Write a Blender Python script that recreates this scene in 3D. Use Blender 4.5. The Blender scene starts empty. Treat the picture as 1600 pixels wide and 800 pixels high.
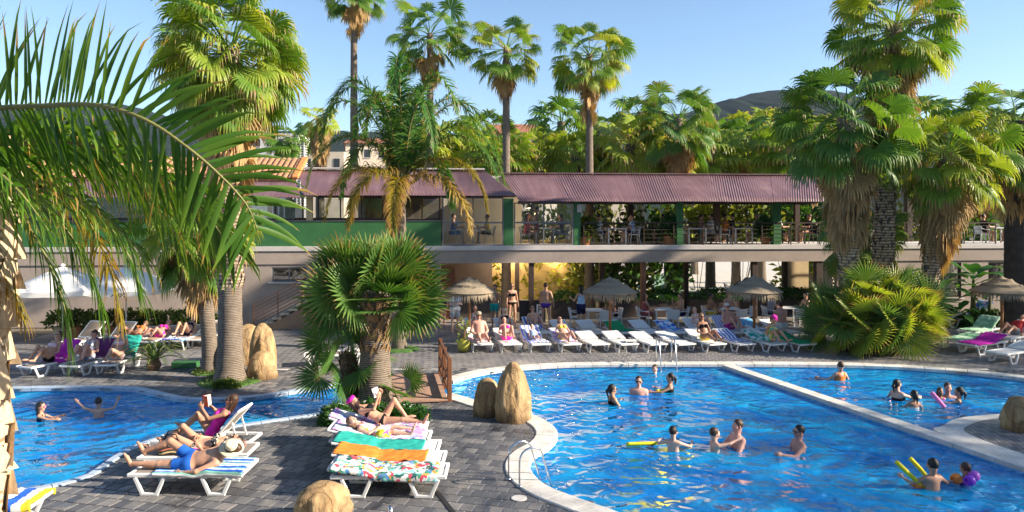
import bpy, bmesh, math, random
import numpy as np
from mathutils import Vector, Matrix, noise
import mathutils.geometry as mg

# ---------------------------------------------------------------- camera, sky, sun, exposure
scn = bpy.context.scene
FPX, CAMH, HORY, CENX = 1150.0, 4.6, 337.0, 800.0
cam_d = bpy.data.cameras.new('camera')
cam = bpy.data.objects.new('camera', cam_d)
scn.collection.objects.link(cam)
cam.location = (0, 0, CAMH)
cam.rotation_euler = (math.radians(90), 0, 0)
cam_d.sensor_fit = 'HORIZONTAL'
cam_d.sensor_width = 36
cam_d.lens = 36 * FPX / 1600
cam_d.shift_y = -(400 - HORY) / 1600
cam_d.clip_start = 0.1
cam_d.clip_end = 8000
scn.camera = cam

SUN_EL = math.radians(26)
SUN_AZ = math.radians(100)          # clockwise from +Y (the view direction): right and a little behind
SUN_DIR = Vector((math.sin(SUN_AZ) * math.cos(SUN_EL), math.cos(SUN_AZ) * math.cos(SUN_EL), math.sin(SUN_EL)))
world = bpy.data.worlds.new('World')
scn.world = world
world.use_nodes = True
wn = world.node_tree
wn.nodes.clear()
w_out = wn.nodes.new('ShaderNodeOutputWorld')
w_bg = wn.nodes.new('ShaderNodeBackground')
w_sky = wn.nodes.new('ShaderNodeTexSky')
w_sky.sky_type = 'NISHITA'
w_sky.sun_disc = False
w_sky.sun_elevation = SUN_EL
w_sky.sun_rotation = SUN_AZ
w_sky.air_density = 1.0
w_sky.dust_density = 0.4
w_sky.ozone_density = 3.0
w_bg.inputs['Strength'].default_value = 0.088
wn.links.new(w_sky.outputs['Color'], w_bg.inputs['Color'])
wn.links.new(w_bg.outputs['Background'], w_out.inputs['Surface'])
sun_d = bpy.data.lights.new('sun', 'SUN')
sun_d.energy = 5.0
sun_d.angle = math.radians(0.9)
sun_d.color = (1.0, 0.87, 0.69)
sun_o = bpy.data.objects.new('sun', sun_d)
scn.collection.objects.link(sun_o)
sun_o.rotation_euler = (-SUN_DIR).to_track_quat('-Z', 'Y').to_euler()
sun_o.location = (60, -30, 40)
vs = scn.view_settings
vs.view_transform = 'Standard'
vs.look = 'None'
vs.exposure = 1.35
vs.gamma = 1.0
vs.use_curve_mapping = False
cy = scn.cycles
cy.use_denoising = True
cy.max_bounces = 10
cy.diffuse_bounces = 3
cy.glossy_bounces = 3
cy.transmission_bounces = 6
cy.transparent_max_bounces = 12
cy.caustics_reflective = False
cy.caustics_refractive = True
cy.sample_clamp_indirect = 6.0
cy.blur_glossy = 0.5

# ---------------------------------------------------------------- pixels to places
def G(px, py, z=0.0):
    """the point at height z seen at pixel (px, py)"""
    d = FPX * (CAMH - z) / (py - HORY)
    return Vector(((px - CENX) / FPX * d, d, z))
def P(px, py, d):
    return Vector(((px - CENX) / FPX * d, d, CAMH - (py - HORY) / FPX * d))
def GX(px, d, z=0.0):
    return Vector(((px - CENX) / FPX * d, d, z))

# ---------------------------------------------------------------- materials
def lin(r, g, b):
    f = lambda c: (c / 255 / 12.92) if c <= 10.3 else (((c / 255) + 0.055) / 1.055) ** 2.4
    return (f(r), f(g), f(b))
class NT:
    def __init__(s, name):
        s.m = bpy.data.materials.new(name)
        s.m.use_nodes = True
        s.t = s.m.node_tree
        s.t.nodes.clear()
        s.out = s.t.nodes.new('ShaderNodeOutputMaterial')
    def n(s, typ, **kw):
        nd = s.t.nodes.new('ShaderNode' + typ)
        for k, v in kw.items():
            if k in nd.inputs.keys() and not hasattr(nd, k):
                nd.inputs[k].default_value = v
            else:
                try:
                    setattr(nd, k, v)
                except Exception:
                    nd.inputs[k].default_value = v
        return nd
    def l(s, a, b):
        s.t.links.new(a, b)
    def setin(s, nd, key, v):
        if isinstance(v, bpy.types.NodeSocket):
            s.l(v, nd.inputs[key])
        else:
            nd.inputs[key].default_value = v
    def obj_co(s, scale=(1, 1, 1)):
        tc = s.n('TexCoord')
        mp = s.n('Mapping')
        mp.inputs['Scale'].default_value = scale
        s.l(tc.outputs['Object'], mp.inputs['Vector'])
        return mp.outputs['Vector']
    def geo_co(s, scale=(1, 1, 1)):
        tc = s.n('NewGeometry')
        mp = s.n('Mapping')
        mp.inputs['Scale'].default_value = scale
        s.l(tc.outputs['Position'], mp.inputs['Vector'])
        return mp.outputs['Vector']
    def noise(s, vec, scale, detail=3, rough=.55, dist=0):
        nd = s.n('TexNoise')
        nd.inputs['Scale'].default_value = scale
        nd.inputs['Detail'].default_value = detail
        nd.inputs['Roughness'].default_value = rough
        nd.inputs['Distortion'].default_value = dist
        if vec is not None:
            s.l(vec, nd.inputs['Vector'])
        return nd.outputs['Fac']
    def ramp(s, fac, stops, interp='LINEAR'):
        r = s.n('ValToRGB')
        r.color_ramp.interpolation = interp
        e = r.color_ramp.elements
        while len(e) > 1:
            e.remove(e[-1])
        e[0].position = stops[0][0]
        e[0].color = (*stops[0][1][:3], 1)
        for p, c in stops[1:]:
            k = e.new(p)
            k.color = (*c[:3], 1)
        s.l(fac, r.inputs['Fac'])
        return r.outputs['Color']
    def mix(s, fac, a, b, blend='MIX'):
        m = s.n('Mix')
        m.data_type = 'RGBA'
        m.blend_type = blend
        for key, v in ((0, fac), (6, a), (7, b)):
            if isinstance(v, bpy.types.NodeSocket):
                s.l(v, m.inputs[key])
            elif key == 0:
                m.inputs[0].default_value = v
            else:
                m.inputs[key].default_value = (*v[:3], 1)
        return m.outputs[2]
    def math(s, op, a, b=0.0):
        m = s.n('Math')
        m.operation = op
        s.setin(m, 0, a)
        s.setin(m, 1, b)
        return m.outputs[0]
    def bump(s, h, strength=.3, dist=.02, normal=None):
        b = s.n('Bump')
        b.inputs['Strength'].default_value = strength
        b.inputs['Distance'].default_value = dist
        s.l(h, b.inputs['Height'])
        if normal is not None:
            s.l(normal, b.inputs['Normal'])
        return b.outputs['Normal']
    def principled(s, col, rough=.6, spec=.4, metal=0, normal=None, **kw):
        p = s.n('BsdfPrincipled')
        if isinstance(col, bpy.types.NodeSocket):
            s.l(col, p.inputs['Base Color'])
        else:
            p.inputs['Base Color'].default_value = (*col[:3], 1)
        s.setin(p, 'Roughness', rough)
        p.inputs['Specular IOR Level'].default_value = spec
        p.inputs['Metallic'].default_value = metal
        if normal is not None:
            s.l(normal, p.inputs['Normal'])
        for k, v in kw.items():
            p.inputs[k.replace('_', ' ')].default_value = v
        return p
    def done(s, bsdf):
        s.l(bsdf.outputs[0], s.out.inputs['Surface'])
        return s.m
MATS = {}
def mat(name, col=(.5, .5, .5), rough=.6, var=.15, scale=6, bump=.15, bscale=40, spec=.4, metal=0, world_co=False, stretch=(1, 1, 1), bdist=.01):
    """plain procedural surface: two scales of colour variation and fine relief"""
    if name in MATS:
        return MATS[name]
    t = NT(name)
    v = t.geo_co(stretch) if world_co else t.obj_co(stretch)
    n1 = t.noise(v, scale, 4)
    n2 = t.noise(v, scale * 7, 3)
    f = t.math('ADD', t.math('MULTIPLY', n1, .7), t.math('MULTIPLY', n2, .3))
    lo = tuple(c * (1 - var * 1.6) for c in col)
    hi = tuple(min(1, c * (1 + var * 1.6)) for c in col)
    c = t.ramp(f, [(.28, lo), (.72, hi)])
    nb = t.bump(t.noise(v, bscale, 3), bump, bdist) if bump else None
    p = t.principled(c, rough, spec, metal, nb)
    MATS[name] = t.done(p)
    return MATS[name]
def leaf_mat(name, base, tip, dry=(.30, .20, .08), dryness=.0, trans=.4, rough=.45, hue=.16):
    """leaf: colour runs base to tip along UV.x, varies per leaf and per object, lets light through"""
    if name in MATS:
        return MATS[name]
    t = NT(name)
    uv = t.n('UVMap')
    sep = t.n('SeparateXYZ')
    t.l(uv.outputs['UV'], sep.inputs[0])
    oi = t.n('ObjectInfo')
    c = t.ramp(sep.outputs[0], [(0, base), (.55, base), (1, tip)])
    rnd = t.math('ADD', t.math('MULTIPLY', oi.outputs['Random'], .55), t.math('MULTIPLY', sep.outputs[1], .45))
    hv = t.n('HueSaturation')
    t.l(c, hv.inputs['Color'])
    t.l(t.math('ADD', t.math('MULTIPLY', rnd, -hue * .35), .5 + hue * .17), hv.inputs['Hue'])
    t.l(t.math('ADD', t.math('MULTIPLY', rnd, .9), .75), hv.inputs['Value'])
    col = hv.outputs['Color']
    if dryness > 0:
        nz = t.noise(t.obj_co(), 5, 3)
        fac = t.math('GREATER_THAN', t.math('ADD', t.math('MULTIPLY', sep.outputs[0], .6), t.math('MULTIPLY', t.math('ADD', nz, rnd), .4)), 1.02 - dryness)
        col = t.mix(fac, col, dry)
    p = t.principled(col, rough, .35)
    tr = t.n('BsdfTranslucent')
    t.l(t.mix(1.0, col, (1.35, 1.2, .45), 'MULTIPLY'), tr.inputs['Color'])
    mx = t.n('MixShader')
    mx.inputs[0].default_value = trans
    t.l(p.outputs[0], mx.inputs[1])
    t.l(tr.outputs[0], mx.inputs[2])
    t.l(mx.outputs[0], t.out.inputs['Surface'])
    MATS[name] = t.m
    return t.m

# ---------------------------------------------------------------- objects
COL = scn.collection
def tag(o, label=None, cat=None, group=None, kind=None):
    if label: o['label'] = label
    if cat: o['category'] = cat
    if group: o['group'] = group
    if kind: o['kind'] = kind
    return o
def thing(name, label, cat, loc=(0, 0, 0), rz=0.0, group=None, scale=1.0):
    o = bpy.data.objects.new(name, None)
    COL.objects.link(o)
    o.location = loc
    o.rotation_euler = (0, 0, rz)
    o.scale = (scale,) * 3
    o.empty_display_size = .2
    return tag(o, label, cat, group)
def link(name, me, parent=None, loc=None, rot=None, scale=None, m=None):
    o = bpy.data.objects.new(name, me)
    COL.objects.link(o)
    if parent is not None: o.parent = parent
    if loc is not None: o.location = loc
    if rot is not None: o.rotation_euler = rot
    if scale is not None: o.scale = (scale,) * 3 if isinstance(scale, (int, float)) else scale
    if m is not None:
        o.material_slots[0].link = 'OBJECT'
        o.material_slots[0].material = m
    return o
def copy_tree(o, parent=None, remat=None):
    c = o.copy()
    COL.objects.link(c)
    c.parent = parent
    for ch in o.children:
        copy_tree(ch, c)
    return c
def mesh_np(name, V, Fa, m, smooth=True, uv=None):
    """V (n,3) array, Fa list of index lists or (k,3|4) array"""
    me = bpy.data.meshes.new(name)
    V = np.asarray(V, dtype=np.float32)
    if isinstance(Fa, np.ndarray):
        k = Fa.shape[1]
        me.vertices.add(len(V))
        me.vertices.foreach_set('co', V.ravel())
        me.loops.add(Fa.size)
        me.loops.foreach_set('vertex_index', Fa.ravel().astype(np.int32))
        me.polygons.add(len(Fa))
        me.polygons.foreach_set('loop_start', np.arange(0, Fa.size, k, dtype=np.int32))
        me.update(calc_edges=True)
    else:
        me.from_pydata(V.tolist(), [], Fa)
        me.update()
    if smooth:
        me.polygons.foreach_set('use_smooth', np.ones(len(me.polygons), dtype=bool))
    if uv is not None:
        ul = me.uv_layers.new(name='UVMap')
        li = np.zeros(len(me.loops), dtype=np.int32)
        me.loops.foreach_get('vertex_index', li)
        ul.data.foreach_set('uv', np.asarray(uv, dtype=np.float32)[li].ravel())
    for mm in (m if isinstance(m, (list, tuple)) else [m]):
        me.materials.append(mm)
    return me
class MB:
    """collects simple shapes and links them as one mesh"""
    def __init__(s):
        s.v, s.f, s.n = [], [], 0
    def add(s, vs, fs):
        b = s.n
        s.v.extend([tuple(v) for v in vs])
        s.f.extend([[i + b for i in f] for f in fs])
        s.n += len(vs)
        return s
    def box(s, c, size, rz=0.0, M=None):
        x, y, z = (k / 2 for k in size)
        R = Matrix.Rotation(rz, 3, 'Z') if M is None else M
        c = Vector(c)
        vs = [c + R @ Vector((sx * x, sy * y, sz * z)) for sx in (-1, 1) for sy in (-1, 1) for sz in (-1, 1)]
        return s.add(vs, [(0, 1, 3, 2), (4, 6, 7, 5), (0, 4, 5, 1), (2, 3, 7, 6), (0, 2, 6, 4), (1, 5, 7, 3)])
    def bar(s, a, b, w, h, up=(0, 0, 1)):
        a, b = Vector(a), Vector(b)
        d = (b - a)
        L = d.length
        d.normalize()
        up = Vector(up)
        if abs(d.dot(up)) > .98: up = Vector((0, 1, 0))
        r = d.cross(up).normalized()
        u = r.cross(d)
        M = Matrix((r, d, u)).transposed()
        return s.box((a + b) / 2, (w, L, h), M=M)
    def tube(s, pts, rad, seg=8, caps=True):
        pts = [Vector(p) for p in pts]
        rs = rad if isinstance(rad, (list, tuple)) else [rad] * len(pts)
        vs, fs = [], []
        prev = None
        for i, p in enumerate(pts):
            t = (pts[min(i + 1, len(pts) - 1)] - pts[max(i - 1, 0)]).normalized()
            if prev is None:
                a = t.orthogonal().normalized()
            else:
                a = (prev - t * prev.dot(t)).normalized()
            prev = a
            b = t.cross(a)
            for k in range(seg):
                an = 2 * math.pi * k / seg
                vs.append(p + (a * math.cos(an) + b * math.sin(an)) * rs[i])
        for i in range(len(pts) - 1):
            for k in range(seg):
                k2 = (k + 1) % seg
                fs.append((i * seg + k, i * seg + k2, (i + 1) * seg + k2, (i + 1) * seg + k))
        if caps:
            fs.append(list(range(seg))[::-1])
            fs.append([(len(pts) - 1) * seg + k for k in range(seg)])
        return s.add(vs, fs)
    def lathe(s, prof, c=(0, 0, 0), seg=20, wob=0.0, seed=0):
        c = Vector(c)
        vs, fs = [], []
        for i, (r, z) in enumerate(prof):
            for k in range(seg):
                a = 2 * math.pi * k / seg
                w = 1 + (wob * noise.noise((math.cos(a) * 2 + seed, math.sin(a) * 2, z * 3)) if wob else 0)
                vs.append(c + Vector((math.cos(a) * r * w, math.sin(a) * r * w, z)))
        for i in range(len(prof) - 1):
            for k in range(seg):
                k2 = (k + 1) % seg
                fs.append((i * seg + k, i * seg + k2, (i + 1) * seg + k2, (i + 1) * seg + k))
        if prof[0][0] > 1e-4: fs.append(list(range(seg))[::-1])
        if prof[-1][0] > 1e-4: fs.append([(len(prof) - 1) * seg + k for k in range(seg)])
        return s.add(vs, fs)
    def prism(s, poly, z0, z1):
        n = len(poly)
        vs = [(p[0], p[1], z0) for p in poly] + [(p[0], p[1], z1) for p in poly]
        fs = [(i, (i + 1) % n, n + (i + 1) % n, n + i) for i in range(n)]
        tri = mg.tessellate_polygon([[Vector((p[0], p[1], 0)) for p in poly]])
        for t in tri:
            a, b, c = (Vector(poly[k][:2]) for k in t)
            t = list(t) if (b - a).cross(c - a) > 0 else list(t)[::-1]
            fs.append([n + k for k in t])
            fs.append(t[::-1])
        return s.add(vs, fs)
    def mesh(s, name, m, smooth=False):
        return mesh_np(name, np.array(s.v), s.f, m, smooth)
    def build(s, name, m, parent=None, smooth=False, **kw):
        o = link(name, s.mesh(name, m, smooth), parent, **kw)
        return o
def bevel(o, w=.01, seg=2):
    md = o.modifiers.new('bevel', 'BEVEL')
    md.width = w
    md.segments = seg
    md.limit_method = 'ANGLE'
    return o
def catmull(pts, per=6, closed=False):
    pts = [Vector(p) for p in pts]
    n = len(pts)
    out = []
    rng = range(n if closed else n - 1)
    for i in rng:
        if closed:
            p0, p1, p2, p3 = pts[(i - 1) % n], pts[i], pts[(i + 1) % n], pts[(i + 2) % n]
        else:
            p0, p1, p2, p3 = pts[max(i - 1, 0)], pts[i], pts[i + 1], pts[min(i + 2, n - 1)]
        for k in range(per):
            t = k / per
            out.append(.5 * ((2 * p1) + (p2 - p0) * t + (2 * p0 - 5 * p1 + 4 * p2 - p3) * t * t + (3 * p1 - p0 - 3 * p2 + p3) * t ** 3))
    if not closed: out.append(pts[-1])
    return out
def in_poly(x, y, poly):
    """vectorised point in polygon; x, y arrays"""
    x = np.asarray(x); y = np.asarray(y)
    r = np.zeros(x.shape, bool)
    n = len(poly)
    for i in range(n):
        x0, y0 = poly[i][0], poly[i][1]
        x1, y1 = poly[i - 1][0], poly[i - 1][1]
        c = (y0 > y) != (y1 > y)
        if y1 != y0:
            r ^= c & (x < (x1 - x0) * (y - y0) / (y1 - y0) + x0)
    return r
def offset_line(pts, w):
    """2-D offset of an open polyline to its left by w (number or list)"""
    out = []
    n = len(pts)
    for i, p in enumerate(pts):
        a, b = pts[max(i - 1, 0)], pts[min(i + 1, n - 1)]
        t = Vector((b[0] - a[0], b[1] - a[1])).normalized()
        ww = w[i] if isinstance(w, (list, tuple)) else w
        out.append(Vector((p[0] - t.y * ww, p[1] + t.x * ww, 0)))
    return out
def flat_poly(outer, holes=(), z=0.0):
    loops = [[Vector((p[0], p[1], 0)) for p in outer]] + [[Vector((p[0], p[1], 0)) for p in h] for h in holes]
    allp = [p for lp in loops for p in lp]
    fs = []
    for t in mg.tessellate_polygon(loops):
        a, b, c = (allp[k] for k in t)
        cr = (b - a).cross(c - a).z
        if abs(cr) < 1e-9: continue
        fs.append(list(t) if cr > 0 else list(t)[::-1])
    return [(p.x, p.y, z) for p in allp], fs
# ================================================================ setting: ground, deck, pool
rnd = random.Random(7)
# water edge, as seen on the deck level
px_far = [(706, 596), (730, 588), (770, 580), (830, 574), (900, 570.5), (1000, 569.5), (1140, 569.5), (1300, 570.5), (1400, 573.5), (1500, 580.5), (1600, 591.5), (1700, 607), (1800, 630)]
px_bulge = [(955, 800), (935, 793), (890, 777), (856, 763), (835, 748), (824, 730), (832, 712), (857, 697), (868, 681), (862, 667), (838, 652), (800, 641), (760, 632), (733, 624), (706, 616)]
px_nearl = [(640, 624), (585, 632), (530, 641), (470, 651), (400, 661), (330, 671), (285, 678), (236, 688), (184, 711), (147, 737), (126, 747), (79, 759), (10, 771), (-60, 782)]
px_farl = [(-60, 607), (26, 607), (105, 606), (200, 607), (236, 613), (262, 619), (289, 623.5), (341, 624), (400, 620), (470, 610), (529, 601), (600, 595), (660, 593)]
w_far = [G(*p) for p in px_far]
w_bulge = [G(*p) for p in px_bulge]
w_nearl = [G(*p) for p in px_nearl]
w_farl = [G(*p) for p in px_farl]
w_right = [Vector(p) for p in ((16.2, 15.2, 0), (15.4, 11, 0), (12, 8.2, 0), (7, 7.6, 0), (3.4, 9.2, 0))]
w_left = [Vector(p) for p in ((-11.5, 12.6, 0), (-13.6, 15, 0), (-14.6, 18, 0))]
pool_ctrl = w_far + w_right + w_bulge + w_nearl + w_left + w_farl          # clockwise seen from above
POOL = catmull(pool_ctrl, 5, closed=True)
BIG = [(-2500, -400), (2500, -400), (2500, 3500), (-2500, 3500)]

m_soil = mat('dry_soil', (.16, .13, .09), .9, .25, .8, .3, 6, world_co=True)
v, f = flat_poly(BIG, [POOL], -.05)
ground = link('ground', mesh_np('ground', np.array(v), f, m_soil, False))
tag(ground, kind='structure')

PAT = math.radians(-14)          # the paving pattern is laid a little askew to the view
PW, PD, PJ = .225, .30, .019
def paver_mat():
    t = NT('slate_paver')
    g = t.n('NewGeometry')
    oi = t.n('ObjectInfo')
    r = t.math('FRACT', t.math('ADD', g.outputs['Random Per Island'], oi.outputs['Random']))
    v = t.geo_co()
    n1 = t.noise(v, 9, 5, .65)
    big = t.noise(v, .55, 5, .6)
    f = t.math('ADD', t.math('MULTIPLY', r, .45), t.math('ADD', t.math('MULTIPLY', n1, .35), t.math('MULTIPLY', big, .45)))
    c = t.ramp(f, [(.34, (.055, .057, .066)), (.55, (.095, .096, .105)), (.76, (.155, .15, .15)), (.95, (.24, .22, .205))])
    st_ = t.noise(v, 1.5, 4, .6, .5)
    c = t.mix(1.0, c, t.ramp(st_, [(.36, (.58, .58, .62)), (.47, (1, 1, 1)), (.62, (1, 1, 1)), (.72, (1.3, 1.25, 1.18))]), 'MULTIPLY')
    wet = t.ramp(st_, [(.36, (.22, .22, .22)), (.47, (.58, .58, .58))])
    nb = t.bump(n1, .5, .006)
    return t.done(t.principled(c, wet, .5, 0, nb))
m_paver = paver_mat()
m_joint = mat('mortar_joint', (.52, .50, .48), .85, .3, 5, .3, 60, world_co=True)
def paved_mat():
    """the same paving where its pieces are too far away to tell apart"""
    t = NT('far_paving')
    mp = t.n('Mapping')
    g = t.n('NewGeometry')
    t.l(g.outputs['Position'], mp.inputs['Vector'])
    mp.inputs['Rotation'].default_value = (0, 0, -PAT)
    b = t.n('TexBrick')
    b.inputs['Color1'].default_value = (.10, .102, .113, 1)
    b.inputs['Color2'].default_value = (.165, .16, .16, 1)
    b.inputs['Mortar'].default_value = (.3, .285, .28, 1)
    b.inputs['Scale'].default_value = 1
    b.inputs['Mortar Size'].default_value = .012
    b.inputs['Brick Width'].default_value = PW
    b.inputs['Row Height'].default_value = PD
    t.l(mp.outputs['Vector'], b.inputs['Vector'])
    v = t.geo_co()
    n = t.noise(v, .6, 4)
    c = t.mix(1.0, b.outputs['Color'], t.ramp(n, [(.3, (.7, .7, .72)), (.7, (1.45, 1.4, 1.35))]), 'MULTIPLY')
    c = t.mix(.5, c, t.mix(1.0, c, t.ramp(t.noise(v, 7, 4), [(.3, (.6, .6, .6)), (.7, (1.5, 1.5, 1.5))]), 'MULTIPLY'))
    nb = t.bump(t.noise(v, 9, 4), .4, .006)
    return t.done(t.principled(c, t.ramp(n, [(.4, (.6, .6, .6)), (.6, (.4, .4, .4))]), .5, 0, nb))
m_paved = paved_mat()
YSPLIT = 22.2
near_rect = [(-16, 4), (19, 4), (19, YSPLIT), (-16, YSPLIT)]
# deck: mortar bed under the near pavers, and the far sheet. Pool crosses YSPLIT, so both use one outline split by hand
v, f = flat_poly([(-18, 3), (21, 3), (21, 31.5), (-18, 31.5)], [POOL], -.014)
deck = link('pool_deck', mesh_np('pool_deck', np.array(v), f, m_joint, False))
tag(deck, kind='structure')
# far paving as thin cells laid on the bed
bm = bmesh.new()
v, f = flat_poly([(-18, 3), (21, 3), (21, 31.5), (-18, 31.5)], [POOL], 0.0)
bv = [bm.verts.new(p) for p in v]
for t_ in f:
    try: bm.faces.new([bv[i] for i in t_])
    except ValueError: pass
bmesh.ops.bisect_plane(bm, geom=bm.verts[:] + bm.edges[:] + bm.faces[:], plane_co=(0, YSPLIT, 0), plane_no=(0, -1, 0), clear_outer=True)
me = bpy.data.meshes.new('far_paving'); bm.to_mesh(me); bm.free(); me.materials.append(m_paved)
fp = link('paving', me); tag(fp, kind='structure')

def paver_shape(jit):
    r = random.Random(jit)
    w, d = PW / 2 - PJ / 2, PD / 2 - PJ / 2
    vs = []
    for z, ins in ((-.013, 0), (-.004, 0), (0, .007)):
        for sx, sy in ((-1, -1), (1, -1), (1, 1), (-1, 1)):
            vs.append((sx * (w - ins) + r.uniform(-.003, .003), sy * (d - ins) + r.uniform(-.003, .003), z + (r.uniform(-.002, .0015) if z > -.01 else 0)))
    fs = [(8, 9, 10, 11)]
    for k in range(4):
        k2 = (k + 1) % 4
        fs += [(k, k2, 4 + k2, 4 + k), (4 + k, 4 + k2, 8 + k2, 8 + k)]
    return vs, fs
PAVERS = [paver_shape(k) for k in range(8)]
cpa, spa = math.cos(PAT), math.sin(PAT)
cells = []
for j in range(-60, 130):
    for i in range(-140, 140):
        u, w_ = (i + .5 * (j % 2)) * PW, j * PD
        x, y = u * cpa - w_ * spa, u * spa + w_ * cpa
        if 8.9 < y < YSPLIT - .12 and abs(x) < .74 * y + .6: cells.append((x, y))
cells = np.array(cells)
ok = ~in_poly(cells[:, 0], cells[:, 1], POOL)
cells = cells[ok]
order = np.argsort(np.hypot(cells[:, 0], cells[:, 1]) + np.where((np.abs(cells[:, 0]) > .68 * cells[:, 1]) | (cells[:, 1] < 11.45), 50, 0))
pm = [mesh_np('paver', np.array(vs), fs, m_paver, False) for vs, fs in PAVERS]
Rm = Matrix.Rotation(PAT, 4, 'Z')
for k in order[:300]:
    link('paver', pm[rnd.randrange(8)], deck, loc=(*cells[k], rnd.uniform(-.001, .001)), rot=(0, 0, PAT))
mb = MB()
for k in order[300:]:
    vs, fs = PAVERS[rnd.randrange(8)]
    x, y = cells[k]
    mb.add([(a * cpa - b * spa + x, a * spa + b * cpa + y, c) for a, b, c in vs], fs)
tag(mb.build('pavers_beyond', m_paver, deck), kind='stuff')

# pool shell
def tile_mat():
    t = NT('pool_tile')
    v = t.geo_co()
    b = t.n('TexBrick')
    b.offset = 0
    b.inputs['Color1'].default_value = (.16, .56, .93, 1)
    b.inputs['Color2'].default_value = (.13, .50, .90, 1)
    b.inputs['Mortar'].default_value = (.35, .66, .93, 1)
    b.inputs['Scale'].default_value = 1
    b.inputs['Mortar Size'].default_value = .006
    b.inputs['Brick Width'].default_value = .15
    b.inputs['Row Height'].default_value = .15
    t.l(v, b.inputs['Vector'])
    c = t.mix(1.0, b.outputs['Color'], t.ramp(t.noise(v, .45, 3), [(.3, (.82, .85, .9)), (.7, (1.15, 1.1, 1.05))]), 'MULTIPLY')
    return t.done(t.principled(c, .35, .5))
m_tile = tile_mat()
v, f = flat_poly(POOL, [], -1.25)
pf = link('pool_floor', mesh_np('pool_floor', np.array(v), f, m_tile, False)); tag(pf, kind='structure')
mb = MB()
n = len(POOL)
for i in range(n):
    a, b = POOL[i], POOL[(i + 1) % n]
    mb.add([(a.x, a.y, -1.26), (b.x, b.y, -1.26), (b.x, b.y, -.02), (a.x, a.y, -.02)], [(0, 1, 2, 3)])
pw = mb.build('pool_wall', m_tile); tag(pw, kind='structure')
WZ = -.10
RINGS = [(*G(px_, py_, WZ)[:2], am_) for px_, py_, am_ in ((154, 652, .16), (64, 657, .12), (1150, 700, .10), (1457, 764, .10), (1248, 704, .08), (1000, 616, .07), (1052, 704, .07), (1470, 624, .07))]
def water_mat():
    t = NT('pool_water')
    v = t.geo_co()
    v2 = t.geo_co((1, .8, 1))
    n1 = t.noise(v2, .95, 1, .45, .5)
    n2 = t.noise(v, 2.5, 1, .45, .7)
    n3 = t.noise(v, 9.0, 2, .5, .3)
    h = t.math('ADD', t.math('MULTIPLY', n1, 1.0), t.math('ADD', t.math('MULTIPLY', n2, .55), t.math('MULTIPLY', n3, .035)))
    gp = t.n('NewGeometry')
    for cx_, cy_, am_ in RINGS:
        vd = t.n('VectorMath'); vd.operation = 'DISTANCE'
        t.l(gp.outputs['Position'], vd.inputs[0]); vd.inputs[1].default_value = (cx_, cy_, WZ)
        dist = vd.outputs['Value']
        ring = t.math('MULTIPLY', t.math('SINE', t.math('MULTIPLY', dist, 13.0)), t.math('POWER', 2.718, t.math('MULTIPLY', dist, -.75)))
        h = t.math('ADD', h, t.math('MULTIPLY', ring, am_))
    nb = t.bump(h, 1.0, .30)
    gl = t.n('BsdfGlossy'); gl.inputs['Roughness'].default_value = .02
    gl.inputs['Color'].default_value = (1, 1, 1, 1)
    rf = t.n('BsdfRefraction'); rf.inputs['IOR'].default_value = 1.33; rf.inputs['Roughness'].default_value = 0.0
    rf.inputs['Color'].default_value = (.55, .88, 1.0, 1)
    fr = t.n('Fresnel'); fr.inputs['IOR'].default_value = 1.42
    for q in (gl, rf, fr): t.l(nb, q.inputs['Normal'])
    mx = t.n('MixShader')
    t.l(fr.outputs[0], mx.inputs[0]); t.l(rf.outputs[0], mx.inputs[1]); t.l(gl.outputs[0], mx.inputs[2])
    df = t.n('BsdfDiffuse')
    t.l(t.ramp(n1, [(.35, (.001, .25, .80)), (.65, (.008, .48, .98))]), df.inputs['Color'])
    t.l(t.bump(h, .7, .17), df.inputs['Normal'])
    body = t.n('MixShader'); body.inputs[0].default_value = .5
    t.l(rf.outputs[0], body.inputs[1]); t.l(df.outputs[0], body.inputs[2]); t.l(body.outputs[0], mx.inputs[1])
    t.l(mx.outputs[0], t.out.inputs['Surface'])
    return t.m
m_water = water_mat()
WZ = -.10
v, f = flat_poly(POOL, [], WZ)
wa = link('pool_water', mesh_np('pool_water', np.array(v), f, m_water, False)); tag(wa, kind='structure')

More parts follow.
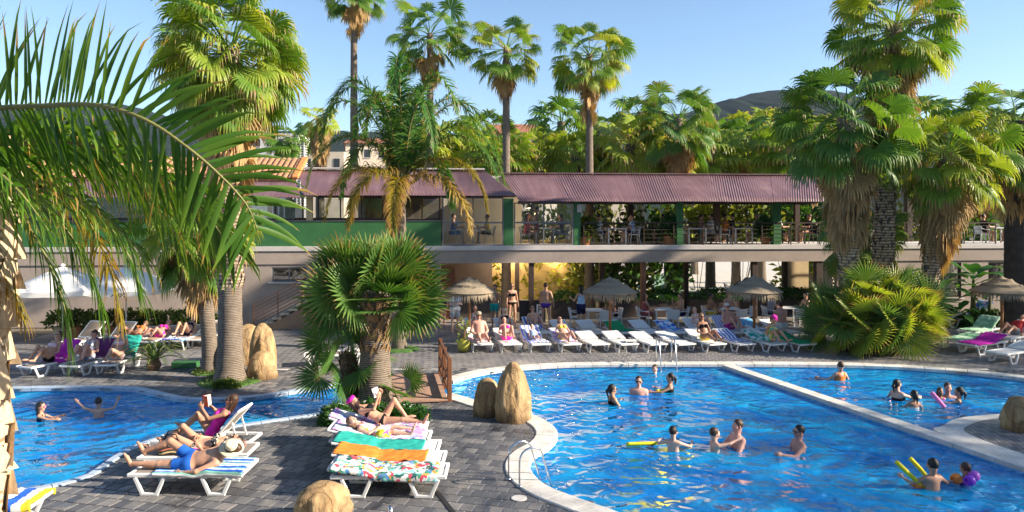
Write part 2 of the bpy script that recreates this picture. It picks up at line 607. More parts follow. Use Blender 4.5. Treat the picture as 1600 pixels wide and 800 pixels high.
# coping stones: white round the main pool, narrow pale blue-grey round the left basin
m_coping = mat('white_coping', (.62, .59, .54), .55, .22, 2.2, .2, 50, world_co=True)
m_coping_l = mat('blue_grey_coping', (.34, .42, .52), .5, .15, 3, .2, 40, world_co=True)
def coping(pts, w, m, name, joint=.55, ztop=.03):
    """pieces of coping along an open line, to its left"""
    root = bpy.data.objects.new(name, None); COL.objects.link(root); tag(root, kind='structure')
    pts = [Vector((p.x, p.y, 0)) for p in pts]
    L = [0]
    for a, b in zip(pts, pts[1:]): L.append(L[-1] + (b - a).length)
    cnt = max(1, int(L[-1] / joint))
    def at(s):
        for i in range(len(L) - 1):
            if s <= L[i + 1]:
                return pts[i].lerp(pts[i + 1], (s - L[i]) / max(1e-6, L[i + 1] - L[i]))
        return pts[-1]
    smp = [at(L[-1] * k / (cnt * 3)) for k in range(cnt * 3 + 1)]
    off = offset_line(smp, w); inn = offset_line(smp, -.045); bv1 = offset_line(smp, -.02); bv2 = offset_line(smp, w - .02)
    for k in range(cnt):
        mb = MB()
        ring = []
        for j in range(4):
            i = k * 3 + j
            e = .008 if j == 0 else (-.008 if j == 3 else 0)
            tdir = (smp[min(i + 1, len(smp) - 1)] - smp[max(i - 1, 0)]).normalized() * e
            z = ztop + (math.sin(k * 12.9898) * .004)
            ring.append([Vector((q.x, q.y, zz)) + tdir for q, zz in ((inn[i], -.07), (inn[i], z - .018), (bv1[i], z), (bv2[i], z), (off[i], z - .015), (off[i], -.07))])
        vs = [q for r in ring for q in r]
        fs = [(j * 6 + a, j * 6 + (a + 1) % 6, (j + 1) * 6 + (a + 1) % 6, (j + 1) * 6 + a) for j in range(3) for a in range(6)]
        fs += [tuple(range(6))[::-1], tuple(18 + a for a in range(6))]
        mb.add(vs, fs).build('coping_stone', m, root)
    return root
coping(catmull(w_far, 6), .34, m_coping, 'coping')
coping(catmull([Vector((3.4, 9.2, 0))] + w_bulge, 6), .42, m_coping, 'coping')
coping(catmull(w_nearl, 5), .13, m_coping_l, 'coping', .6)
coping(catmull(w_farl, 5), .16, m_coping_l, 'coping', .6)

# white dividing wall across the main pool and the paved island it runs into
da, db = G(1136, 571), G(1640, 741)
dirv = (db - da).normalized(); nrm = Vector((-dirv.y, dirv.x, 0))
root = bpy.data.objects.new('dividing_wall', None); COL.objects.link(root)
tag(root, 'long low white wall dividing the main pool diagonally', 'wall')
Ld = (db - da).length
k, s0 = 0, 0.0
cntd = int(Ld / .9)
for k in range(cntd):
    a = da + dirv * (Ld * k / cntd + .003); b = da + dirv * (Ld * (k + 1) / cntd - .003)
    c = (a + b) / 2
    o = MB().bar((a.x, a.y, -.02), (b.x, b.y, -.02), .36, .10).build('coping_stone', m_coping, root); bevel(o, .015)
MB().bar((da.x, da.y, -.66), (db.x, db.y, -.66), .30, 1.18).build('wall_base', m_tile, root)
isl_px = [(1468, 678), (1474, 667), (1494, 656), (1530, 651), (1575, 648), (1640, 649), (1720, 660), (1760, 690), (1720, 745), (1640, 737)]
isl = catmull([G(*p) for p in isl_px], 5, closed=True)
inner_px = [(1508, 676), (1516, 666), (1536, 659), (1580, 655), (1640, 656), (1700, 668), (1725, 690), (1700, 722), (1640, 722), (1560, 698)]
isl_in = catmull([G(*p) for p in inner_px], 5, closed=True)
mb = MB().prism([(p.x, p.y) for p in isl], -1.25, .028)
o = mb.build('island_coping', m_coping); tag(o, kind='structure')
mb = MB().prism([(p.x, p.y) for p in isl_in], -.5, .036)
o = mb.build('island_paving', m_paved); tag(o, kind='structure')

# ================================================================ terrace building
TH = math.radians(5)
P0 = Vector((-10.8, 31.0, 0))
UU = Vector((math.cos(TH), math.sin(TH), 0)); VV = Vector((-math.sin(TH), math.cos(TH), 0))
def B(u, v, z=0.0):
    return P0 + UU * u + VV * v + Vector((0, 0, z))
def ub(px, v=0.0):
    k = (px - CENX) / FPX
    return (k * (P0.y + VV.y * v) - P0.x - VV.x * v) / (UU.x - k * UU.y)
m_render = mat('beige_render', (.35, .285, .245), .85, .10, .9, .25, 55)
m_slab = mat('white_slab_edge', (.55, .51, .49), .7, .08, 1.5, .15, 50)
m_white_c = mat('white_curtain', (.6, .6, .6), .8, .1, 3, .3, 8, stretch=(8, 1, .1))
m_green = mat('green_paint', (.035, .135, .045), .55, .12, 2, .15, 30)
m_roof = mat('purple_roof_sheet', (.235, .125, .15), .5, .26, 1.1, .08, 20, spec=.5)
def roof_mat():
    t = NT('weathered_purple_sheet')
    v = t.obj_co((2.2, .25, .25)); v2 = t.obj_co()
    n1 = t.noise(v, 2.2, 5, .65); n2 = t.noise(v2, .6, 4); n3 = t.noise(v2, 16, 3)
    f = t.math('ADD', t.math('MULTIPLY', n1, .5), t.math('ADD', t.math('MULTIPLY', n2, .35), t.math('MULTIPLY', n3, .15)))
    c = t.ramp(f, [(.3, (.105, .055, .06)), (.5, (.165, .092, .105)), (.7, (.25, .16, .17))])
    return t.done(t.principled(c, t.ramp(n2, [(.3, (.4, .4, .4)), (.7, (.65, .65, .65))]), .4, 0, t.bump(n3, .1, .01)))
m_roof = roof_mat()
m_wood = mat('brown_wood', (.16, .065, .03), .55, .25, 4, .3, 30, stretch=(1, 1, .2))
m_darkwood = mat('dark_wood', (.05, .03, .022), .6, .2, 4, .2, 30)
m_frame = mat('grey_frame', (.17, .17, .18), .5, .1, 4, .05)
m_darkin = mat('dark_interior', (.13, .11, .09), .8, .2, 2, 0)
m_cream = mat('cream_interior_wall', (.55, .50, .44), .8, .08, 1, .1)
m_ochre = mat('ochre_wall', (.62, .47, .27), .8, .10, .8, .2, 40)
m_metal = mat('stainless_steel', (.62, .63, .64), .18, .05, 8, .02, metal=1)
m_black = mat('black_plastic', (.02, .02, .022), .45, .1, 8, .05)
m_terrac = mat('terracotta', (.45, .17, .07), .75, .15, 5, .15)
def glass_mat():
    t = NT('window_glass')
    gl = t.n('BsdfGlossy'); gl.inputs['Roughness'].default_value = .03
    tr = t.n('BsdfTransparent'); tr.inputs['Color'].default_value = (.9, .92, .92, 1)
    lw = t.n('Fresnel'); lw.inputs['IOR'].default_value = 1.6
    t.l(t.bump(t.noise(t.obj_co(), 1.5, 2), .12, .05), gl.inputs['Normal'])
    mx = t.n('MixShader')
    t.l(t.math('ADD', lw.outputs[0], .04), mx.inputs[0]); t.l(tr.outputs[0], mx.inputs[1]); t.l(gl.outputs[0], mx.inputs[2])
    t.l(mx.outputs[0], t.out.inputs['Surface'])
    return t.m
m_glass = glass_mat()
bld = thing('terrace_building', 'two-storey terrace restaurant with purple corrugated roof and green posts behind the pool', 'building', B(0, 0), TH)
def bbox(name, u0, u1, v0, v1, z0, z1, m, parent=None, bev=0):
    o = MB().box(((u0 + u1) / 2, (v0 + v1) / 2, (z0 + z1) / 2), (abs(u1 - u0), abs(v1 - v0), abs(z1 - z0))).build(name, m, parent or bld)
    if bev: bevel(o, bev)
    return o
UL, UR = ub(-120), ub(1760)
SD = 3.6
o = bbox('slab_edge', UL, UR, -.10, SD, 3.10, 3.30, m_slab, bev=.01)
bbox('beam', UL, UR, -.05, .35, 2.55, 3.098, m_render)
bbox('ceiling', UL, UR, .352, SD - .02, 2.95, 3.096, m_slab)
# lower storey walls
u690, u1310 = ub(688), ub(1308)
bbox('wall', UL, ub(424), .0, .25, -.04, 2.548, m_render)
bbox('wall', ub(479), u690, .0, .25, -.04, 2.548, m_render)
bbox('wall', ub(424), ub(479), .0, .25, -.04, 1.80, m_render)
bbox('wall', ub(424), ub(479), .0, .25, 2.42, 2.548, m_render)
def window(name, u0, u1, z0, z1, v=0.0, nx=1, ny=1, fm=m_frame, back=True, fw=.06, depth=.10, glass=True):
    f = MB()
    uc, zc = (u0 + u1) / 2, (z0 + z1) / 2
    for a, b in ((u0, u0 + fw), (u1 - fw, u1)): f.box(((a + b) / 2, v, zc), (fw, depth, z1 - z0))
    for a, b in ((z0, z0 + fw), (z1 - fw, z1)): f.box((uc, v, (a + b) / 2), (u1 - u0 - 2 * fw - .002, depth, fw))
    root = f.build(name, fm, bld)
    cu = [u0 + fw + (u1 - u0 - 2 * fw) * i / nx for i in range(nx + 1)]
    cz = [z0 + fw + (z1 - z0 - 2 * fw) * i / ny for i in range(ny + 1)] if isinstance(ny, int) else [z0 + fw] + [z for z in ny] + [z1 - fw]
    for a in cu[1:-1]: MB().box((a, v, zc), (.05, depth * .8, z1 - z0 - 2 * fw - .004)).build('mullion', fm, root)
    for b in cz[1:-1]: MB().box((uc, v - .002, b), (u1 - u0 - 2 * fw - .004, depth * .85, .07)).build('transom', fm, root)
    if glass:
        for i in range(nx):
            for j in range(len(cz) - 1):
                MB().box(((cu[i] + cu[i + 1]) / 2, v, (cz[j] + cz[j + 1]) / 2), (cu[i + 1] - cu[i] - .052, .008, cz[j + 1] - cz[j] - .072)).build('pane', m_glass, root)
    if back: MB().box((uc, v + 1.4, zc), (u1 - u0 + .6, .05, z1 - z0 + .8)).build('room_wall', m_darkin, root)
    return root
window('window', ub(424), ub(479), 1.802, 2.418, .08, 2)
bbox('window_sill', ub(420), ub(483), -.08, .10, 1.74, 1.80, m_slab)
# recess with dark cupboards, back wall
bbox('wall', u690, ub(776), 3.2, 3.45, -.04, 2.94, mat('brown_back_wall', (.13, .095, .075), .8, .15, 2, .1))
bbox('wall', u690 - .25, u690, .26, 3.44, -.04, 2.94, m_render)
cup = bbox('cupboard', u690 + .02, ub(712), 1.0, 2.4, 0, 2.2, m_wood, bev=.02)
MB().box(((u690 + ub(712)) / 2, .985, 1.1), (.02, .02, 2.0)).build('door_gap', m_darkwood, cup)
bbox('counter', ub(716), ub(776), 1.2, 1.7, 0, 1.05, mat('dark_counter', (.07, .06, .055), .4, .15, 4, .05), bev=.02)
for px, v_, w_, m_ in ((830, .15, .22, m_darkwood), (1005, .12, .22, m_wood), (1072, 2.4, .2, m_darkwood), (1178, .15, .24, m_darkwood), (1226, 1.5, .22, m_darkwood), (1278, .15, .3, m_darkwood), (808, 3.2, .2, m_darkwood), (940, 3.2, .25, m_darkwood)):
    u = ub(px, v_)
    bbox('column', u - w_ / 2, u + w_ / 2, v_ - w_ / 2, v_ + w_ / 2, 0, 2.94 if v_ > .4 else 2.548, m_, bev=.012)
# right of the open bay: doors and plain wall with windows
bbox('wall', ub(1284), u1310, .4, .6, -.04, 2.94, m_cream)
for k in range(3):
    a = ub(1287) + k * (u1310 - ub(1287)) / 3
    bbox('door_panel', a + .02, a + (u1310 - ub(1287)) / 3 - .02, .36, .398, .05, 2.3, m_slab, bev=.01)
segs = [(1308, 1450), (1502, 1544), (1584, 1760)]
for a, b in segs: bbox('wall', ub(a), ub(b), 0, .25, -.04, 2.548, m_render)
for a, b, z0, z1 in ((1450, 1502, .85, 2.45), (1544, 1584, 1.4, 2.45)):
    bbox('wall', ub(a), ub(b), 0, .25, -.04, z0, m_render)
    bbox('wall', ub(a), ub(b), 0, .25, z1, 2.548, m_render)
    w = window('window', ub(a), ub(b), z0 + .002, z1 - .002, .08, 2, fm=m_darkwood)
    bbox('window_sill', ub(a) - .1, ub(b) + .1, -.06, .10, z0 - .06, z0, m_slab)
    MB().box((ub(b) - .45, .5, (z0 + z1) / 2), (.6, .03, z1 - z0)).build('curtain', mat('blue_grey_curtain', (.35, .45, .55), .8, .2, 3, .4, 8, stretch=(8, 1, .1)), w)
# upper storey: green posts, parapet, glazing
for px, w_ in ((795, .42), (902, .30), (1063, .30), (1215, .36), (1500, .3)):
    u = ub(px)
    bbox('post', u - w_ / 2, u + w_ / 2, .02, .02 + w_, 3.302, 5.35, m_green, bev=.012)
for px, w_ in ((985, .26), (1120, .28), (1245, .24), (1345, .26), (1420, .26)):
    u = ub(px, 3.3)
    bbox('post', u - w_ / 2, u + w_ / 2, 3.2, 3.2 + w_, 3.302, 6.4, m_darkwood)
upar = ub(690)
bbox('parapet', UL, upar - .02, 0, .14, 3.302, 4.36, m_green)
bbox('parapet_cap', UL, upar - .02, -.03, .17, 4.362, 4.40, m_frame)
uo = ub(483)
bbox('post', uo - .13, uo + .13, .02, .2, 4.402, 5.5, m_ochre)
for a, b, nx in ((300, 474, 4), (496, 600, 3), (604, 688, 3)):
    window('window', ub(a), ub(b), 4.402, 5.42, .07, nx, fm=m_darkwood, back=False)
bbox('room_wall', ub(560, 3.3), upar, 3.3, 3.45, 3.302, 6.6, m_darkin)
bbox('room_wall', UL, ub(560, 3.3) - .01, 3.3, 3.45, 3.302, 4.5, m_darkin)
for k_ in range(5): bbox('curtain', ub(418 + k_ * 9, .5), ub(425 + k_ * 9, .5), .5, .53, 4.41, 5.3, m_white_c)
window('window', ub(691), ub(795) - .23, 3.304, 5.40, .07, 2, [4.30], back=False)
window('window', ub(795) + .23, ub(902) - .17, 3.304, 5.18, .07, 2, [4.30], back=False)
bbox('room_wall', upar + .02, ub(815, 3.3), 3.3, 3.42, 3.302, 6.5, m_cream)
bbox('back_rail', ub(850, 3.3) + .02, UR, 3.42, 3.48, 4.2, 4.26, m_darkwood)
lampu = ub(905)
bbox('lamp_box', lampu - .1, lampu + .1, -.12, -.002, 4.75, 5.1, m_slab, bev=.02)
# railing
def railing(px0, px1, name='railing'):
    u0, u1 = ub(px0), ub(px1)
    r = MB().box(((u0 + u1) / 2, .02, 4.28), (u1 - u0, .05, .05)).build(name, m_darkwood, bld)
    for z in (3.44, 3.62, 3.80, 3.98, 4.14):
        MB().box(((u0 + u1) / 2, .02, z), (u1 - u0, .022, .022)).build('rail_bar', m_darkwood, r)
    n_ = int((u1 - u0) / 1.3)
    for k in range(n_ + 1):
        MB().box((u0 + (u1 - u0) * k / n_, -.02, 3.78), (.04, .04, .96)).build('rail_post', m_darkwood, r)
    return r
railing(912, 1500); railing(1506, 1700)
# corrugated roofs
def corrugated(name, ue, ur, ve, vr, ze, zr, pitch=.115, amp=.016, m=m_roof, parent=bld, rows=5):
    """ue, ur: (start, end) along the eave and the ridge"""
    n_ = int(max(ue[1] - ue[0], ur[1] - ur[0]) / pitch * 6)
    V, Fa = [], []
    for j in range(rows + 1):
        t = j / rows
        for i in range(n_ + 1):
            s = i / n_
            u = (ue[0] + (ue[1] - ue[0]) * s) * (1 - t) + (ur[0] + (ur[1] - ur[0]) * s) * t
            sag = .018 * noise.noise((u * .35, t * 2, ze))
            V.append((u, ve + (vr - ve) * t, ze + (zr - ze) * t + amp * math.cos(2 * math.pi * u / pitch) + sag))
    for j in range(rows):
        for i in range(n_):
            a = j * (n_ + 1) + i
            Fa.append((a, a + 1, a + n_ + 2, a + n_ + 1))
    o = link(name, mesh_np(name, np.array(V), Fa, m, True), parent)
    md = o.modifiers.new('thick', 'SOLIDIFY'); md.thickness = .012; md.offset = -1
    return o
e_r, r_r, = (ub(812, -.6), ub(1286, -.6)), (ub(783, 3), ub(1284, 3))
nsh = 6
for k in range(nsh):      # the sheets of the right roof
    a, b = k / nsh, (k + 1) / nsh
    L = lambda q, t: q[0] + (q[1] - q[0]) * t
    corrugated('roof_sheet', (L(e_r, a), L(e_r, b) + .04), (L(r_r, a), L(r_r, b) + .04), -.6, 3.0, 5.21 + .006 * (k % 2), 6.58 + .006 * (k % 2))
corrugated('roof_sheet', (ub(474, -.6), ub(640, -.6)), (ub(466, 3), ub(615, 3)), -.6, 3.0, 5.45, 6.73)
corrugated('roof_sheet', (ub(638, -.6), ub(808, -.6)), (ub(613, 3), ub(757, 3)), -.6, 3.0, 5.456, 6.736)
corrugated('roof_sheet', (ub(-120, -.6), ub(476, -.6)), (ub(-120, 1.6), ub(462, 1.6)), -.6, 1.6, 5.36, 6.12)
# right roof back slopes, ridge caps, rafters
corrugated('roof_sheet', e_r, r_r, 6.2, 3.05, 5.5, 6.56)
MB().bar((r_r[0] - .1, 3.0, 6.62), (r_r[1], 3.0, 6.62), .28, .05).build('ridge_cap', m_roof, bld)
MB().bar((ub(470, 3), 3.0, 6.80), (ub(757, 3), 3.0, 6.80), .5, .06).build('ridge_cap', m_slab, bld)
for k in range(14):
    u = e_r[0] + .3 + k * (e_r[1] - e_r[0] - .6) / 13
    MB().bar((u, -.4, 5.19), (u, 2.95, 6.46), .07, .12).build('rafter', m_darkwood, bld)
bbox('eave_beam', e_r[0], e_r[1], .06, .22, 5.10, 5.24, m_darkwood)
bbox('eave_beam', UL, ub(806), .06, .22, 5.40, 5.52, m_darkwood)
# clay tile roof on the far left, barrel tiles one by one
m_clay = mat('clay_tile', (.34, .17, .09), .8, .3, 2.5, .3, 30)
m_clay2 = mat('orange_ridge_tile', (.55, .22, .07), .75, .2, 3, .3, 30)
def barrel(L, r):
    vs, fs = [], []
    for j in range(2):
        rr = r * (1.0 if j == 0 else .86)
        for k in range(7):
            a = math.pi * k / 6
            vs.append((math.cos(a) * rr, j * L, math.sin(a) * rr * .8))
    fs = [(k, k + 1, 8 + k, 7 + k) for k in range(6)]
    return vs, fs
bv_, bf_ = barrel(.5, .13)
tm = mesh_np('clay_tile', np.array(bv_), bf_, m_clay, True)
cu1 = ub(462, 1.7); ncol = 46
slope = math.atan2(1.15, 2.6)
croof = bbox('clay_roof', ub(-120), cu1 - .1, 1.7, 1.8, 5.9, 6.2, m_clay)
MB().bar(((ub(-120) + cu1) / 2, 1.62, 6.17), ((ub(-120) + cu1) / 2, 4.2, 7.31), cu1 - ub(-120), .05).build('roof_deck', m_clay, croof)
for i in range(ncol):
    for j in range(6):
        o = link('roof_tile', tm, croof, loc=(cu1 - .25 - i * .26, 1.62 + j * .43 * math.cos(slope), 6.20 + j * .43 * math.sin(slope)), rot=(slope + .05, 0, rnd.uniform(-.03, .03)))
for j in range(6):
    mbk = MB().box((0, .22, 0), (.3, .46, .16)).build('edge_tile', m_clay2, croof, loc=(cu1 - .02, 1.60 + j * .43 * math.cos(slope), 6.27 + j * .43 * math.sin(slope)), rot=(slope + .05, 0, 0))
    bevel(mbk, .05, 3)
# outside stair by the wall
us0, us1 = ub(404, -1), ub(492, -1)
m_step = mat('pale_stone_step', (.55, .47, .36), .8, .2, 4, .3, 30)
nst = 9
sl = (us1 - us0 + .6) / nst
sroot = MB().add([(us0, -1.35, -.04), (us0 + nst * sl, -1.35, -.04), (us0 + nst * sl, -1.35, nst * .17 - .17), (us0, -.02, -.04), (us0 + nst * sl, -.02, -.04), (us0 + nst * sl, -.02, nst * .17 - .17)],
               [(0, 1, 2), (3, 5, 4), (0, 2, 5, 3), (1, 4, 5, 2), (0, 3, 4, 1)]).build('stair', mat('stair_side', (.33, .21, .14), .85, .15, 2, .2), bld)
for k in range(nst):
    o = MB().box((us0 + (k + .5) * sl, -.7, .17 * k + .1), (sl + .05, 1.28, .09)).build('step', m_step, sroot); bevel(o, .012)
for q in range(6):
    z = .28 + q * .15
    MB().bar((us0 - .1, -1.36, z), (us0 + nst * sl, -1.36, z + nst * .17), .025, .03).build('handrail', m_wood, sroot)
for k in range(4):
    x = us0 - .1 + k * (nst * sl) / 3
    zz = k * nst * .17 / 3
    MB().box((x, -1.36, zz + .5), (.035, .035, 1.1)).build('rail_post', m_wood, sroot)

# wooden footbridge over the channel
m_plank = mat('bridge_plank', (.36, .22, .16), .7, .2, 3, .3, 25)
ba, bb = G(650, 631), G(642, 587.5)
bd = (bb - ba).normalized()
brot = math.atan2(-bd.x, bd.y)
bl = (bb - ba).length
br = thing('footbridge', 'small wooden footbridge with plank deck and brown rail over the pool channel', 'bridge', ba, brot)
npl = int(bl / .145)
for k in range(npl):
    o = MB().box((0, .07 + k * bl / npl, .05), (1.56, bl / npl - .012, .035)).build('plank', m_plank, br)
for x in (-.6, .6): MB().box((x, bl / 2, -.005), (.1, bl - .02, .07)).build('beam', m_wood, br)
posts_y = [.12, bl * .5, bl - .15]
for y in posts_y:
    o = MB().box((.83, y, .52), (.11, .11, 1.12)).build('rail_post', m_wood, br); bevel(o, .01)
for z in (1.0, .55, .22): 
    MB().box((.83, bl / 2, z), (.06, bl - .35, .09)).build('rail', m_wood, br)
for y0, y1 in ((posts_y[0], posts_y[1]), (posts_y[1], posts_y[2])):
    MB().bar((.83, y0 + .05, .24), (.83, y1 - .05, .98), .04, .06).build('brace', m_wood, br)
    MB().bar((.835, y0 + .05, .98), (.835, y1 - .05, .24), .04, .06).build('brace', m_wood, br)

# pool ladders
def ladder(p, rz, label, s=1.0):
    r = thing('pool_ladder', label, 'ladder', p, rz, scale=s)
    for x in (-.24, .24):
        pts = [(x, -.35, 0), (x, -.35, .55)] + [(x, -.35 + .28 * (1 - math.cos(a)), .55 + .24 * math.sin(a)) for a in np.linspace(.3, math.pi - .5, 7)] + [(x, .42, -.1), (x, .5, -.75)]
        MB().tube(pts, .019, 10).build('handrail', m_metal, r, smooth=True)
        MB().lathe([(.05, .0), (.05, .012), (.022, .03)], (x, -.35, .03), 12).build('flange', m_metal, r, smooth=True)
    for z, y in ((-.2, .44), (-.45, .47)): MB().box((0, y, z), (.46, .09, .02)).build('rung', m_metal, r)
    return r
lp = G(826, 752)
ladder(Vector((lp.x, lp.y, 0)), math.radians(-62), 'bent steel pool ladder on the near left white coping', .82)
lp = G(1042, 571)
ladder(Vector((lp.x, lp.y + .1, 0)), math.radians(180), 'steel pool ladder at the far edge of the main pool', 1.0)
# drain cover and slot drain in the deck
o = MB().lathe([(.13, .002), (.13, .012), (.115, .016), (0, .016)], G(811, 779), 20).build('drain_cover', m_coping)
tag(o, 'round white drain cover in the dark paving near the ladder', 'drain cover')
a, b = G(682, 768), G(712, 806)
sd = MB().bar((a.x, a.y, .006), (b.x, b.y, .006), .075, .012).build('slot_drain', m_black)
tag(sd, 'dark straight slot drain in the paving beside the floral towel lounger', 'drain')
o = MB().tube([(*G(610, 818)[:2], 0), (*G(610, 818)[:2], .26)], .035, 14).build('steel_post', m_metal, smooth=True)
tag(o, 'short steel post standing in the dark paving at the bottom', 'post')

# ---------------------------------------------------------------- rocks
def rock_mat():
    t = NT('sandstone')
    v = t.obj_co((1, 1, .28))
    v2 = t.obj_co()
    n1 = t.noise(v, 5, 5, .65, .8)
    n2 = t.noise(v2, 1.6, 3)
    c = t.ramp(n1, [(.25, (.21, .125, .06)), (.45, (.36, .235, .115)), (.6, (.45, .315, .165)), (.8, (.56, .43, .27))])
    c = t.mix(t.ramp(n2, [(.42, (0, 0, 0)), (.62, (.55, .55, .55))]), c, (.20, .13, .075))
    vo = t.n('TexVoronoi'); vo.feature = 'DISTANCE_TO_EDGE'; vo.inputs['Scale'].default_value = 2.6
    wv = t.n('Mix'); wv.data_type = 'VECTOR'; wv.inputs[0].default_value = .35
    nn_ = t.n('TexNoise'); nn_.inputs['Scale'].default_value = 3.0; nn_.inputs['Detail'].default_value = 4
    t.l(v2, nn_.inputs['Vector']); t.l(v, wv.inputs[4]); t.l(nn_.outputs['Color'], wv.inputs[5]); t.l(wv.outputs[1], vo.inputs['Vector'])
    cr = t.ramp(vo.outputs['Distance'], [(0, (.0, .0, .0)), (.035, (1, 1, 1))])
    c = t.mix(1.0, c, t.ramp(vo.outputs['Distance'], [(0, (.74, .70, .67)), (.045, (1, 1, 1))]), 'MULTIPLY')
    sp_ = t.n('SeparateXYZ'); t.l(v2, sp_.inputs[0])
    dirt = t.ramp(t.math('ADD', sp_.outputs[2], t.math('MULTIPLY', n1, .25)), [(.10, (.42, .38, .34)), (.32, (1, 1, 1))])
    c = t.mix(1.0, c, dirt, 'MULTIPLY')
    nb = t.bump(t.noise(v, 14, 6, .7), .8, .035, t.bump(cr, .5, .02))
    return t.done(t.principled(c, .85, .25, 0, nb))
m_rock = rock_mat()
def rock(name, label, loc, sx, sy, h, seed, peak=.55, rz=0.0, lean=0.0, group=None):
    bm = bmesh.new()
    bmesh.ops.create_icosphere(bm, subdivisions=5, radius=1)
    for q in bm.verts:
        z = q.co.z
        tt = .5 + .5 * z
        prof = (1 - tt ** 5) ** .5 * (1 - peak * .55 * tt) / max(1e-3, math.sqrt(max(1e-6, 1 - z * z)))
        prof = min(prof, 3.0) * (1.0 if z > 0 else 1.0)
        nn = noise.fractal(q.co * 1.1 + Vector((seed * 3.7, seed, -seed)), .9, 2.1, 5)
        ridge = noise.noise(Vector((q.co.x * 2.6, q.co.y * 2.6, q.co.z * .6)) + Vector((seed, 0, 0)))
        k = 1 + .10 * nn + .12 * ridge
        q.co = Vector((q.co.x * prof * k * sx, q.co.y * prof * k * sy, (z * .5 + .5) * h * (1 + .03 * nn)))
        q.co.x += lean * q.co.z
        if q.co.z < .15 * h: q.co.z -= .15
    me = bpy.data.meshes.new(name); bm.to_mesh(me); bm.free()
    me.polygons.foreach_set('use_smooth', np.ones(len(me.polygons), bool)); me.materials.append(m_rock)
    o = link(name, me, loc=loc, rot=(0, 0, rz))
    return tag(o, label, 'rock', group)
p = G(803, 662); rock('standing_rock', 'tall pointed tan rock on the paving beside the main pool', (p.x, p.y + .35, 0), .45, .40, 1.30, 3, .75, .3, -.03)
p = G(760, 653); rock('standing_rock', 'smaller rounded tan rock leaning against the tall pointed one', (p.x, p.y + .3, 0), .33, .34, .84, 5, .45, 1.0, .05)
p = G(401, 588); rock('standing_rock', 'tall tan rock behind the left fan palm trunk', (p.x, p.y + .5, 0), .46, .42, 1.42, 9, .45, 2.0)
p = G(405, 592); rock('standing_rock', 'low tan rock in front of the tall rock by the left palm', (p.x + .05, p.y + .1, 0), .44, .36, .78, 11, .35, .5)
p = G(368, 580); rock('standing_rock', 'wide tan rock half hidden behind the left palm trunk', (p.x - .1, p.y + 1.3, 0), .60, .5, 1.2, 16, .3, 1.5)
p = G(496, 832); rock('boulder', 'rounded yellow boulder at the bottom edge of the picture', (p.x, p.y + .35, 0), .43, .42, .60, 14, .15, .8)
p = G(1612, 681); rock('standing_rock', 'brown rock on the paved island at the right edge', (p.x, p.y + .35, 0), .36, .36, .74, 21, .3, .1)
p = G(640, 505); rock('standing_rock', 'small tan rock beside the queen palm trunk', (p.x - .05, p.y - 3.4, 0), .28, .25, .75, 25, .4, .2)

# ---------------------------------------------------------------- hills and far houses
def hill_mat(name, a, b):
    t = NT(name)
    v = t.geo_co()
    n1 = t.noise(v, .09, 5, .7)
    n2 = t.noise(v, .013, 3)
    c = t.ramp(t.math('ADD', t.math('MULTIPLY', n1, .7), t.math('MULTIPLY', n2, .3)), [(.35, a), (.65, b)])
    return t.done(t.principled(c, .9, .1))
m_hill = hill_mat('wooded_hill', (.005, .011, .009), (.022, .033, .022))
def hill(name, prof, d, depth, seed):
    pts = catmull([Vector((x, y, 0)) for x, y in prof], 14)
    V, Fa = [], []
    nr = 12
    for j in range(nr + 1):
        t = j / nr
        for i, p in enumerate(pts):
            top = (HORY - p.y) / FPX * d + CAMH
            X = (p.x - CENX) / FPX * d
            z = top * math.sin(t * math.pi / 2) ** .8
            z += (6.5 * noise.fractal(Vector((X * .012, t * 3 + seed, seed)), 1, 2, 4) + 2.4 * noise.noise(Vector((X * .11, t * 9, seed)))) * min(1, t * 3)
            V.append((X, d - depth * (1 - t), z - 2))
    W = len(pts)
    for j in range(nr):
        for i in range(W - 1):
            a = j * W + i
            Fa.append((a, a + 1, a + W + 1, a + W))
    o = link(name, mesh_np(name, np.array(V), Fa, m_hill, True)); tag(o, kind='structure')
    return o
hill('hill', [(-1400, 230), (-500, 190), (0, 182), (120, 176), (200, 168), (300, 190), (400, 209), (480, 210), (560, 212), (700, 222), (850, 226), (930, 200), (1000, 186), (1060, 178), (1120, 160), (1160, 152), (1205, 146), (1260, 160), (1320, 185), (1400, 205), (1600, 215), (2200, 225), (3000, 250)], 950, 420, 3)
m_white = mat('white_wall', (.72, .69, .64), .8, .08, 1, .1)
m_creamw = mat('pale_cream_wall', (.62, .52, .40), .8, .1, 1, .1)
m_rtile = mat('red_roof_tiles', (.32, .13, .08), .8, .25, 3, .4, 12)
m_wdark = mat('dark_window', (.03, .035, .04), .2, .1, 4, 0)
def house(label, px, ytop, d, w, h, dep, m, roof=True, rows=2, cols=4, rz=0.0):
    c = P(px, ytop, d)
    r = thing('house', label, 'house', (c.x, d, 0), rz)
    zt = c.z
    MB().box((0, 0, (zt - .0) / 2), (w, dep, zt)).build('wall', m, r)
    if roof:
        MB().add([(-w / 2 - .4, -dep / 2 - .4, zt), (w / 2 + .4, -dep / 2 - .4, zt), (w / 2 + .4, dep / 2 + .4, zt), (-w / 2 - .4, dep / 2 + .4, zt), (-w / 2 + 1, 0, zt + h), (w / 2 - 1, 0, zt + h)],
                 [(0, 1, 5, 4), (2, 3, 4, 5), (1, 2, 5), (3, 0, 4), (3, 2, 1, 0)]).build('roof', m_rtile, r)
    for i in range(cols):
        for j in range(rows):
            x = -w / 2 + (i + .5) * w / cols; z = zt - 1.6 - j * 2.9
            wn_ = MB().box((x, -dep / 2 - .02, z), (w / cols * .42, .06, 1.3)).build('window', m_wdark, r)
            MB().box((x, -dep / 2 - .06, z - .7), (w / cols * .5, .12, .08)).build('window_sill', m_white, wn_)
    return r
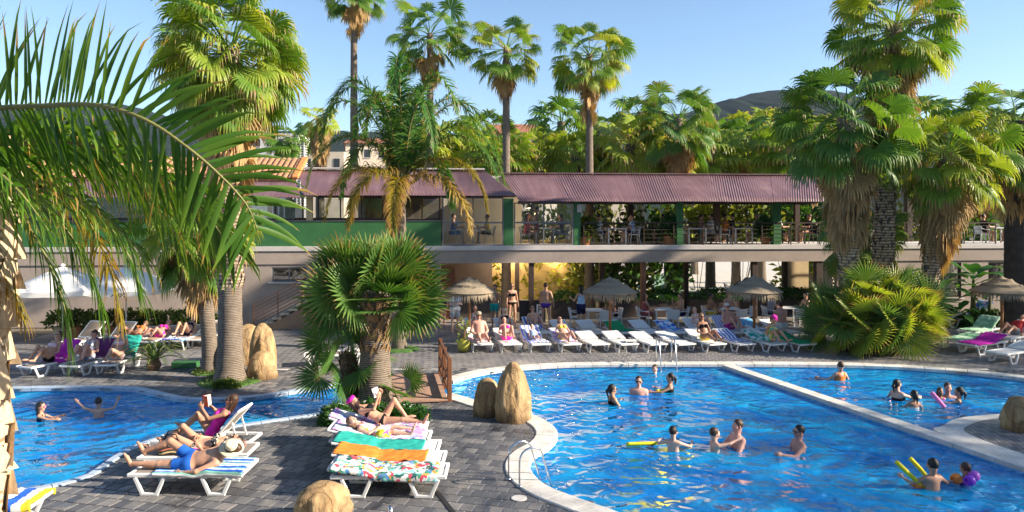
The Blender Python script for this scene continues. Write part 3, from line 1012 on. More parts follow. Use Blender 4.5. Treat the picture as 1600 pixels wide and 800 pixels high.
house('cream house with red tiled roof behind the tall palms', 800, 214, 110, 9, 1.9, 8, m_creamw, True, 3, 4)
house('smaller cream house with red roof right of the tiled house', 845, 224, 118, 6, 1.5, 6, m_white, True, 2, 2)
house('pale house with low red roof behind the queen palm', 585, 228, 120, 9, 1.2, 8, m_creamw, True, 2, 4, .2)
house('white house far behind the clay roof at left', 440, 212, 130, 8, 1.2, 7, m_white, False, 3, 4)
house('cream block behind the thick-skirted palm', 512, 240, 105, 6, 1, 6, m_creamw, False, 2, 3)
house('pale house with red roof at the foot of the far hill', 955, 222, 150, 7, 1.6, 6, m_creamw, True, 2, 3)
house('far white house with red roof on the right behind the palms', 1135, 238, 160, 8, 1.6, 7, m_white, True, 2, 4)
c = P(469, 222, 60)
tw = thing('white_tower', 'white gridded ventilation tower rising behind the corrugated roof', 'tower', (c.x, 60, 0))
MB().box((0, 0, c.z / 2), (.8, .8, c.z)).build('core', m_frame, tw)
for k in range(26):
    MB().box((0, 0, c.z - .12 - k * .2), (.92, .92, .09)).build('slat', m_white, tw)
for x in (-.44, -.15, .15, .44): MB().box((x, -.47, c.z - 2.6), (.06, .04, 5.2)).build('rib', m_white, tw)
# ochre courtyard wall behind the open bay; two added lamps brighten it
u0, u1 = ub(762, 8), ub(893, 8)
o = MB().box(((u0 + u1) / 2, 8, 1.65), (u1 - u0, .25, 3.3)).build('courtyard_wall', m_ochre, loc=B(0, 0), rot=(0, 0, TH))
tag(o, 'plain ochre wall seen through the open ground-floor bay', 'wall')
for du in (-1.2, 1.2):
    wl = thing('wall_fill_lamp', ['left warm wall lamp over the ochre courtyard wall', 'right warm wall lamp over the ochre courtyard wall'][du > 0], 'lamp', B((u0 + u1) / 2 + du, 7.55, 3.0), TH)
    MB().box((0, .14, 0), (.08, .36, .05)).build('bracket', m_black, wl)
    MB().box((0, -.05, 0), (1.0, .12, .07)).build('housing', m_slab, wl)
    ld = bpy.data.lights.new('lamp_light', 'AREA'); ld.shape = 'RECTANGLE'; ld.size = .9; ld.size_y = .08; ld.energy = 90; ld.color = (1.0, .72, .36)
    lo_ = bpy.data.objects.new('lamp_light', ld); COL.objects.link(lo_); lo_.parent = wl; lo_.location = (0, -.05, -.045); lo_.rotation_euler = (math.radians(38), 0, 0)
u0, u1 = ub(1226, 5), ub(1262, 5)
o = MB().box(((u0 + u1) / 2, 5, 1.5), (u1 - u0, .2, 3.0)).build('courtyard_wall', m_ochre, loc=B(0, 0), rot=(0, 0, TH))
tag(o, 'narrow ochre wall panel behind the seated guests at the right of the bay', 'wall')
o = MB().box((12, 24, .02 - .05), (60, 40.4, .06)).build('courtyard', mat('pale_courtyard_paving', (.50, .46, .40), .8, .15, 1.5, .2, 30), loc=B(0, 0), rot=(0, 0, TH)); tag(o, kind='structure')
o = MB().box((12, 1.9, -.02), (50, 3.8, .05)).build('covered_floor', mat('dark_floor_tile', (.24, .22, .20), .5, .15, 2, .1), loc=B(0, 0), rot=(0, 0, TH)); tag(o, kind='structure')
# thin evening haze over the whole place; the far hills fade into it
hz_ = NT('evening_haze')
pv = hz_.n('VolumePrincipled')
pv.inputs['Color'].default_value = (.55, .72, 1.0, 1)
pv.inputs['Density'].default_value = .00007
hz_.l(pv.outputs[0], hz_.out.inputs['Volume'])
o = MB().box((0, 480, 88), (2600, 1360, 184)).build('haze', hz_.m); tag(o, kind='stuff')
# lit lamps the photograph shows: small spots under the slab, one pendant behind the upstairs glazing
def lamp(label, p, energy, col, r=.09, cord=.12):
    t_ = thing('ceiling_lamp', label, 'lamp', p)
    MB().tube([(0, 0, .03), (0, 0, cord)], .012, 6).build('stem', m_black, t_)
    MB().lathe([(r * .5, .05), (r, 0), (r * .96, -.005), (r * .4, .045)], seg=16).build('shade', m_slab, t_)
    em = NT('lamp_glow_' + str(round(energy))); e_ = em.n('Emission'); e_.inputs['Color'].default_value = (*col, 1); e_.inputs['Strength'].default_value = 9
    em.l(e_.outputs[0], em.out.inputs['Surface'])
    MB().lathe([(0, -.035), (r * .45, -.02), (r * .5, .01), (0, .03)], seg=12).build('bulb', em.m, t_)
    ld = bpy.data.lights.new('lamp_light', 'POINT'); ld.energy = energy; ld.color = col; ld.shadow_soft_size = .06
    lo_ = bpy.data.objects.new('lamp_light', ld); COL.objects.link(lo_); lo_.parent = t_; lo_.location = (0, 0, -.07)
for k_, px_ in enumerate((786, 800, 814)):
    q_ = B(ub(px_, 2.0), 2.0, 2.83)
    lamp(['left', 'middle', 'right'][k_] + ' small lit spot of three under the slab behind the standing woman', q_, 28, (1.0, .82, .58))
lamp('lit pendant lamp behind the upstairs glazing', B(ub(826, 1.6), 1.6, 4.95), 45, (1.0, .78, .45), .13, .5)
# the hotel wing the photograph is taken from; it stands unseen behind the camera
m_hotel = mat('hotel_render', (.66, .58, .48), .85, .08, .5, .1)
hb = thing('hotel_wing', 'pale rendered hotel wing behind the viewer that shades the pool', 'hotel', (0, 0, 0))
HOTEL = [((2, -10, 4.5), (34, 12, 9.0))]
for c, sz in HOTEL:
    wl = MB().box(c, sz).build('wall', m_hotel, hb)
    for j in range(1, 3):
        MB().box((c[0] + 3, c[1] + sz[1] / 2 + .6, j * 3.0), (sz[0] - 8, 1.2, .18)).build('balcony_slab', m_slab, wl)
# ================================================================ palms and other plants
m_fan = leaf_mat('fan_palm_leaf', (.095, .19, .024), (.21, .28, .04), (.32, .22, .09), .06, .42)
m_fan_y = leaf_mat('yellow_green_fan_leaf', (.20, .28, .034), (.34, .36, .06), (.38, .26, .10), .06, .45)
m_fan_d = leaf_mat('dark_green_fan_leaf', (.06, .145, .03), (.12, .21, .04), (.28, .2, .08), .05, .38)
m_dead = leaf_mat('dead_palm_leaf', (.30, .19, .08), (.45, .31, .15), dryness=0, trans=.2, rough=.8, hue=.05)
m_pin = leaf_mat('feather_palm_leaf', (.055, .15, .024), (.12, .22, .03), (.30, .20, .06), .12, .42)
m_pin_fg = leaf_mat('near_feather_leaf', (.05, .125, .014), (.13, .22, .022), (.36, .24, .06), .05, .45)
m_pin_y = leaf_mat('yellow_feather_leaf', (.22, .19, .022), (.32, .25, .035), (.36, .22, .06), .2, .45)
m_bush = leaf_mat('shrub_leaf', (.035, .105, .018), (.07, .16, .025), trans=.35, hue=.2)
m_hedge = leaf_mat('hedge_leaf', (.085, .125, .025), (.17, .19, .04), trans=.35, hue=.25)
m_banana = leaf_mat('banana_leaf', (.04, .13, .03), (.06, .17, .035), trans=.4, hue=.1)
m_petiole = mat('palm_stalk', (.17, .17, .05), .6, .2, 5, .1)
def trunk_mat(name, a, b, ring=9.0):
    t = NT(name)
    v = t.obj_co()
    vz = t.obj_co((.35, .35, 1))
    n1 = t.noise(v, 6, 5, .65)
    w = t.n('TexWave'); w.wave_type = 'BANDS'; w.bands_direction = 'Z'
    w.inputs['Scale'].default_value = ring; w.inputs['Distortion'].default_value = 5; w.inputs['Detail'].default_value = 3
    t.l(vz, w.inputs['Vector'])
    f = t.math('ADD', t.math('MULTIPLY', n1, .6), t.math('MULTIPLY', w.outputs['Fac'], .4))
    c = t.ramp(f, [(.3, a), (.7, b)])
    return t.done(t.principled(c, .9, .15, 0, t.bump(f, .7, .03)))
m_trunk = trunk_mat('grey_palm_trunk', (.10, .078, .06), (.25, .205, .165), 7)
m_trunk_b = trunk_mat('brown_palm_trunk', (.10, .058, .03), (.30, .19, .105), 7)
m_boot = trunk_mat('leaf_base_boot', (.20, .14, .09), (.55, .43, .31), 3)

def fan_leaf(seed, elev, R=.9, pet=1.0, nseg=24, spread=2.3, droop=.8, bend=.5, fold=.35, lod=0, cup=.15, twist=.25, d0=.42):
    """one fan leaf growing from the origin along +X, gravity along -Z; returns V, F, uv"""
    r = random.Random(seed)
    V, Fa, UV = [], [], []
    # stalk
    p = np.zeros(3); th = elev
    ns = 5
    line = [p.copy()]
    for k in range(ns):
        th -= bend / ns
        p = p + np.array((math.cos(th), 0, math.sin(th))) * pet / ns
        line.append(p.copy())
    for k, q in enumerate(line):
        w = .022 * (1.3 - .7 * k / ns)
        b0 = len(V)
        V += [q + (0, -w, 0), q + (0, 0, w), q + (0, w, 0)]
        UV += [(.0, .5)] * 3
        if k:
            Fa += [(b0 - 3, b0, b0 + 1, b0 - 2), (b0 - 2, b0 + 1, b0 + 2, b0 - 1)]
    d = np.array((math.cos(th), 0, math.sin(th))); y = np.array((0, 1.0, 0)); n = np.array((-math.sin(th), 0, math.cos(th)))
    tw = r.uniform(-twist, twist)
    y, n = y * math.cos(tw) + n * math.sin(tw), n * math.cos(tw) - y * math.sin(tw)
    st = [0, .28, .52, .7, .86, 1.0] if lod == 0 else [0, .5, .8, 1.0]
    dphi = 2 * spread / nseg
    for i in range(nseg):
        phi = -spread + (i + .5) * dphi + r.uniform(-.02, .02)
        L = R * (.80 + .2 * math.cos(phi * .6)) * r.uniform(.9, 1.05)
        dr = d * math.cos(phi) + y * math.sin(phi)
        sd = -d * math.sin(phi) + y * math.cos(phi)
        q = line[-1].copy()
        cur = dr + n * cup
        rv = r.random()
        dl = droop * r.uniform(.75, 1.25)
        prev = 0
        for k, s in enumerate(st):
            if k:
                w_ = max(0, (s - d0) / (1 - d0)) ** 1.3 * dl
                cc = cur * (1 - min(.95, w_)) + np.array((0, 0, -1.0)) * w_
                cc /= np.linalg.norm(cc) + 1e-9
                q = q + cc * (s - prev) * L
            prev = s
            hw = min(s, .52) * L * math.tan(dphi / 2) * 1.03
            if s > .52: hw *= max(.04, 1 - ((s - .52) / .48) ** 1.4)
            b0 = len(V)
            V += [q - sd * hw, q + n * hw * fold, q + sd * hw]
            UV += [(s, rv)] * 3
            if k:
                Fa += [(b0 - 3, b0 - 2, b0 + 1, b0), (b0 - 2, b0 - 1, b0 + 2, b0 + 1)]
    return np.array(V), Fa, np.array(UV)
ELEV = [1.25, .85, .45, .1, -.3, -.75]
def leaf_set(name, m, R, pet, nseg, droop, lod=0, spread=2.3, bend=.5, fold=.35, elevs=ELEV, var=3, cup=.15, twist=.75, d0=.4):
    out = []
    for k, e in enumerate(elevs):
        row = []
        for q in range(var):
            V, Fa, UV = fan_leaf(k * 17 + q * 5 + len(name), e, R, pet, nseg, spread, droop * (1 + .1 * k), bend * (1.1 - .1 * k), fold, lod, cup, twist, d0)
            row.append(mesh_np(name, V, Fa, m, False, UV))
        out.append(row)
    return out
SET_TALL = leaf_set('frond', m_fan, .86, 1.25, 30, .75)
SET_TALLD = leaf_set('frond', m_fan_d, .88, 1.2, 30, .75)
SET_LUSH = leaf_set('frond', m_fan_y, 1.0, 1.05, 34, .8)
SET_STIFF = leaf_set('frond', m_fan_d, .84, .66, 28, .10, spread=2.0, bend=.35, fold=.5, elevs=[1.3, 1.0, .65, .3, -.1, -.5], cup=.1, twist=1.35, d0=.45)
SET_STIFFM = leaf_set('frond', leaf_mat('mid_green_fan_leaf', (.085, .17, .04), (.15, .24, .06), (.28, .2, .08), .04, .4), .84, .66, 28, .10, spread=2.0, bend=.35, fold=.5, elevs=[1.3, 1.0, .65, .3, -.1, -.5], cup=.1, twist=1.35, d0=.45)
SET_STIFFY = leaf_set('frond', m_fan_y, .80, .58, 28, .12, spread=2.0, bend=.35, fold=.5, elevs=[1.3, 1.0, .65, .3, -.1, -.5], cup=.1, twist=1.35, d0=.45)
SET_BACK = leaf_set('frond', m_fan, 1.0, .9, 18, .65, 1, fold=.4)
SET_BACKY = leaf_set('frond', m_fan_y, 1.0, .9, 18, .65, 1, fold=.4)
SET_DEAD = leaf_set('dead_frond', m_dead, .85, .8, 16, .9, 1, spread=1.5, bend=.5, elevs=[-.75, -1.0, -1.2, -1.35])
ORD_ = ['first', 'second', 'third', 'fourth', 'fifth', 'sixth', 'seventh', 'eighth', 'ninth', 'tenth']
GA = math.pi * (3 - math.sqrt(5))
def palm_trunk(root, H, r0, r1, lean=(0, 0), flare=1.35, m=m_trunk, seg=16, rough=.03, seed=0):
    rows = max(10, int(H / .16))
    V, Fa = [], []
    for j in range(rows + 1):
        t = j / rows
        rr = r0 + (r1 - r0) * t + (r0 * (flare - 1)) * math.exp(-t * H / .35)
        rr *= 1 + .02 * math.sin(j * 2.1)
        cx, cy_ = lean[0] * t ** 1.5, lean[1] * t ** 1.5
        for k in range(seg):
            a = 2 * math.pi * k / seg
            w = 1 + rough * noise.noise((math.cos(a) * 2.5 + seed, math.sin(a) * 2.5, t * H * 2.2))
            V.append((cx + math.cos(a) * rr * w, cy_ + math.sin(a) * rr * w, t * H - .06 * (j == 0)))
    for j in range(rows):
        for k in range(seg):
            k2 = (k + 1) % seg
            Fa.append((j * seg + k, j * seg + k2, (j + 1) * seg + k2, (j + 1) * seg + k))
    Fa.append([rows * seg + k for k in range(seg)])
    return link('trunk', mesh_np('trunk', np.array(V), Fa, m, True), root)
def boots(root, z0, z1, r, lean, H, seed, m=m_boot, size=.17, step=.105, nper=9, out=.05):
    """criss-cross stubs of old leaf bases on a trunk, joined into one part"""
    rr_ = random.Random(seed)
    mb = MB()
    j = 0
    z = z0
    while z < z1:
        t = z / H
        cx, cy_ = lean[0] * t ** 1.5, lean[1] * t ** 1.5
        R_ = r(z) if callable(r) else r
        for k in range(nper):
            a = 2 * math.pi * (k + .5 * (j % 2)) / nper + rr_.uniform(-.22, .22)
            c, s = math.cos(a), math.sin(a)
            w = size * .55 * rr_.uniform(.8, 1.15); h = size * rr_.uniform(.9, 1.5); o_ = out * rr_.uniform(.6, 1.5)
            base = np.array((cx + c * R_ * .96, cy_ + s * R_ * .96, z + rr_.uniform(-.07, .07)))
            tn = np.array((-s, c, 0)); ou = np.array((c, s, 0)); up = np.array((0, 0, 1.))
            sk = rr_.uniform(-.35, .35)
            top = base + up * h + ou * o_ + tn * sk * w
            mb.add([base - tn * w, base + tn * w, top + tn * w * .22, top - tn * w * .22, top - ou * o_ * 1.4 + tn * w * .2, top - ou * o_ * 1.4 - tn * w * .2, base + ou * .01 + up * h * .3],
                   [(0, 1, 6), (1, 2, 6), (2, 3, 6), (3, 0, 6), (3, 2, 4, 5)])
        z += step
        j += 1
    return tag(mb.build('leaf_bases', m, root), kind='stuff')
def fan_palm(name, label, base, H, n=36, scale=1.0, ndead=18, r0=.2, r1=.16, lean=(0, 0), seed=1, sets=SET_TALL, skirt=.9, sets2=None, joined=False, boot=None, group=None, flare=1.35, emax=1.35, emin=-.8, m=m_trunk, lowmesh=None, cat='palm tree', deadsets=None):
    r = random.Random(seed * 101 + 7)
    root = thing(name, label, cat, base, 0, group)
    palm_trunk(root, H, r0, r1, lean, flare, m, 16 if not joined else 10, seed=seed)
    if boot: boots(root, boot[0], boot[1], lambda z: r0 + (r1 - r0) * z / H, lean, H, seed, size=.27, step=.16, nper=8, out=.085)
    top = Vector((lean[0], lean[1], H))
    JV, JF, JU, nb = [], [], [], 0
    ne = len(sets)
    for i in range(n):
        t = i / max(1, n - 1)
        e = emax + (emin - emax) * t ** .85 + r.uniform(-.12, .12)
        lev = sets[0]
        k = min(range(ne), key=lambda q: abs((ELEV if ne == 6 else [0])[q] - e))
        src = sets if (sets2 is None or r.random() > .4) else sets2
        me = src[k][r.randrange(len(src[k]))]
        a = i * GA + r.uniform(-.3, .3)
        sc = scale * r.uniform(.82, 1.1) * (.8 if i < 3 else 1)
        rad = .8 * r1
        loc = top + Vector((math.cos(a) * rad, math.sin(a) * rad, .12 - .5 * scale * t))
        tilt = ELEV[k] - e if ne == 6 else 0
        if not joined:
            link('frond', me, root, loc=loc, rot=(r.uniform(-.12, .12), max(-.25, min(.25, tilt)), a), scale=sc)
        else:
            JV.append((me, Matrix.LocRotScale(loc, Matrix.Rotation(a, 3, 'Z').to_quaternion(), Vector((sc,) * 3))))
    dsets = deadsets or SET_DEAD
    for i in range(ndead):
        t = i / max(1, ndead - 1)
        me = dsets[min(3, int(t * 3 + r.uniform(0, 1.2)))][r.randrange(2)]
        a = i * GA + r.uniform(-.3, .3)
        z = H - .35 * scale - t * skirt
        tt = z / H
        loc = Vector((lean[0] * tt ** 1.5 + math.cos(a) * r1 * .7, lean[1] * tt ** 1.5 + math.sin(a) * r1 * .7, z))
        sc = scale * r.uniform(.75, 1.05)
        if not joined:
            link('dead_frond', me, root, loc=loc, rot=(0, 0, a), scale=sc)
        else:
            JV.append((me, Matrix.LocRotScale(loc, Matrix.Rotation(a, 3, 'Z').to_quaternion(), Vector((sc,) * 3))))
    if joined:
        for nm, which in (('crown', False), ('dead_skirt', True)):
            VV_, FF_, UU_, off, mm = [], [], [], 0, None
            for me, M in JV:
                if me.name.startswith('dead') != which: continue
                c = CACHE(me)
                Mn = np.array(M)
                VV_.append(c[0] @ Mn[:3, :3].T + Mn[:3, 3]); FF_.append(c[1] + off); UU_.append(c[2]); off += len(c[0]); mm = me.materials[0]
            if VV_:
                link(nm, mesh_np(nm, np.concatenate(VV_), np.concatenate(FF_), mm, False, np.concatenate(UU_)), root)
    return root
_cache = {}
def CACHE(me):
    if me.name not in _cache:
        n = len(me.vertices)
        co = np.zeros(n * 3, np.float32); me.vertices.foreach_get('co', co)
        li = np.zeros(len(me.loops), np.int32); me.loops.foreach_get('vertex_index', li)
        uvl = np.zeros(len(me.loops) * 2, np.float32); me.uv_layers[0].data.foreach_get('uv', uvl)
        uv = np.zeros((n, 2), np.float32); uv[li] = uvl.reshape(-1, 2)
        _cache[me.name] = (co.reshape(-1, 3), li.reshape(-1, 4), uv)
    return _cache[me.name]

def pinnate(seed, rachis, n, lmax, width, droop, ang=.9, vee=.5, taper=.35, roll=0.0, wild=.15, lod=4, cut0=.08):
    """feather leaf: leaflets along a rachis polyline; returns V, F, uv and the rachis mesh data"""
    r = random.Random(seed)
    pts = catmull([Vector(p) for p in rachis], 8)
    L = [0]
    for a, b in zip(pts, pts[1:]): L.append(L[-1] + (b - a).length)
    def at(s):
        s *= L[-1]
        for i in range(len(L) - 1):
            if s <= L[i + 1] + 1e-9:
                k = (s - L[i]) / max(1e-9, L[i + 1] - L[i])
                return pts[i].lerp(pts[i + 1], k), (pts[i + 1] - pts[i]).normalized()
        return pts[-1], (pts[-1] - pts[-2]).normalized()
    leaflets = []
    for i in range(n):
        s = cut0 + (1 - cut0) * (i + .5) / n
        p, t = at(s)
        side = t.cross(Vector((0, 0, 1)))
        if side.length < .05: side = Vector((1, 0, 0))
        side.normalize()
        up = side.cross(t).normalized()
        if roll: side, up = side * math.cos(roll) + up * math.sin(roll), up * math.cos(roll) - side * math.sin(roll)
        for sg in (-1, 1):
            ll = lmax * (min(1, (s + .12) * 3) ** .5) * (1 - (s ** 2.2) * (1 - taper)) * r.uniform(.85, 1.1)
            a = ang * (1 - .45 * s) + r.uniform(-wild, wild)
            ve = vee + r.uniform(-wild, wild) * 1.5
            d = t * math.cos(a) + (side * sg * math.cos(ve) + up * math.sin(ve)) * math.sin(a)
            q = p.copy()
            V, Fa, UV = [], [], []
            wv = width * r.uniform(.8, 1.15)
            kn = r.random()
            wd = d.cross(up).normalized()
            for k in range(lod + 1):
                u = k / lod
                if k:
                    g = droop * u ** 1.5 * r.uniform(.8, 1.2)
                    dd = (d * (1 - min(.95, g)) + Vector((0, 0, -1)) * g).normalized()
                    q = q + dd * ll / lod
                hw = wv * (.55 + .45 * min(1, u * 5)) * max(.03, 1 - u ** 2.4) * .5
                b0 = len(V)
                V += [q - wd * hw, q + up * hw * .35 * -1, q + wd * hw]
                UV += [(u, kn)] * 3
                if k: Fa += [(b0 - 3, b0 - 2, b0 + 1, b0), (b0 - 2, b0 - 1, b0 + 2, b0 + 1)]
            leaflets.append((V, Fa, UV))
    return leaflets, pts
def feather_frond(root, seed, rachis, n, lmax, width, droop, m, name='frond', rr=.02, split=False, **kw):
    lf, pts = pinnate(seed, rachis, n, lmax, width, droop, **kw)
    k = len(pts)
    rm = MB().tube(pts[::2] + ([pts[-1]] if len(pts) % 2 == 0 else []), [rr * (1.15 - .95 * i / (len(pts[::2]))) for i in range(len(pts[::2]) + (1 if len(pts) % 2 == 0 else 0))], 6)
    fr = rm.build(name, m_petiole, root, smooth=True)
    if split:
        for V, Fa, UV in lf:
            b = Vector(V[1])
            o = link('leaflet', mesh_np('leaflet', np.array([Vector(q) - b for q in V]), Fa, m, True, np.array(UV)), fr, loc=b)
    else:
        Vs, Fs, Us, o_ = [], [], [], 0
        for V, Fa, UV in lf:
            Vs += V; Fs += [[i + o_ for i in f] for f in Fa]; Us += UV; o_ += len(V)
        link('leaflets', mesh_np('leaflets', np.array([tuple(q) for q in Vs]), Fs, m, True, np.array(Us)), fr)
    return fr
def leaf_cloud(n, rad, size, seed, shell=.55, droop=0.0, aspect=.45, flatbase=True):
    """many small pointed leaves through an ellipsoid, uneven; returns V, F, uv"""
    r = np.random.default_rng(seed)
    d = r.normal(size=(n, 3)); d /= np.linalg.norm(d, axis=1)[:, None]
    if flatbase: d[:, 2] = np.abs(d[:, 2])
    q = shell + (1 - shell) * r.random(n) ** .6
    lump = np.array([1 + .28 * noise.noise((float(a[0]) * 2.2 + seed, float(a[1]) * 2.2, float(a[2]) * 2.2)) for a in d])
    c = d * (q * lump)[:, None] * np.array(rad)
    ax = d + r.normal(size=(n, 3)) * .7 + np.array((0, 0, .25 - droop)); ax /= np.linalg.norm(ax, axis=1)[:, None]
    sd = np.cross(ax, r.normal(size=(n, 3))); sd /= np.linalg.norm(sd, axis=1)[:, None]
    nn = np.cross(ax, sd)
    L = size * (.6 + .8 * r.random(n))[:, None]
    W = L * aspect * .5
    V = np.stack([c, c + ax * L * .5 + sd * W + nn * L * .06, c + ax * L - np.array((0, 0, .15)) * L, c + ax * L * .5 - sd * W + nn * L * .06], 1).reshape(-1, 3)
    Fa = np.arange(n * 4).reshape(n, 4)
    rv = r.random(n)
    UV = np.stack([np.tile([0, .5, 1, .5], n), np.repeat(rv, 4)], 1)
    return V, Fa, UV
def shrub(name, label, loc, rad, n, size, m, seed, cat='shrub', group=None, rz=0.0, stem=True, flowers=None, parent=None, zoff=0.0):
    root = thing(name, label, cat, loc, rz, group) if parent is None else parent
    V, Fa, UV = leaf_cloud(n, rad, size, seed)
    V[:, 2] += zoff
    link('foliage', mesh_np('foliage', V, Fa, m, False, UV), root)
    if stem:
        mb = MB()
        r = random.Random(seed)
        for k in range(5):
            a = r.uniform(0, 6.3)
            mb.tube([(0, 0, -.02), (math.cos(a) * rad[0] * .3, math.sin(a) * rad[1] * .3, rad[2] * .4 + zoff), (math.cos(a) * rad[0] * .6, math.sin(a) * rad[1] * .6, rad[2] * .75 + zoff)], [.02, .014, .008], 5)
        mb.build('stem', m_trunk_b, root)
    if flowers:
        r = random.Random(seed + 5)
        mb = MB()
        for k in range(flowers):
            a, e = r.uniform(0, 6.3), r.uniform(.2, 1.5)
            c = (math.cos(a) * math.cos(e) * rad[0], math.sin(a) * math.cos(e) * rad[1], math.sin(e) * rad[2] + zoff)
            for q in range(5):
                b = q * 1.2566
                mb.add([c, (c[0] + .03 * math.cos(b), c[1] + .03 * math.sin(b), c[2] + .012), (c[0] + .03 * math.cos(b + .8), c[1] + .03 * math.sin(b + .8), c[2] + .012)], [(0, 1, 2)])
        tag(mb.build('flower', mat('white_petal', (.8, .8, .78), .6, .05), root), kind='stuff')
    return root
m_moss = mat('low_grass', (.05, .12, .02), .9, .4, 12, .6, 60, world_co=True)

# ---- the two palms by the left basin
pA = G(352, 600); pA.y += .35
A = fan_palm('fan_palm', 'huge fan palm with smooth grey trunk beside the left basin', pA, 9.25, 96, 1.1, 70, .33, .27, (-.05, .1), 11, SET_LUSH, 3.0, SET_TALL, boot=(2.6, 7.6, .2), flare=1.5, emin=-1.2)
pB = G(316, 588); pB.y += .6
fan_palm('fan_palm', 'shorter fan palm with brown skirt just left of the huge palm', pB, 4.5, 52, 1.0, 46, .21, .2, (-.5, 0), 12, SET_TALL, 1.0, SET_LUSH, flare=1.5, emin=-1.0)
for p_, r_, lb in ((pA, .85, 'round patch of low grass at the foot of the huge left palm'), (pB, .55, 'small grass patch at the foot of the shorter left palm')):
    rt = thing('grass_patch', lb, 'grass', (p_.x, p_.y, 0))
    MB().lathe([(r_, .0), (r_ * .95, .03), (r_ * .4, .06), (0, .07)], seg=28, wob=.15).build('turf', m_moss, rt, smooth=True)
    V, Fa, UV = leaf_cloud(1500, (r_ * .98, r_ * .98, .09), .09, 5, .2, aspect=.2)
    V[:, 2] += .02
    tag(link('grass_blades', mesh_np('grass_blades', V, Fa, m_hedge, False, UV), rt), kind='stuff')
p = G(350, 606); shrub('low_shrub', 'small bright green plant in front of the huge left palm trunk', (p.x + .05, p.y, .03), (.36, .2, .16), 500, .11, m_hedge, 4, stem=False)
# ---- stiff fan palm in the middle, with its dark young neighbour
pC = G(583, 646); pC.y += .25
C = fan_palm('stiff_fan_palm', 'stout stiff-leaved fan palm in the middle behind the towel loungers', pC, 2.80, 72, 1.08, 0, .40, .30, (.0, .0), 21, SET_STIFF, .5, SET_STIFFM, flare=1.2, emin=-.02)
boots(C, 1.35, 2.65, lambda z: .36 - .04 * z / 2.6, (0, 0), 2.72, 4, mat('orange_brown_boot', (.26, .16, .075), .9, .35, 7, .5, 30), .2, .12, 10, .07)
p2 = G(545, 640); p2.y += .3
C2 = fan_palm('young_fan_palm', 'small dark fan palm with fibrous trunk left of the stout one', p2, 1.25, 16, .85, 5, .17, .19, (-.1, 0), 22, SET_STIFF, .5, flare=1.05, emin=-.9, m=m_trunk_b)
boots(C2, .05, 1.2, .18, (-.1, 0), 1.25, 9, mat('dark_fibre_boot', (.13, .085, .05), .95, .35, 9, .6, 30), .16, .1, 8, .06)
p3 = G(618, 642); p3.y += .25
fan_palm('young_fan_palm', 'tiny fan palm sprouting right of the stout trunk', p3, .28, 6, .8, 0, .07, .06, (0, 0), 25, SET_STIFF, .2, emin=.0, emax=.9)
for px, py, rx, sd_ in ((522, 668, .42, 1), (600, 668, .45, 2), (632, 668, .5, 3), (570, 662, .5, 4)):
    p = G(px, py)
    shrub('low_shrub', ['round green shrub at the head of the reading woman in black', 'bright green shrub in front of the stout palm trunk', 'wide flowering green shrub right of the stout palm', 'green shrub between the two middle palm trunks'][sd_ - 1], (p.x, p.y + .35, -.01), (rx, .36, .42), 1700, .085, m_bush, sd_ * 7, flowers=10)
# ---- queen palm
pD = G(624, 546)
D = thing('queen_palm', 'feather-leaved queen palm with slim grey trunk in front of the terrace', 'palm tree', pD)
HD = 5.0
palm_trunk(D, HD + .9, .24, .15, (.08, 0), 1.2, m_trunk, seed=31)
specs = [  # azimuth (0 = right, pi/2 = away), length, rise, end drop, yellow
    (3.0, 2.9, 1.9, .3, 0), (2.2, 2.6, 2.2, 1.0, 0), (1.4, 2.2, 2.3, 1.9, 0), (.5, 2.5, 2.0, .9, 0), (-.1, 3.0, 1.3, -.6, 0), (4.3, 2.3, 1.8, .6, 0), (5.2, 2.5, 1.7, .3, 0),
    (3.4, 2.7, 1.0, -.7, 0), (.15, 2.5, .5, -1.3, 1), (3.25, 2.2, .25, -1.5, 1), (2.6, 2.4, .9, -.9, 0), (5.9, 2.2, .0, -1.9, 1), (4.0, 1.9, .1, -1.7, 1), (1.0, 2.4, .6, -1.2, 0), (4.7, 1.6, -.1, -1.9, 1), (1.8, 2.2, .6, -1.1, 0), (2.75, 2.9, 2.3, .6, 0), (.3, 2.9, 1.9, .2, 0), (5.6, 2.2, 2.3, 1.3, 0), (3.7, 2.3, 2.2, 1.1, 0), (4.75, 1.8, 2.6, 2.0, 0), (1.9, 2.0, 2.7, 2.2, 0), (6.0, 2.9, 1.0, -.4, 0)]
for i, (a, Ln, up_, dn, yl) in enumerate(specs):
    c, s = math.cos(a), math.sin(a)
    Ln *= 1.15; up_ *= 1.45
    z0 = HD + .95
    ra = [(.1 + c * .1, s * .1, z0), (.1 + c * Ln * .3, s * Ln * .3, z0 + up_ * .72), (.1 + c * Ln * .65, s * Ln * .65, z0 + up_ * .95 + dn * .1), (.1 + c * Ln * .92, s * Ln * .92, z0 + up_ * .6 + dn * .5), (.1 + c * Ln * 1.02, s * Ln * 1.02, z0 + up_ * .2 + dn)]
    feather_frond(D, i + 40, ra, 110, .80, .05, .62 if not yl else .75, m_pin_y if yl else m_pin, rr=.03, ang=1.15, vee=.3, wild=.34, cut0=.06, lod=5)
MB().tube([(.08, 0, HD + .2), (.1, 0, HD + 1.0), (.12, 0, HD + 2.0)], [.19, .15, .05], 12).build('crownshaft', m_petiole, D, smooth=True)
MB().tube([(.2, -.1, HD + .6), (.6, -.3, HD + .8), (.9, -.4, HD + 1.1), (1.0, -.4, HD + 1.5)], [.05, .07, .06, .01], 8).build('flower_sheath', mat('dry_sheath', (.35, .25, .1), .8, .2), D, smooth=True)
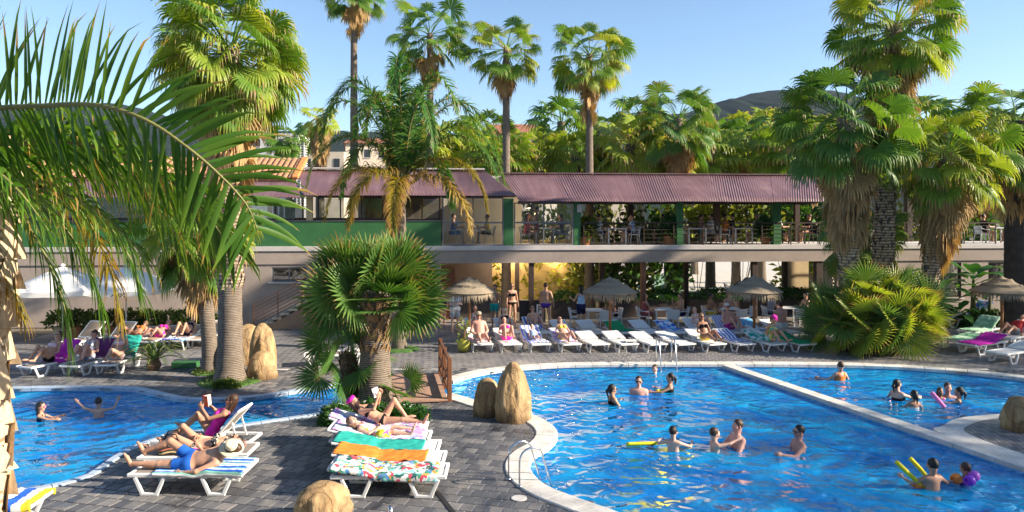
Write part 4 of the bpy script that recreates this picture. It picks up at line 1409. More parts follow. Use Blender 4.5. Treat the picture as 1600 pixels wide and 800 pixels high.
for k in range(5):
    a = k * .5 + 3.6
    MB().tube([(.1, 0, HD + .9), (.1 + math.cos(a) * .3, math.sin(a) * .3, HD + .6), (.1 + math.cos(a) * .42, math.sin(a) * .42, HD - .1)], [.04, .025, .01], 6).build('flower_stalk', m_pin_y, D)
rt = thing('grass_patch', 'grass patch at the foot of the queen palm', 'grass', (pD.x, pD.y, 0))
MB().lathe([(.7, .0), (.6, .05), (0, .08)], seg=24, wob=.15).build('turf', m_moss, rt, smooth=True)
# ---- tall palms behind the roof
for i, (px, pyc, d, sc, n_, lb) in enumerate([
        (553, -22, 38, 1.0, 34, 'very tall slim fan palm whose crown is cut by the top edge'),
        (672, 52, 37.5, 1.12, 34, 'tall fan palm above the left part of the purple roof'),
        (791, 74, 37, 1.05, 34, 'tall fan palm over the step of the roof, left of the pair'),
        (921, 84, 37, 1.12, 38, 'tall fan palm with golden skirt, right of the roof step')]):
    b = GX(px, d)
    z = P(px, pyc, d).z
    fan_palm('tall_fan_palm', lb, b, z, n_, sc, 16, .25, .15, (0, 0), 50 + i, SET_TALL, 1.0 if i < 3 else 1.6, SET_TALLD if i < 2 else SET_LUSH, group='tall palms behind the roof', emin=-.75)
b = GX(1060, 40); fan_palm('fan_palm', 'bushy fan palm with hanging brown skirt behind the roof centre right', b, P(1060, 185, 40).z, 44, 1.3, 34, .28, .25, (0, 0), 60, SET_TALL, 1.7, SET_TALLD)
# ---- right-hand group
pR = G(1330, 548)
fan_palm('fan_palm', 'large fan palm with rough scaly trunk left in the right-hand group', G(1328, 540), P(1318, 180, 25.5).z, 56, 1.25, 120, .33, .29, (-.15, 0), 71, SET_TALL, 2.7, SET_TALLD, boot=(1.2, 5.6, .2), emin=-.7)
b = GX(1378, 27.2); fan_palm('fan_palm', 'tallest fan palm of the right-hand group, crown at the top edge', b, P(1398, 38, 27.2).z, 56, 1.25, 110, .36, .28, (.45, 0), 72, SET_TALL, 2.6, SET_LUSH, boot=(1.2, 8, .22), emin=-.7)
b = GX(1448, 26.4); fan_palm('fan_palm', 'lush fan palm with golden skirt right of the scaly trunks', b, P(1482, 238, 26.4).z, 56, 1.15, 120, .27, .24, (.75, 0), 73, SET_LUSH, 2.3, SET_TALL, boot=(1.0, 4.4, .18), emin=-.75)
b = GX(1590, 28.5); fan_palm('fan_palm', 'big fan palm with thick dark trunk at the right edge', b, P(1590, 190, 28.5).z, 58, 1.2, 60, .48, .42, (0, 0), 74, SET_TALLD, 1.9, SET_TALL, emin=-1.0, m=mat('near_black_trunk', (.05, .042, .038), .9, .3, 5, .6, 20))
b = GX(1352, 29.3); fan_palm('fan_palm', 'low fan palm with brown skirt half hidden behind the scaly trunks', b, 3.9, 30, 1.0, 40, .22, .2, (0, 0), 75, SET_TALLD, 1.6, SET_LUSH)
# ---- low fan clump under the right group
cl = thing('fan_palm_clump', 'wide low clump of stiff fan leaves under the right-hand palms', 'shrub', (pR.x + .78, pR.y - .2, 0))
r = random.Random(3)
for st_ in range(7):
    ox, oy = [(-1.1, .3), (-.5, -.35), (.35, -.5), (1.1, -.1), (.0, .35), (.8, .5), (-.9, .6)][st_]
    hz = [.7, 1.0, 1.0, 1.15, 1.75, 1.65, 1.1][st_]
    MB().tube([(ox, oy, -.05), (ox * 1.05, oy, hz)], [.13, .11], 8).build('stem', m_trunk_b, cl)
    for i in range(19):
        t = i / 18
        e = 1.25 - 1.7 * t + r.uniform(-.1, .1)
        k = min(range(6), key=lambda q: abs([1.3, 1.0, .65, .3, -.1, -.5][q] - e))
        src = SET_STIFFY if r.random() < (.5 + .12 * (ox + 1.3)) else SET_STIFFM
        link('frond', src[k][r.randrange(2)], cl, loc=(ox * 1.05, oy, hz), rot=(r.uniform(-.15, .15), r.uniform(-.1, .1), i * GA + st_), scale=r.uniform(.95, 1.25))
# ---- background mass of palms behind the roof
bg = [(500, 184, 46, .62, 20, 110, 'thick-skirted fan palm behind the white tower', 1), (452, 214, 60, 1.0, 26, 6, 'small dark palm behind the white tower at left', 0), (762, 205, 50, 1.1, 26, 40, 'brown-skirted palm left of the tall palm over the roof step', 1),
      (877, 190, 48, 1.25, 28, 50, 'straw-coloured shaggy palm between the two tall palms', 1), (700, 225, 44, 1.3, 34, 8, 'bushy green palm behind the roof beside the queen palm', 0), (735, 235, 46, 1.1, 34, 8, 'green palm low behind the roof, left of the red-roofed house', 0),
      (985, 225, 42, 1.35, 40, 14, 'lush yellow-green palm left of the bushy skirted palm', 1), (1000, 175, 52, 1.1, 30, 14, 'dark-topped palm behind the lush yellow-green one', 0), (830, 235, 44, 1.1, 34, 10, 'low green palm in front of the red-roofed house', 1),
      (1110, 235, 44, 1.2, 36, 26, 'yellow-tipped palm right of the bushy skirted palm', 1), (1150, 215, 47, 1.2, 36, 30, 'green palm below the hill crest at right', 0), (1190, 205, 50, 1.3, 36, 26, 'broad palm under the hill, left of the right-hand group', 1),
      (1235, 230, 43, 1.25, 36, 30, 'golden palm just left of the right-hand group', 1), (1270, 215, 46, 1.2, 36, 24, 'palm peeping out behind the large right-hand palm', 0), (900, 238, 43, 1.0, 34, 12, 'low palm beside the cypress', 1),
      (780, 245, 41, 1.0, 30, 10, 'low yellowish palm right behind the roof ridge', 1), (1045, 245, 42, 1.0, 30, 8, 'low green palm behind the roof under the bushy palm', 0), (1420, 190, 42, 1.3, 36, 20, 'palm in the gap of the right-hand group', 0),
      (1530, 215, 40, 1.3, 36, 24, 'palm behind the lush palm near the right edge', 1), (655, 235, 42, 1.1, 30, 8, 'green palm behind the queen palm crown', 0), (950, 200, 55, 1.0, 30, 6, 'small far palm right of the cypress', 0), (1085, 215, 58, 1.2, 30, 10, 'far palm between the bushy palm and the hill', 0)]
for i, (px, pyc, d, sc, n_, nd, lb, yl) in enumerate(bg):
    b = GX(px, d)
    fan_palm('background_palm', lb, b, P(px, pyc, d).z, n_, sc * 1.15, nd, .3, .26, (0, 0), 100 + i, SET_BACKY if yl else SET_BACK, 3.2 if nd > 100 else 2.2 if nd > 20 else .8, SET_BACK if yl else SET_BACKY, joined=True, group='palms beyond the roof', emin=-.8)
# undergrowth seen under and over the roof, courtyard plants
for i, (px, d, w_, h_) in enumerate([(700, 39, 3.2, 5.8), (800, 42, 3.2, 5.6), (860, 41, 2.6, 5.4), (960, 39.5, 2.5, 5.3), (1010, 39, 2.4, 5.2), (1090, 40, 3, 5.5), (1160, 39.5, 3, 5.4), (1230, 40, 3, 5.6), (1300, 41, 3.2, 5.8), (1400, 40, 3.4, 5.6), (1500, 39.5, 3.4, 5.4), (1600, 40, 3.4, 5.8)]):
    b = GX(px, d)
    shrub('garden_shrub', f'tall leafy garden shrub beyond the terrace, {["first", "second", "third", "fourth", "fifth", "sixth", "seventh", "eighth", "ninth", "tenth", "eleventh", "last"][i]} from the left', b, (w_, 1.4, h_ - (2.6 if 5 <= i <= 7 else 0)), 1500, .42, [m_hedge, m_bush, m_fan_y][i % 3], 200 + i, group='shrubs beyond the terrace', zoff=2.7 if 5 <= i <= 7 else 0)
b = GX(934, 43)
cy_root = thing('cypress', 'narrow dark green cypress behind the roof', 'tree', b)
V, Fa, UV = leaf_cloud(5000, (.62, .62, P(934, 195, 43).z), .2, 77, .5)
ztop = P(934, 195, 43).z
fz = V[:, 2] / ztop
V[:, :2] *= np.clip(1.15 - fz, .05, 1)[:, None] ** .6
link('foliage', mesh_np('foliage', V, Fa, m_bush, False, UV), cy_root)
MB().tube([(0, 0, -.1), (0, 0, ztop * .8)], [.14, .04], 8).build('trunk', m_trunk_b, cy_root)
# ---- feather palm close on the left, its frond crossing the top left corner
DF = 7.4
base = Vector((-6.42, 8.9, 0))
K = thing('feather_palm', 'feather palm close at the left edge with peeling tan trunk and long arching fronds', 'palm tree', base)
topz = 5.55
ptr = palm_trunk(K, topz, .22, .15, (.32, -.1), 1.15, trunk_mat('peeling_tan_trunk', (.26, .17, .10), (.62, .50, .36), 3), 18, .06, 91)
boots(K, .3, 5.0, lambda z: .22 - .07 * z / 5.5, (.32, -.1), topz, 91, mat('pale_sheath', (.55, .42, .28), .85, .3, 5, .5, 20, stretch=(1, 1, .3)), .5, .42, 4, .05)
ori = base
def rel(px, py, d): return P(px, py, d) - ori
top = Vector((.32, -.1, topz))
fr_specs = [  # rachis in pixels and distance, pairs, leaflet length, droop, vee, split, material
    ([(-420, 300, 8.2), (-260, 225, 7.6), (-130, 185, 7.0), (-20, 170, 6.8), (70, 165, 6.6), (150, 164, 6.3), (225, 186, 6.2), (290, 228, 6.2), (345, 275, 6.3), (385, 320, 6.4), (402, 360, 6.5)], 105, 1.12, .052, .34, .12, 1, m_pin_fg, 1.4),
    ([(-90, 220, 8.2), (-20, 235, 8.2), (60, 262, 8.2), (130, 310, 8.2), (190, 380, 8.2), (220, 450, 8.2)], 60, .9, .048, .7, .05, 0, m_pin_fg, .5),
    ([(-90, 230, 8.6), (-40, 260, 8.6), (10, 310, 8.6), (60, 380, 8.6), (95, 460, 8.6), (110, 540, 8.6)], 56, .8, .044, .75, .0, 0, m_pin_fg, .5),
    ([(-90, 240, 8.9), (-60, 280, 8.9), (-30, 350, 8.9), (10, 430, 8.9), (40, 500, 8.9)], 50, .7, .044, .8, .0, 0, m_pin_y, .4),
    ([(-90, 225, 9.4), (0, 215, 9.6), (90, 225, 9.8), (170, 260, 10), (240, 320, 10.2), (290, 390, 10.3)], 64, 1.0, .048, .75, .1, 0, m_pin_fg, .6),
    ([(-90, 215, 9.0), (0, 240, 9.4), (80, 290, 9.7), (140, 350, 9.9), (175, 430, 10), (190, 500, 10)], 56, .85, .045, .8, .0, 0, m_pin_y, .5),
    ([(-90, 215, 7.4), (-60, 225, 6.9), (-20, 255, 6.5), (30, 300, 6.3), (75, 360, 6.2)], 44, .9, .048, .65, .1, 0, m_pin_fg, .8),
    ([(-90, 215, 7.8), (0, 225, 7.4), (110, 222, 7.2), (210, 250, 7.1), (300, 310, 7.1), (360, 385, 7.2)], 80, .95, .056, .75, .1, 0, m_pin_fg, .9),
    ([(-90, 225, 10.4), (20, 205, 10.6), (130, 230, 10.8), (230, 290, 11), (310, 370, 11)], 70, 1.15, .055, .85, .05, 0, m_pin_fg, .6),
    ([(-90, 235, 9.2), (-10, 260, 9.3), (70, 320, 9.4), (130, 400, 9.5), (160, 480, 9.5)], 60, .95, .05, .85, .0, 0, m_pin_fg, .5),
    ([(-90, 225, 7.9), (0, 285, 7.6), (80, 295, 7.4), (160, 335, 7.3), (225, 400, 7.3)], 54, .85, .05, .8, .05, 0, m_pin_fg, .7),
]
for i, (pp, n_, ll, wd_, dr, ve, sp, m_, ro_) in enumerate(fr_specs):
    ra = [rel(*q) for q in pp]
    ra[0] = top + (ra[0] - top) * .15
    feather_frond(K, 300 + i, ra, n_, ll, wd_, dr, m_, rr=.028, split=bool(sp), ang=1.75 if i == 0 else 1.1, vee=ve, roll=ro_, wild=.22, taper=.55, lod=6 if i == 0 else 5, cut0=.1)
# ---- cycad
p = G(240, 578)
cyc = thing('cycad', 'dark green cycad with rosette of stiff feather leaves by the left basin', 'plant', (p.x, p.y, 0))
MB().lathe([(.16, -.02), (.2, .15), (.15, .3), (0, .34)], seg=12, wob=.2).build('stem', m_trunk_b, cyc)
for i in range(26):
    a = i * GA; t = i / 25
    e = 1.1 - 1.15 * t; c, s = math.cos(a), math.sin(a); Lf = .95 * (1 - .15 * t)
    pts_ = [(0, 0, .28), (c * Lf * .4 * math.cos(e) + c * .1, s * Lf * .4 * math.cos(e) + s * .1, .3 + Lf * .55 * math.sin(e) + .06), (c * Lf * .9 * math.cos(e * .8) + c * .05, s * Lf * .9 * math.cos(e * .8), .28 + Lf * .7 * math.sin(e * .85)), (c * Lf * 1.15 * math.cos(e * .6), s * Lf * 1.15 * math.cos(e * .6), .22 + Lf * .6 * math.sin(e * .8))]
    feather_frond(cyc, 400 + i, pts_, 22, .17, .02, .1, m_fan_d, rr=.014, ang=1.1, vee=.3, wild=.08, lod=2, taper=.6)
# ---- hedge of potted shrubs behind the left loungers
for i in range(9):
    px = 95 + i * 28
    p = GX(px, 27.6 + .15 * (i % 2))
    rt = shrub('potted_shrub', f'leafy shrub in a pot behind the left loungers, {["leftmost", "second from the left", "third from the left", "fourth from the left", "middle one", "sixth from the left", "seventh from the left", "second from the right", "rightmost"][i]}', p, (.52, .45, .55), 620, .15, m_hedge, 500 + i, group='potted shrubs by the left wall', zoff=.5, flowers=6 if i % 3 == 0 else None)
    MB().lathe([(.2, 0), (.27, .4), (.29, .42), (.26, .45), (.0, .44)], seg=16).build('pot', m_terrac if i % 2 else m_ochre, rt, smooth=False)
p = G(290, 574); o = MB().box((p.x, p.y, .09), (.75, .3, .18)).build('green_box', m_green); bevel(o, .02); tag(o, 'low dark green box on the paving beside the shorter left palm', 'box')
# ---- banana plants by the right wall
def banana(label, loc, seed, h, n=7, sc=1.0):
    r = random.Random(seed)
    root = thing('banana_plant', label, 'plant', loc)
    MB().tube([(0, 0, -.03), (.03, 0, h * .5), (.05, 0, h)], [.1 * sc, .08 * sc, .05 * sc], 10).build('stem', mat('banana_stem', (.12, .11, .05), .7, .3), root, smooth=True)
    for i in range(n):
        a = i * GA + seed; e = 1.25 - .9 * i / n + r.uniform(-.1, .1)
        L_ = sc * r.uniform(1.1, 1.6); W_ = .23 * sc
        V, Fa, UV = [], [], []
        q = Vector((0, 0, 0)); th = e
        kn = r.random()
        for k in range(11):
            t = k / 10
            if k:
                th -= .11 + .05 * t
                q = q + Vector((math.cos(th), 0, math.sin(th))) * L_ / 10
            w = 0.012 if t < .2 else W_ * math.sin(math.pi * min(1, (t - .2) / .8) ** .75) + .004
            nrm_ = Vector((-math.sin(th), 0, math.cos(th)))
            wob = .03 * math.sin(k * 2.3 + i)
            V += [q + Vector((0, -w, 0)) + nrm_ * (w * .25 + wob), q, q + Vector((0, w, 0)) + nrm_ * (w * .25 - wob)]
            UV += [(t, kn)] * 3
            b0 = len(V) - 3
            if k: Fa += [(b0 - 3, b0 - 2, b0 + 1, b0), (b0 - 2, b0 - 1, b0 + 2, b0 + 1)]
        link('leaf', mesh_np('leaf', np.array(V), Fa, m_banana, True, np.array(UV)), root, loc=(.05, 0, h * (.85 + .15 * (1 - i / n))), rot=(0, 0, a))
for i, (px, d, h, sc, lb) in enumerate(((1465, 31.2, 1.6, 1.2, 'tall banana plant in front of the right-hand window'), (1520, 31, 1.9, 1.35, 'banana plant with large paddle leaves by the right wall'), (1545, 30.6, 1.2, 1.1, 'shorter banana plant left of the thick dark trunk'), (1400, 31.5, 1.7, 1.1, 'banana plant behind the scaly trunks'), (1495, 30.4, .5, .8, 'small banana shoot at the foot of the right wall'))):
    banana(lb, GX(px, d), i * 3 + 1, h, 8, sc)
for i, (px, d) in enumerate(((1480, 30.6), (1530, 30.2), (1558, 30))):
    shrub('low_shrub', ['low shrub under the right-hand window', 'low shrub at the foot of the banana plants', 'low shrub beside the thick dark trunk'][i], GX(px, d), (.7, .4, .75), 700, .16, m_bush, 600 + i)
# ---- long planters with shrubs in the open bay
m_planter = mat('dark_brown_planter', (.045, .03, .025), .6, .15, 3, .1)
for i, (px0, px1, v_) in enumerate(((862, 900, .9), (948, 1000, 1.0), (1010, 1066, 1.0), (1076, 1172, 1.1), (1180, 1280, 1.2))):
    u0, u1 = ub(px0, v_), ub(px1, v_)
    c = B((u0 + u1) / 2, v_)
    rt = thing('planter', f'long dark planter with green shrubs in the open bay, {["leftmost", "second from the left", "middle one", "second from the right", "rightmost"][i]}', 'planter', c, TH, 'planters in the open bay')
    o = MB().box((0, 0, .4), (u1 - u0, .45, .8)).build('box', m_planter, rt); bevel(o, .02)
    shrub(None, None, None, ((u1 - u0) / 2 * .98, .36, .52), int(700 * (u1 - u0)), .12, m_bush, 700 + i, parent=rt, zoff=.74, stem=False)
# ---- terracotta pots with plants on the terrace
for i, px in enumerate((915, 1046, 1196)):
    p = B(ub(px, .5), .5, 3.3)
    rt = shrub('potted_plant', ['potted flowering plant right of the glazed bay upstairs', 'potted palm-like plant left of the middle green post upstairs', 'potted plant left of the right green post upstairs'][i], p, (.38, .3, .85), 420, .3, [m_hedge, m_bush, m_bush][i], 800 + i, zoff=.35, cat='plant')
    MB().lathe([(.17, 0), (.26, .33), (.29, .34), (.29, .40), (.25, .40), (0, .37)], seg=18).build('pot', m_terrac, rt)
p = G(724, 551)
rt = shrub('potted_plant', 'thin plant in a yellow-green glazed pot by the footbridge', (p.x, p.y + .2, 0), (.2, .2, .7), 40, .2, m_hedge, 820, zoff=.4, cat='plant')
MB().lathe([(.13, 0), (.21, .12), (.22, .28), (.19, .38), (.2, .40), (.16, .40), (0, .36)], seg=18).build('pot', mat('yellow_green_glaze', (.42, .40, .06), .3, .15), rt, smooth=True)

# ---- tall trees added out of the picture on the right to filter the low sun
def sun_filter_tree(label, x, y, z0, z1, R, seed, n=1900):
    r = random.Random(seed)
    root = thing('sun_filter_tree', label, 'tree', (x, y, 0), 0, 'garden trees on the sunny side')
    MB().tube([(0, 0, -.1), (.1, .1, z0 * .6), (0, 0, z0 + (z1 - z0) * .6)], [.32, .24, .1], 10).build('trunk', m_trunk_b, root, smooth=True)
    for k in range(6):
        a = k * GA
        MB().tube([(0, 0, z0 * .8), (math.cos(a) * R * .4, math.sin(a) * R * .4, z0 + (z1 - z0) * .35), (math.cos(a) * R * .75, math.sin(a) * R * .75, z0 + (z1 - z0) * .6)], [.12, .08, .03], 6).build('limb', m_trunk_b, root)
    V, Fa, UV = leaf_cloud(n, (R, R, (z1 - z0) / 2), .48, seed, .15, flatbase=False)
    V[:, 2] += (z0 + z1) / 2
    link('crown', mesh_np('crown', V, Fa, m_bush, False, UV), root)
for i, (x, y, z0, z1, R) in enumerate([(36, -13, 6, 19, 3.6), (38, -7, 6, 19.5, 3.8), (35, -1, 6, 19, 3.6), (38, 5, 5, 18.5, 3.8), (35, 10.5, 4, 15.5, 3.4), (37, 16, 3, 12.5, 3.2), (34, 21, 2.5, 11.5, 3.0), (37, 26.5, 2.5, 11, 3.2), (44, -18, 7, 21, 4), (45, -3, 7, 21, 4)]):
    if True: sun_filter_tree(f'leafy garden tree outside the picture on the right, {ORD_[i]} in its row', x, y, z0, z1, R, 900 + i, 2900 if i < 5 else 2000)
# ================================================================ furniture
m_plastic = mat('white_plastic', (.74, .74, .73), .35, .05, 5, .03)
m_sling = mat('taupe_sling', (.25, .21, .185), .8, .12, 3, .25, 220)
m_sling_w = mat('white_sling', (.66, .66, .65), .6, .06, 4, .15, 120)
m_sling_b = mat('beige_sling', (.42, .31, .22), .8, .1, 3, .2, 200)
def lounger_parts(beta, m_s, lowres=False, wide=.31):
    """returns a root with parts; foot at -Y, head at +Y; beta = back angle"""
    hs, y0, yh, bl_ = .33, -.95, .22, .74
    parts = []
    f = MB()
    for x in (-wide, wide):
        f.box((x, (y0 + .95) / 2, hs), (.055, .95 - y0, .065))
    for y in (y0 + .03, yh, .95 - .03):
        f.box((0, y, hs - .004), (2 * wide - .056, .06, .055))
    parts.append(('frame', f, m_plastic, .012))
    s = MB().box((0, (y0 + .06 + yh) / 2, hs + .012), (2 * wide - .07, yh - y0 - .10, .02))
    parts.append(('sling', s, m_s, .005))
    cb, sb = math.cos(beta), math.sin(beta)
    M_ = Matrix.Rotation(beta, 3, 'X')
    piv = Vector((0, yh + .04, hs + .05))
    b = MB()
    for x in (-wide + .0, wide - .0): b.box(piv + M_ @ Vector((x, bl_ / 2, .0)), (.05, bl_, .045), M=M_)
    b.box(piv + M_ @ Vector((0, bl_ - .02, .0)), (2 * wide - .052, .06, .05), M=M_)
    b.box(piv + M_ @ Vector((0, .02, .0)), (2 * wide - .052, .05, .04), M=M_)
    parts.append(('backrest', b, m_plastic, .012))
    parts.append(('back_sling', MB().box(piv + M_ @ Vector((0, bl_ / 2, .012)), (2 * wide - .06, bl_ - .10, .018), M=M_), m_s, .005))
    if beta > .25:
        st = MB()
        for x in (-wide + .09, wide - .09):
            st.bar(piv + M_ @ Vector((x, bl_ * .6, -.03)), (x, min(.9, yh + .04 + bl_ * .6 * cb + .12), hs), .025, .03)
        parts.append(('prop', st, m_plastic, 0))
    for yc in (-.58, .52):
        for x in (-wide, wide):
            l = MB()
            sx = x * 1.04
            l.bar((sx, yc - .24, hs - .03), (sx, yc - .12, .03), .05, .06)
            l.bar((sx, yc + .24, hs - .03), (sx, yc + .12, .03), .05, .06)
            l.box((sx, yc, .025), (.05, .30, .05))
            parts.append(('leg', l, m_plastic, .01))
    return parts
_lg = {}
def lounger(label, p, rz, beta=0.0, m_s=m_sling, group=None, wide=.31, z=0.0, sc=1.0):
    key = (round(beta, 2), m_s.name, wide)
    if key not in _lg:
        _lg[key] = [(n_, mb.mesh(n_, m_), bv) for n_, mb, m_, bv in lounger_parts(beta, m_s, wide=wide)]
    r = thing('sun_lounger', label, 'sun lounger', (p[0], p[1], z), rz, group, sc)
    for n_, me, bv in _lg[key]:
        o = link(n_, me, r)
        if bv: bevel(o, bv, 1)
    r['beta'] = beta
    r['sc'] = sc
    r['wide'] = wide
    return r
def seat_z(y, beta):
    hs, yh = .33, .22
    k = min(1, max(0, (y - yh + .05) / .2)); k = k * k * (3 - 2 * k)
    return hs + .024 + k * .051 + max(0, y - yh - .04) * math.tan(beta)
# ---- cloths
def cloth_mat(name, kind, cols, scale=1.0):
    if name in MATS: return MATS[name]
    t = NT(name)
    uv = t.n('UVMap')
    sep = t.n('SeparateXYZ'); t.l(uv.outputs['UV'], sep.inputs[0])
    v = t.obj_co()
    if kind == 'plain':
        c = t.ramp(t.noise(v, 5, 4), [(.3, tuple(k * .8 for k in cols[0])), (.7, tuple(min(1, k * 1.15) for k in cols[0]))])
    elif kind in ('stripe', 'stripe_len'):
        s = sep.outputs[1] if kind == 'stripe' else sep.outputs[0]
        f = t.math('FRACT', t.math('MULTIPLY', s, scale))
        st = [(i / len(cols), c_) for i, c_ in enumerate(cols)]
        c = t.ramp(f, st, 'CONSTANT')
    else:      # printed blotches
        vo = t.n('TexVoronoi'); vo.inputs['Scale'].default_value = scale; vo.inputs['Randomness'].default_value = 1
        w_ = t.n('TexNoise'); w_.inputs['Scale'].default_value = scale * .4
        mp = t.n('Mix'); mp.data_type = 'VECTOR'; mp.inputs[0].default_value = .25
        t.l(v, mp.inputs[4]); t.l(v, w_.inputs['Vector']); t.l(w_.outputs['Color'], mp.inputs[5])
        t.l(mp.outputs[1], vo.inputs['Vector'])
        cs = t.n('SeparateColor'); t.l(vo.outputs['Color'], cs.inputs[0])
        st = [(i / len(cols), c_) for i, c_ in enumerate(cols)]
        c = t.ramp(cs.outputs[0], st, 'CONSTANT')
    nb = t.bump(t.noise(v, 160, 2), .35, .006)
    p = t.principled(c, .9, .1, 0, nb)
    MATS[name] = t.done(p)
    return MATS[name]
def towel_mesh(name, m, beta, y0, y1, half, over=.12, seed=1, th=.012, wrinkle=.012, skew=0.0, nx=26, ny=48, overL=None, wide=.31):
    """towel draped along a lounger: follows bed and back, hangs over the sides"""
    V, UV, Fa = [], [], []
    oL = over if overL is None else overL
    tot = 2 * half + over + oL
    W = wide + .025
    for j in range(ny + 1):
        t = j / ny
        y = y0 + (y1 - y0) * t
        for i in range(nx + 1):
            s = i / nx
            a = -half - oL + tot * s + skew * (t - .5)
            edge = W if abs(a) > W else abs(a)
            zz = seat_z(y + .015 * noise.noise((s * 3, t * 3, seed)), beta) + .014
            x = a
            if abs(a) > W:
                drop = abs(a) - W
                x = math.copysign(W + min(drop, .02) + .012 * noise.noise((t * 9, seed, 1)), a)
                zz -= max(0, drop - .01)
            wr = noise.fractal(Vector((s * 3 + seed + .4 * t, t * 7 + s * 2.5, seed * .7)), .8, 2.1, 4)
            zz += abs(wr) * wrinkle * 1.6
            x += wr * wrinkle * .6
            V.append((x, y + .012 * noise.noise((s * 5, seed, t)), zz)); UV.append((s, t))
    for j in range(ny):
        for i in range(nx):
            a = j * (nx + 1) + i
            Fa.append((a, a + 1, a + nx + 2, a + nx + 1))
    return mesh_np(name, np.array(V), Fa, m, True, np.array(UV))
def towel(label, lg, m, y0=-.7, y1=.9, half=.30, over=.1, seed=1, wrinkle=.02, skew=0.0, overL=None, group=None, name='towel'):
    me = towel_mesh(name, m, lg['beta'], y0, y1, half + lg['wide'] - .31, over, seed, wrinkle=wrinkle, skew=skew, overL=overL, wide=lg['wide'])
    o = link(name, me, loc=lg.location, rot=lg.rotation_euler, scale=lg['sc'])
    md = o.modifiers.new('thick', 'SOLIDIFY'); md.thickness = .006; md.offset = 1
    return tag(o, label, 'towel', group)
WHT, BLU, LBL, NVY, GRN, TEA, ORG, PNK, YEL, RED, PUR = (.75, .75, .74), (.03, .12, .5), (.2, .5, .75), (.02, .03, .10), (.02, .30, .12), (.03, .36, .30), (.80, .22, .04), (.75, .1, .35), (.75, .6, .05), (.55, .04, .05), (.3, .06, .4)
t_blue_stripe = cloth_mat('blue_white_striped_towel', 'stripe_len', [LBL, WHT, BLU, BLU, LBL, WHT, BLU, (.25, .55, .45), WHT], 2.0)
t_teal = cloth_mat('teal_towel', 'plain', [TEA])
t_orange = cloth_mat('orange_towel', 'plain', [ORG])
t_floral = cloth_mat('tropical_print_towel', 'blotch', [WHT, (.08, .3, .2), (.7, .35, .08), WHT, (.1, .25, .5), (.75, .72, .66), (.6, .08, .12), (.03, .12, .12), WHT, (.25, .6, .55)], 16)
t_lilac = cloth_mat('lilac_print_towel', 'blotch', [WHT, (.45, .3, .7), (.3, .45, .8), WHT, (.7, .3, .6), WHT], 14)
t_multi = cloth_mat('yellow_blue_print_towel', 'stripe', [YEL, WHT, BLU, WHT, GRN, YEL, WHT, BLU, PUR], 1.6)
t_bw_thin = cloth_mat('thin_blue_striped_towel', 'stripe_len', [WHT, (.25, .3, .7)], 6)
t_bw_wide = cloth_mat('wide_blue_striped_towel', 'stripe_len', [WHT, BLU], 5)
t_green = cloth_mat('green_towel', 'plain', [GRN])
t_blue = cloth_mat('blue_print_towel', 'blotch', [BLU, LBL, BLU, (.3, .2, .6), WHT], 9)
t_cyan = cloth_mat('cyan_towel', 'blotch', [LBL, (.1, .4, .7), LBL, WHT], 5)
t_mag = cloth_mat('magenta_towel', 'plain', [(.55, .03, .40)])
t_sage = cloth_mat('sage_green_towel', 'blotch', [(.25, .5, .3), (.35, .6, .4), (.2, .45, .28), (.5, .7, .5)], 7)
t_red = cloth_mat('red_towel', 'plain', [RED])
R90 = math.radians(90)
# foreground left: three, feet to the left
LG = {}
LG['fl1'] = lounger('near white lounger under the man with the straw hat', (-5.38, 12.42), -R90)
LG['fl2'] = lounger('middle white lounger of the three beside the left basin', (-5.66, 13.28), -R90 + .03)
LG['fl3'] = lounger('white lounger with raised back under the woman in pink', (-5.86, 14.15), -R90 - .05, math.radians(48))
towel('blue and white striped towel hanging over the lounger under the man with the hat', LG['fl1'], t_blue_stripe, -.55, .97, .30, .12, 3, .012, .08, overL=.02)
# foreground centre: five, heads to the left
for k, (x, y, be, lb) in enumerate([(-2.02, 12.32, .10, 'nearest lounger of the middle row under the tropical print towel'), (-2.12, 12.97, .14, 'lounger under the orange towel in the middle row'), (-2.28, 13.62, .14, 'lounger under the teal towel in the middle row'),
                                   (-2.52, 14.24, .22, 'lounger of the girl in the floral swimsuit'), (-2.66, 14.86, .30, 'farthest lounger of the middle row under the reading woman in black')]):
    LG['fc%d' % k] = lounger(lb, (x, y), R90, be, m_sling_w)
towel('tropical print towel spread over the nearest lounger of the middle row', LG['fc0'], t_floral, -.80, .95, .30, .03, 5, .02, .05, overL=.14)
towel('orange towel spread over the second lounger of the middle row', LG['fc1'], t_orange, -.62, .97, .26, .03, 6, .02, -.04, overL=.05)
towel('teal towel spread over the third lounger of the middle row', LG['fc2'], t_teal, -.66, .97, .27, .02, 7, .02, .03, overL=.05)
towel('white and lilac print towel under the girl in the floral swimsuit', LG['fc3'], t_lilac, -.85, .9, .29, .03, 8)
towel('white and purple print towel under the reading woman in black', LG['fc4'], t_lilac, -.9, .97, .28, .03, 9)
# bottom-left corner lounger with bright towel
lg = lounger('lounger cut off by the bottom left corner of the picture', (G(2, 795).x, 10.98), R90 + .1, .2)
towel('yellow blue and white striped towel on the lounger in the bottom left corner', lg, t_multi, -.97, .97, .33, .12, 12, .04)
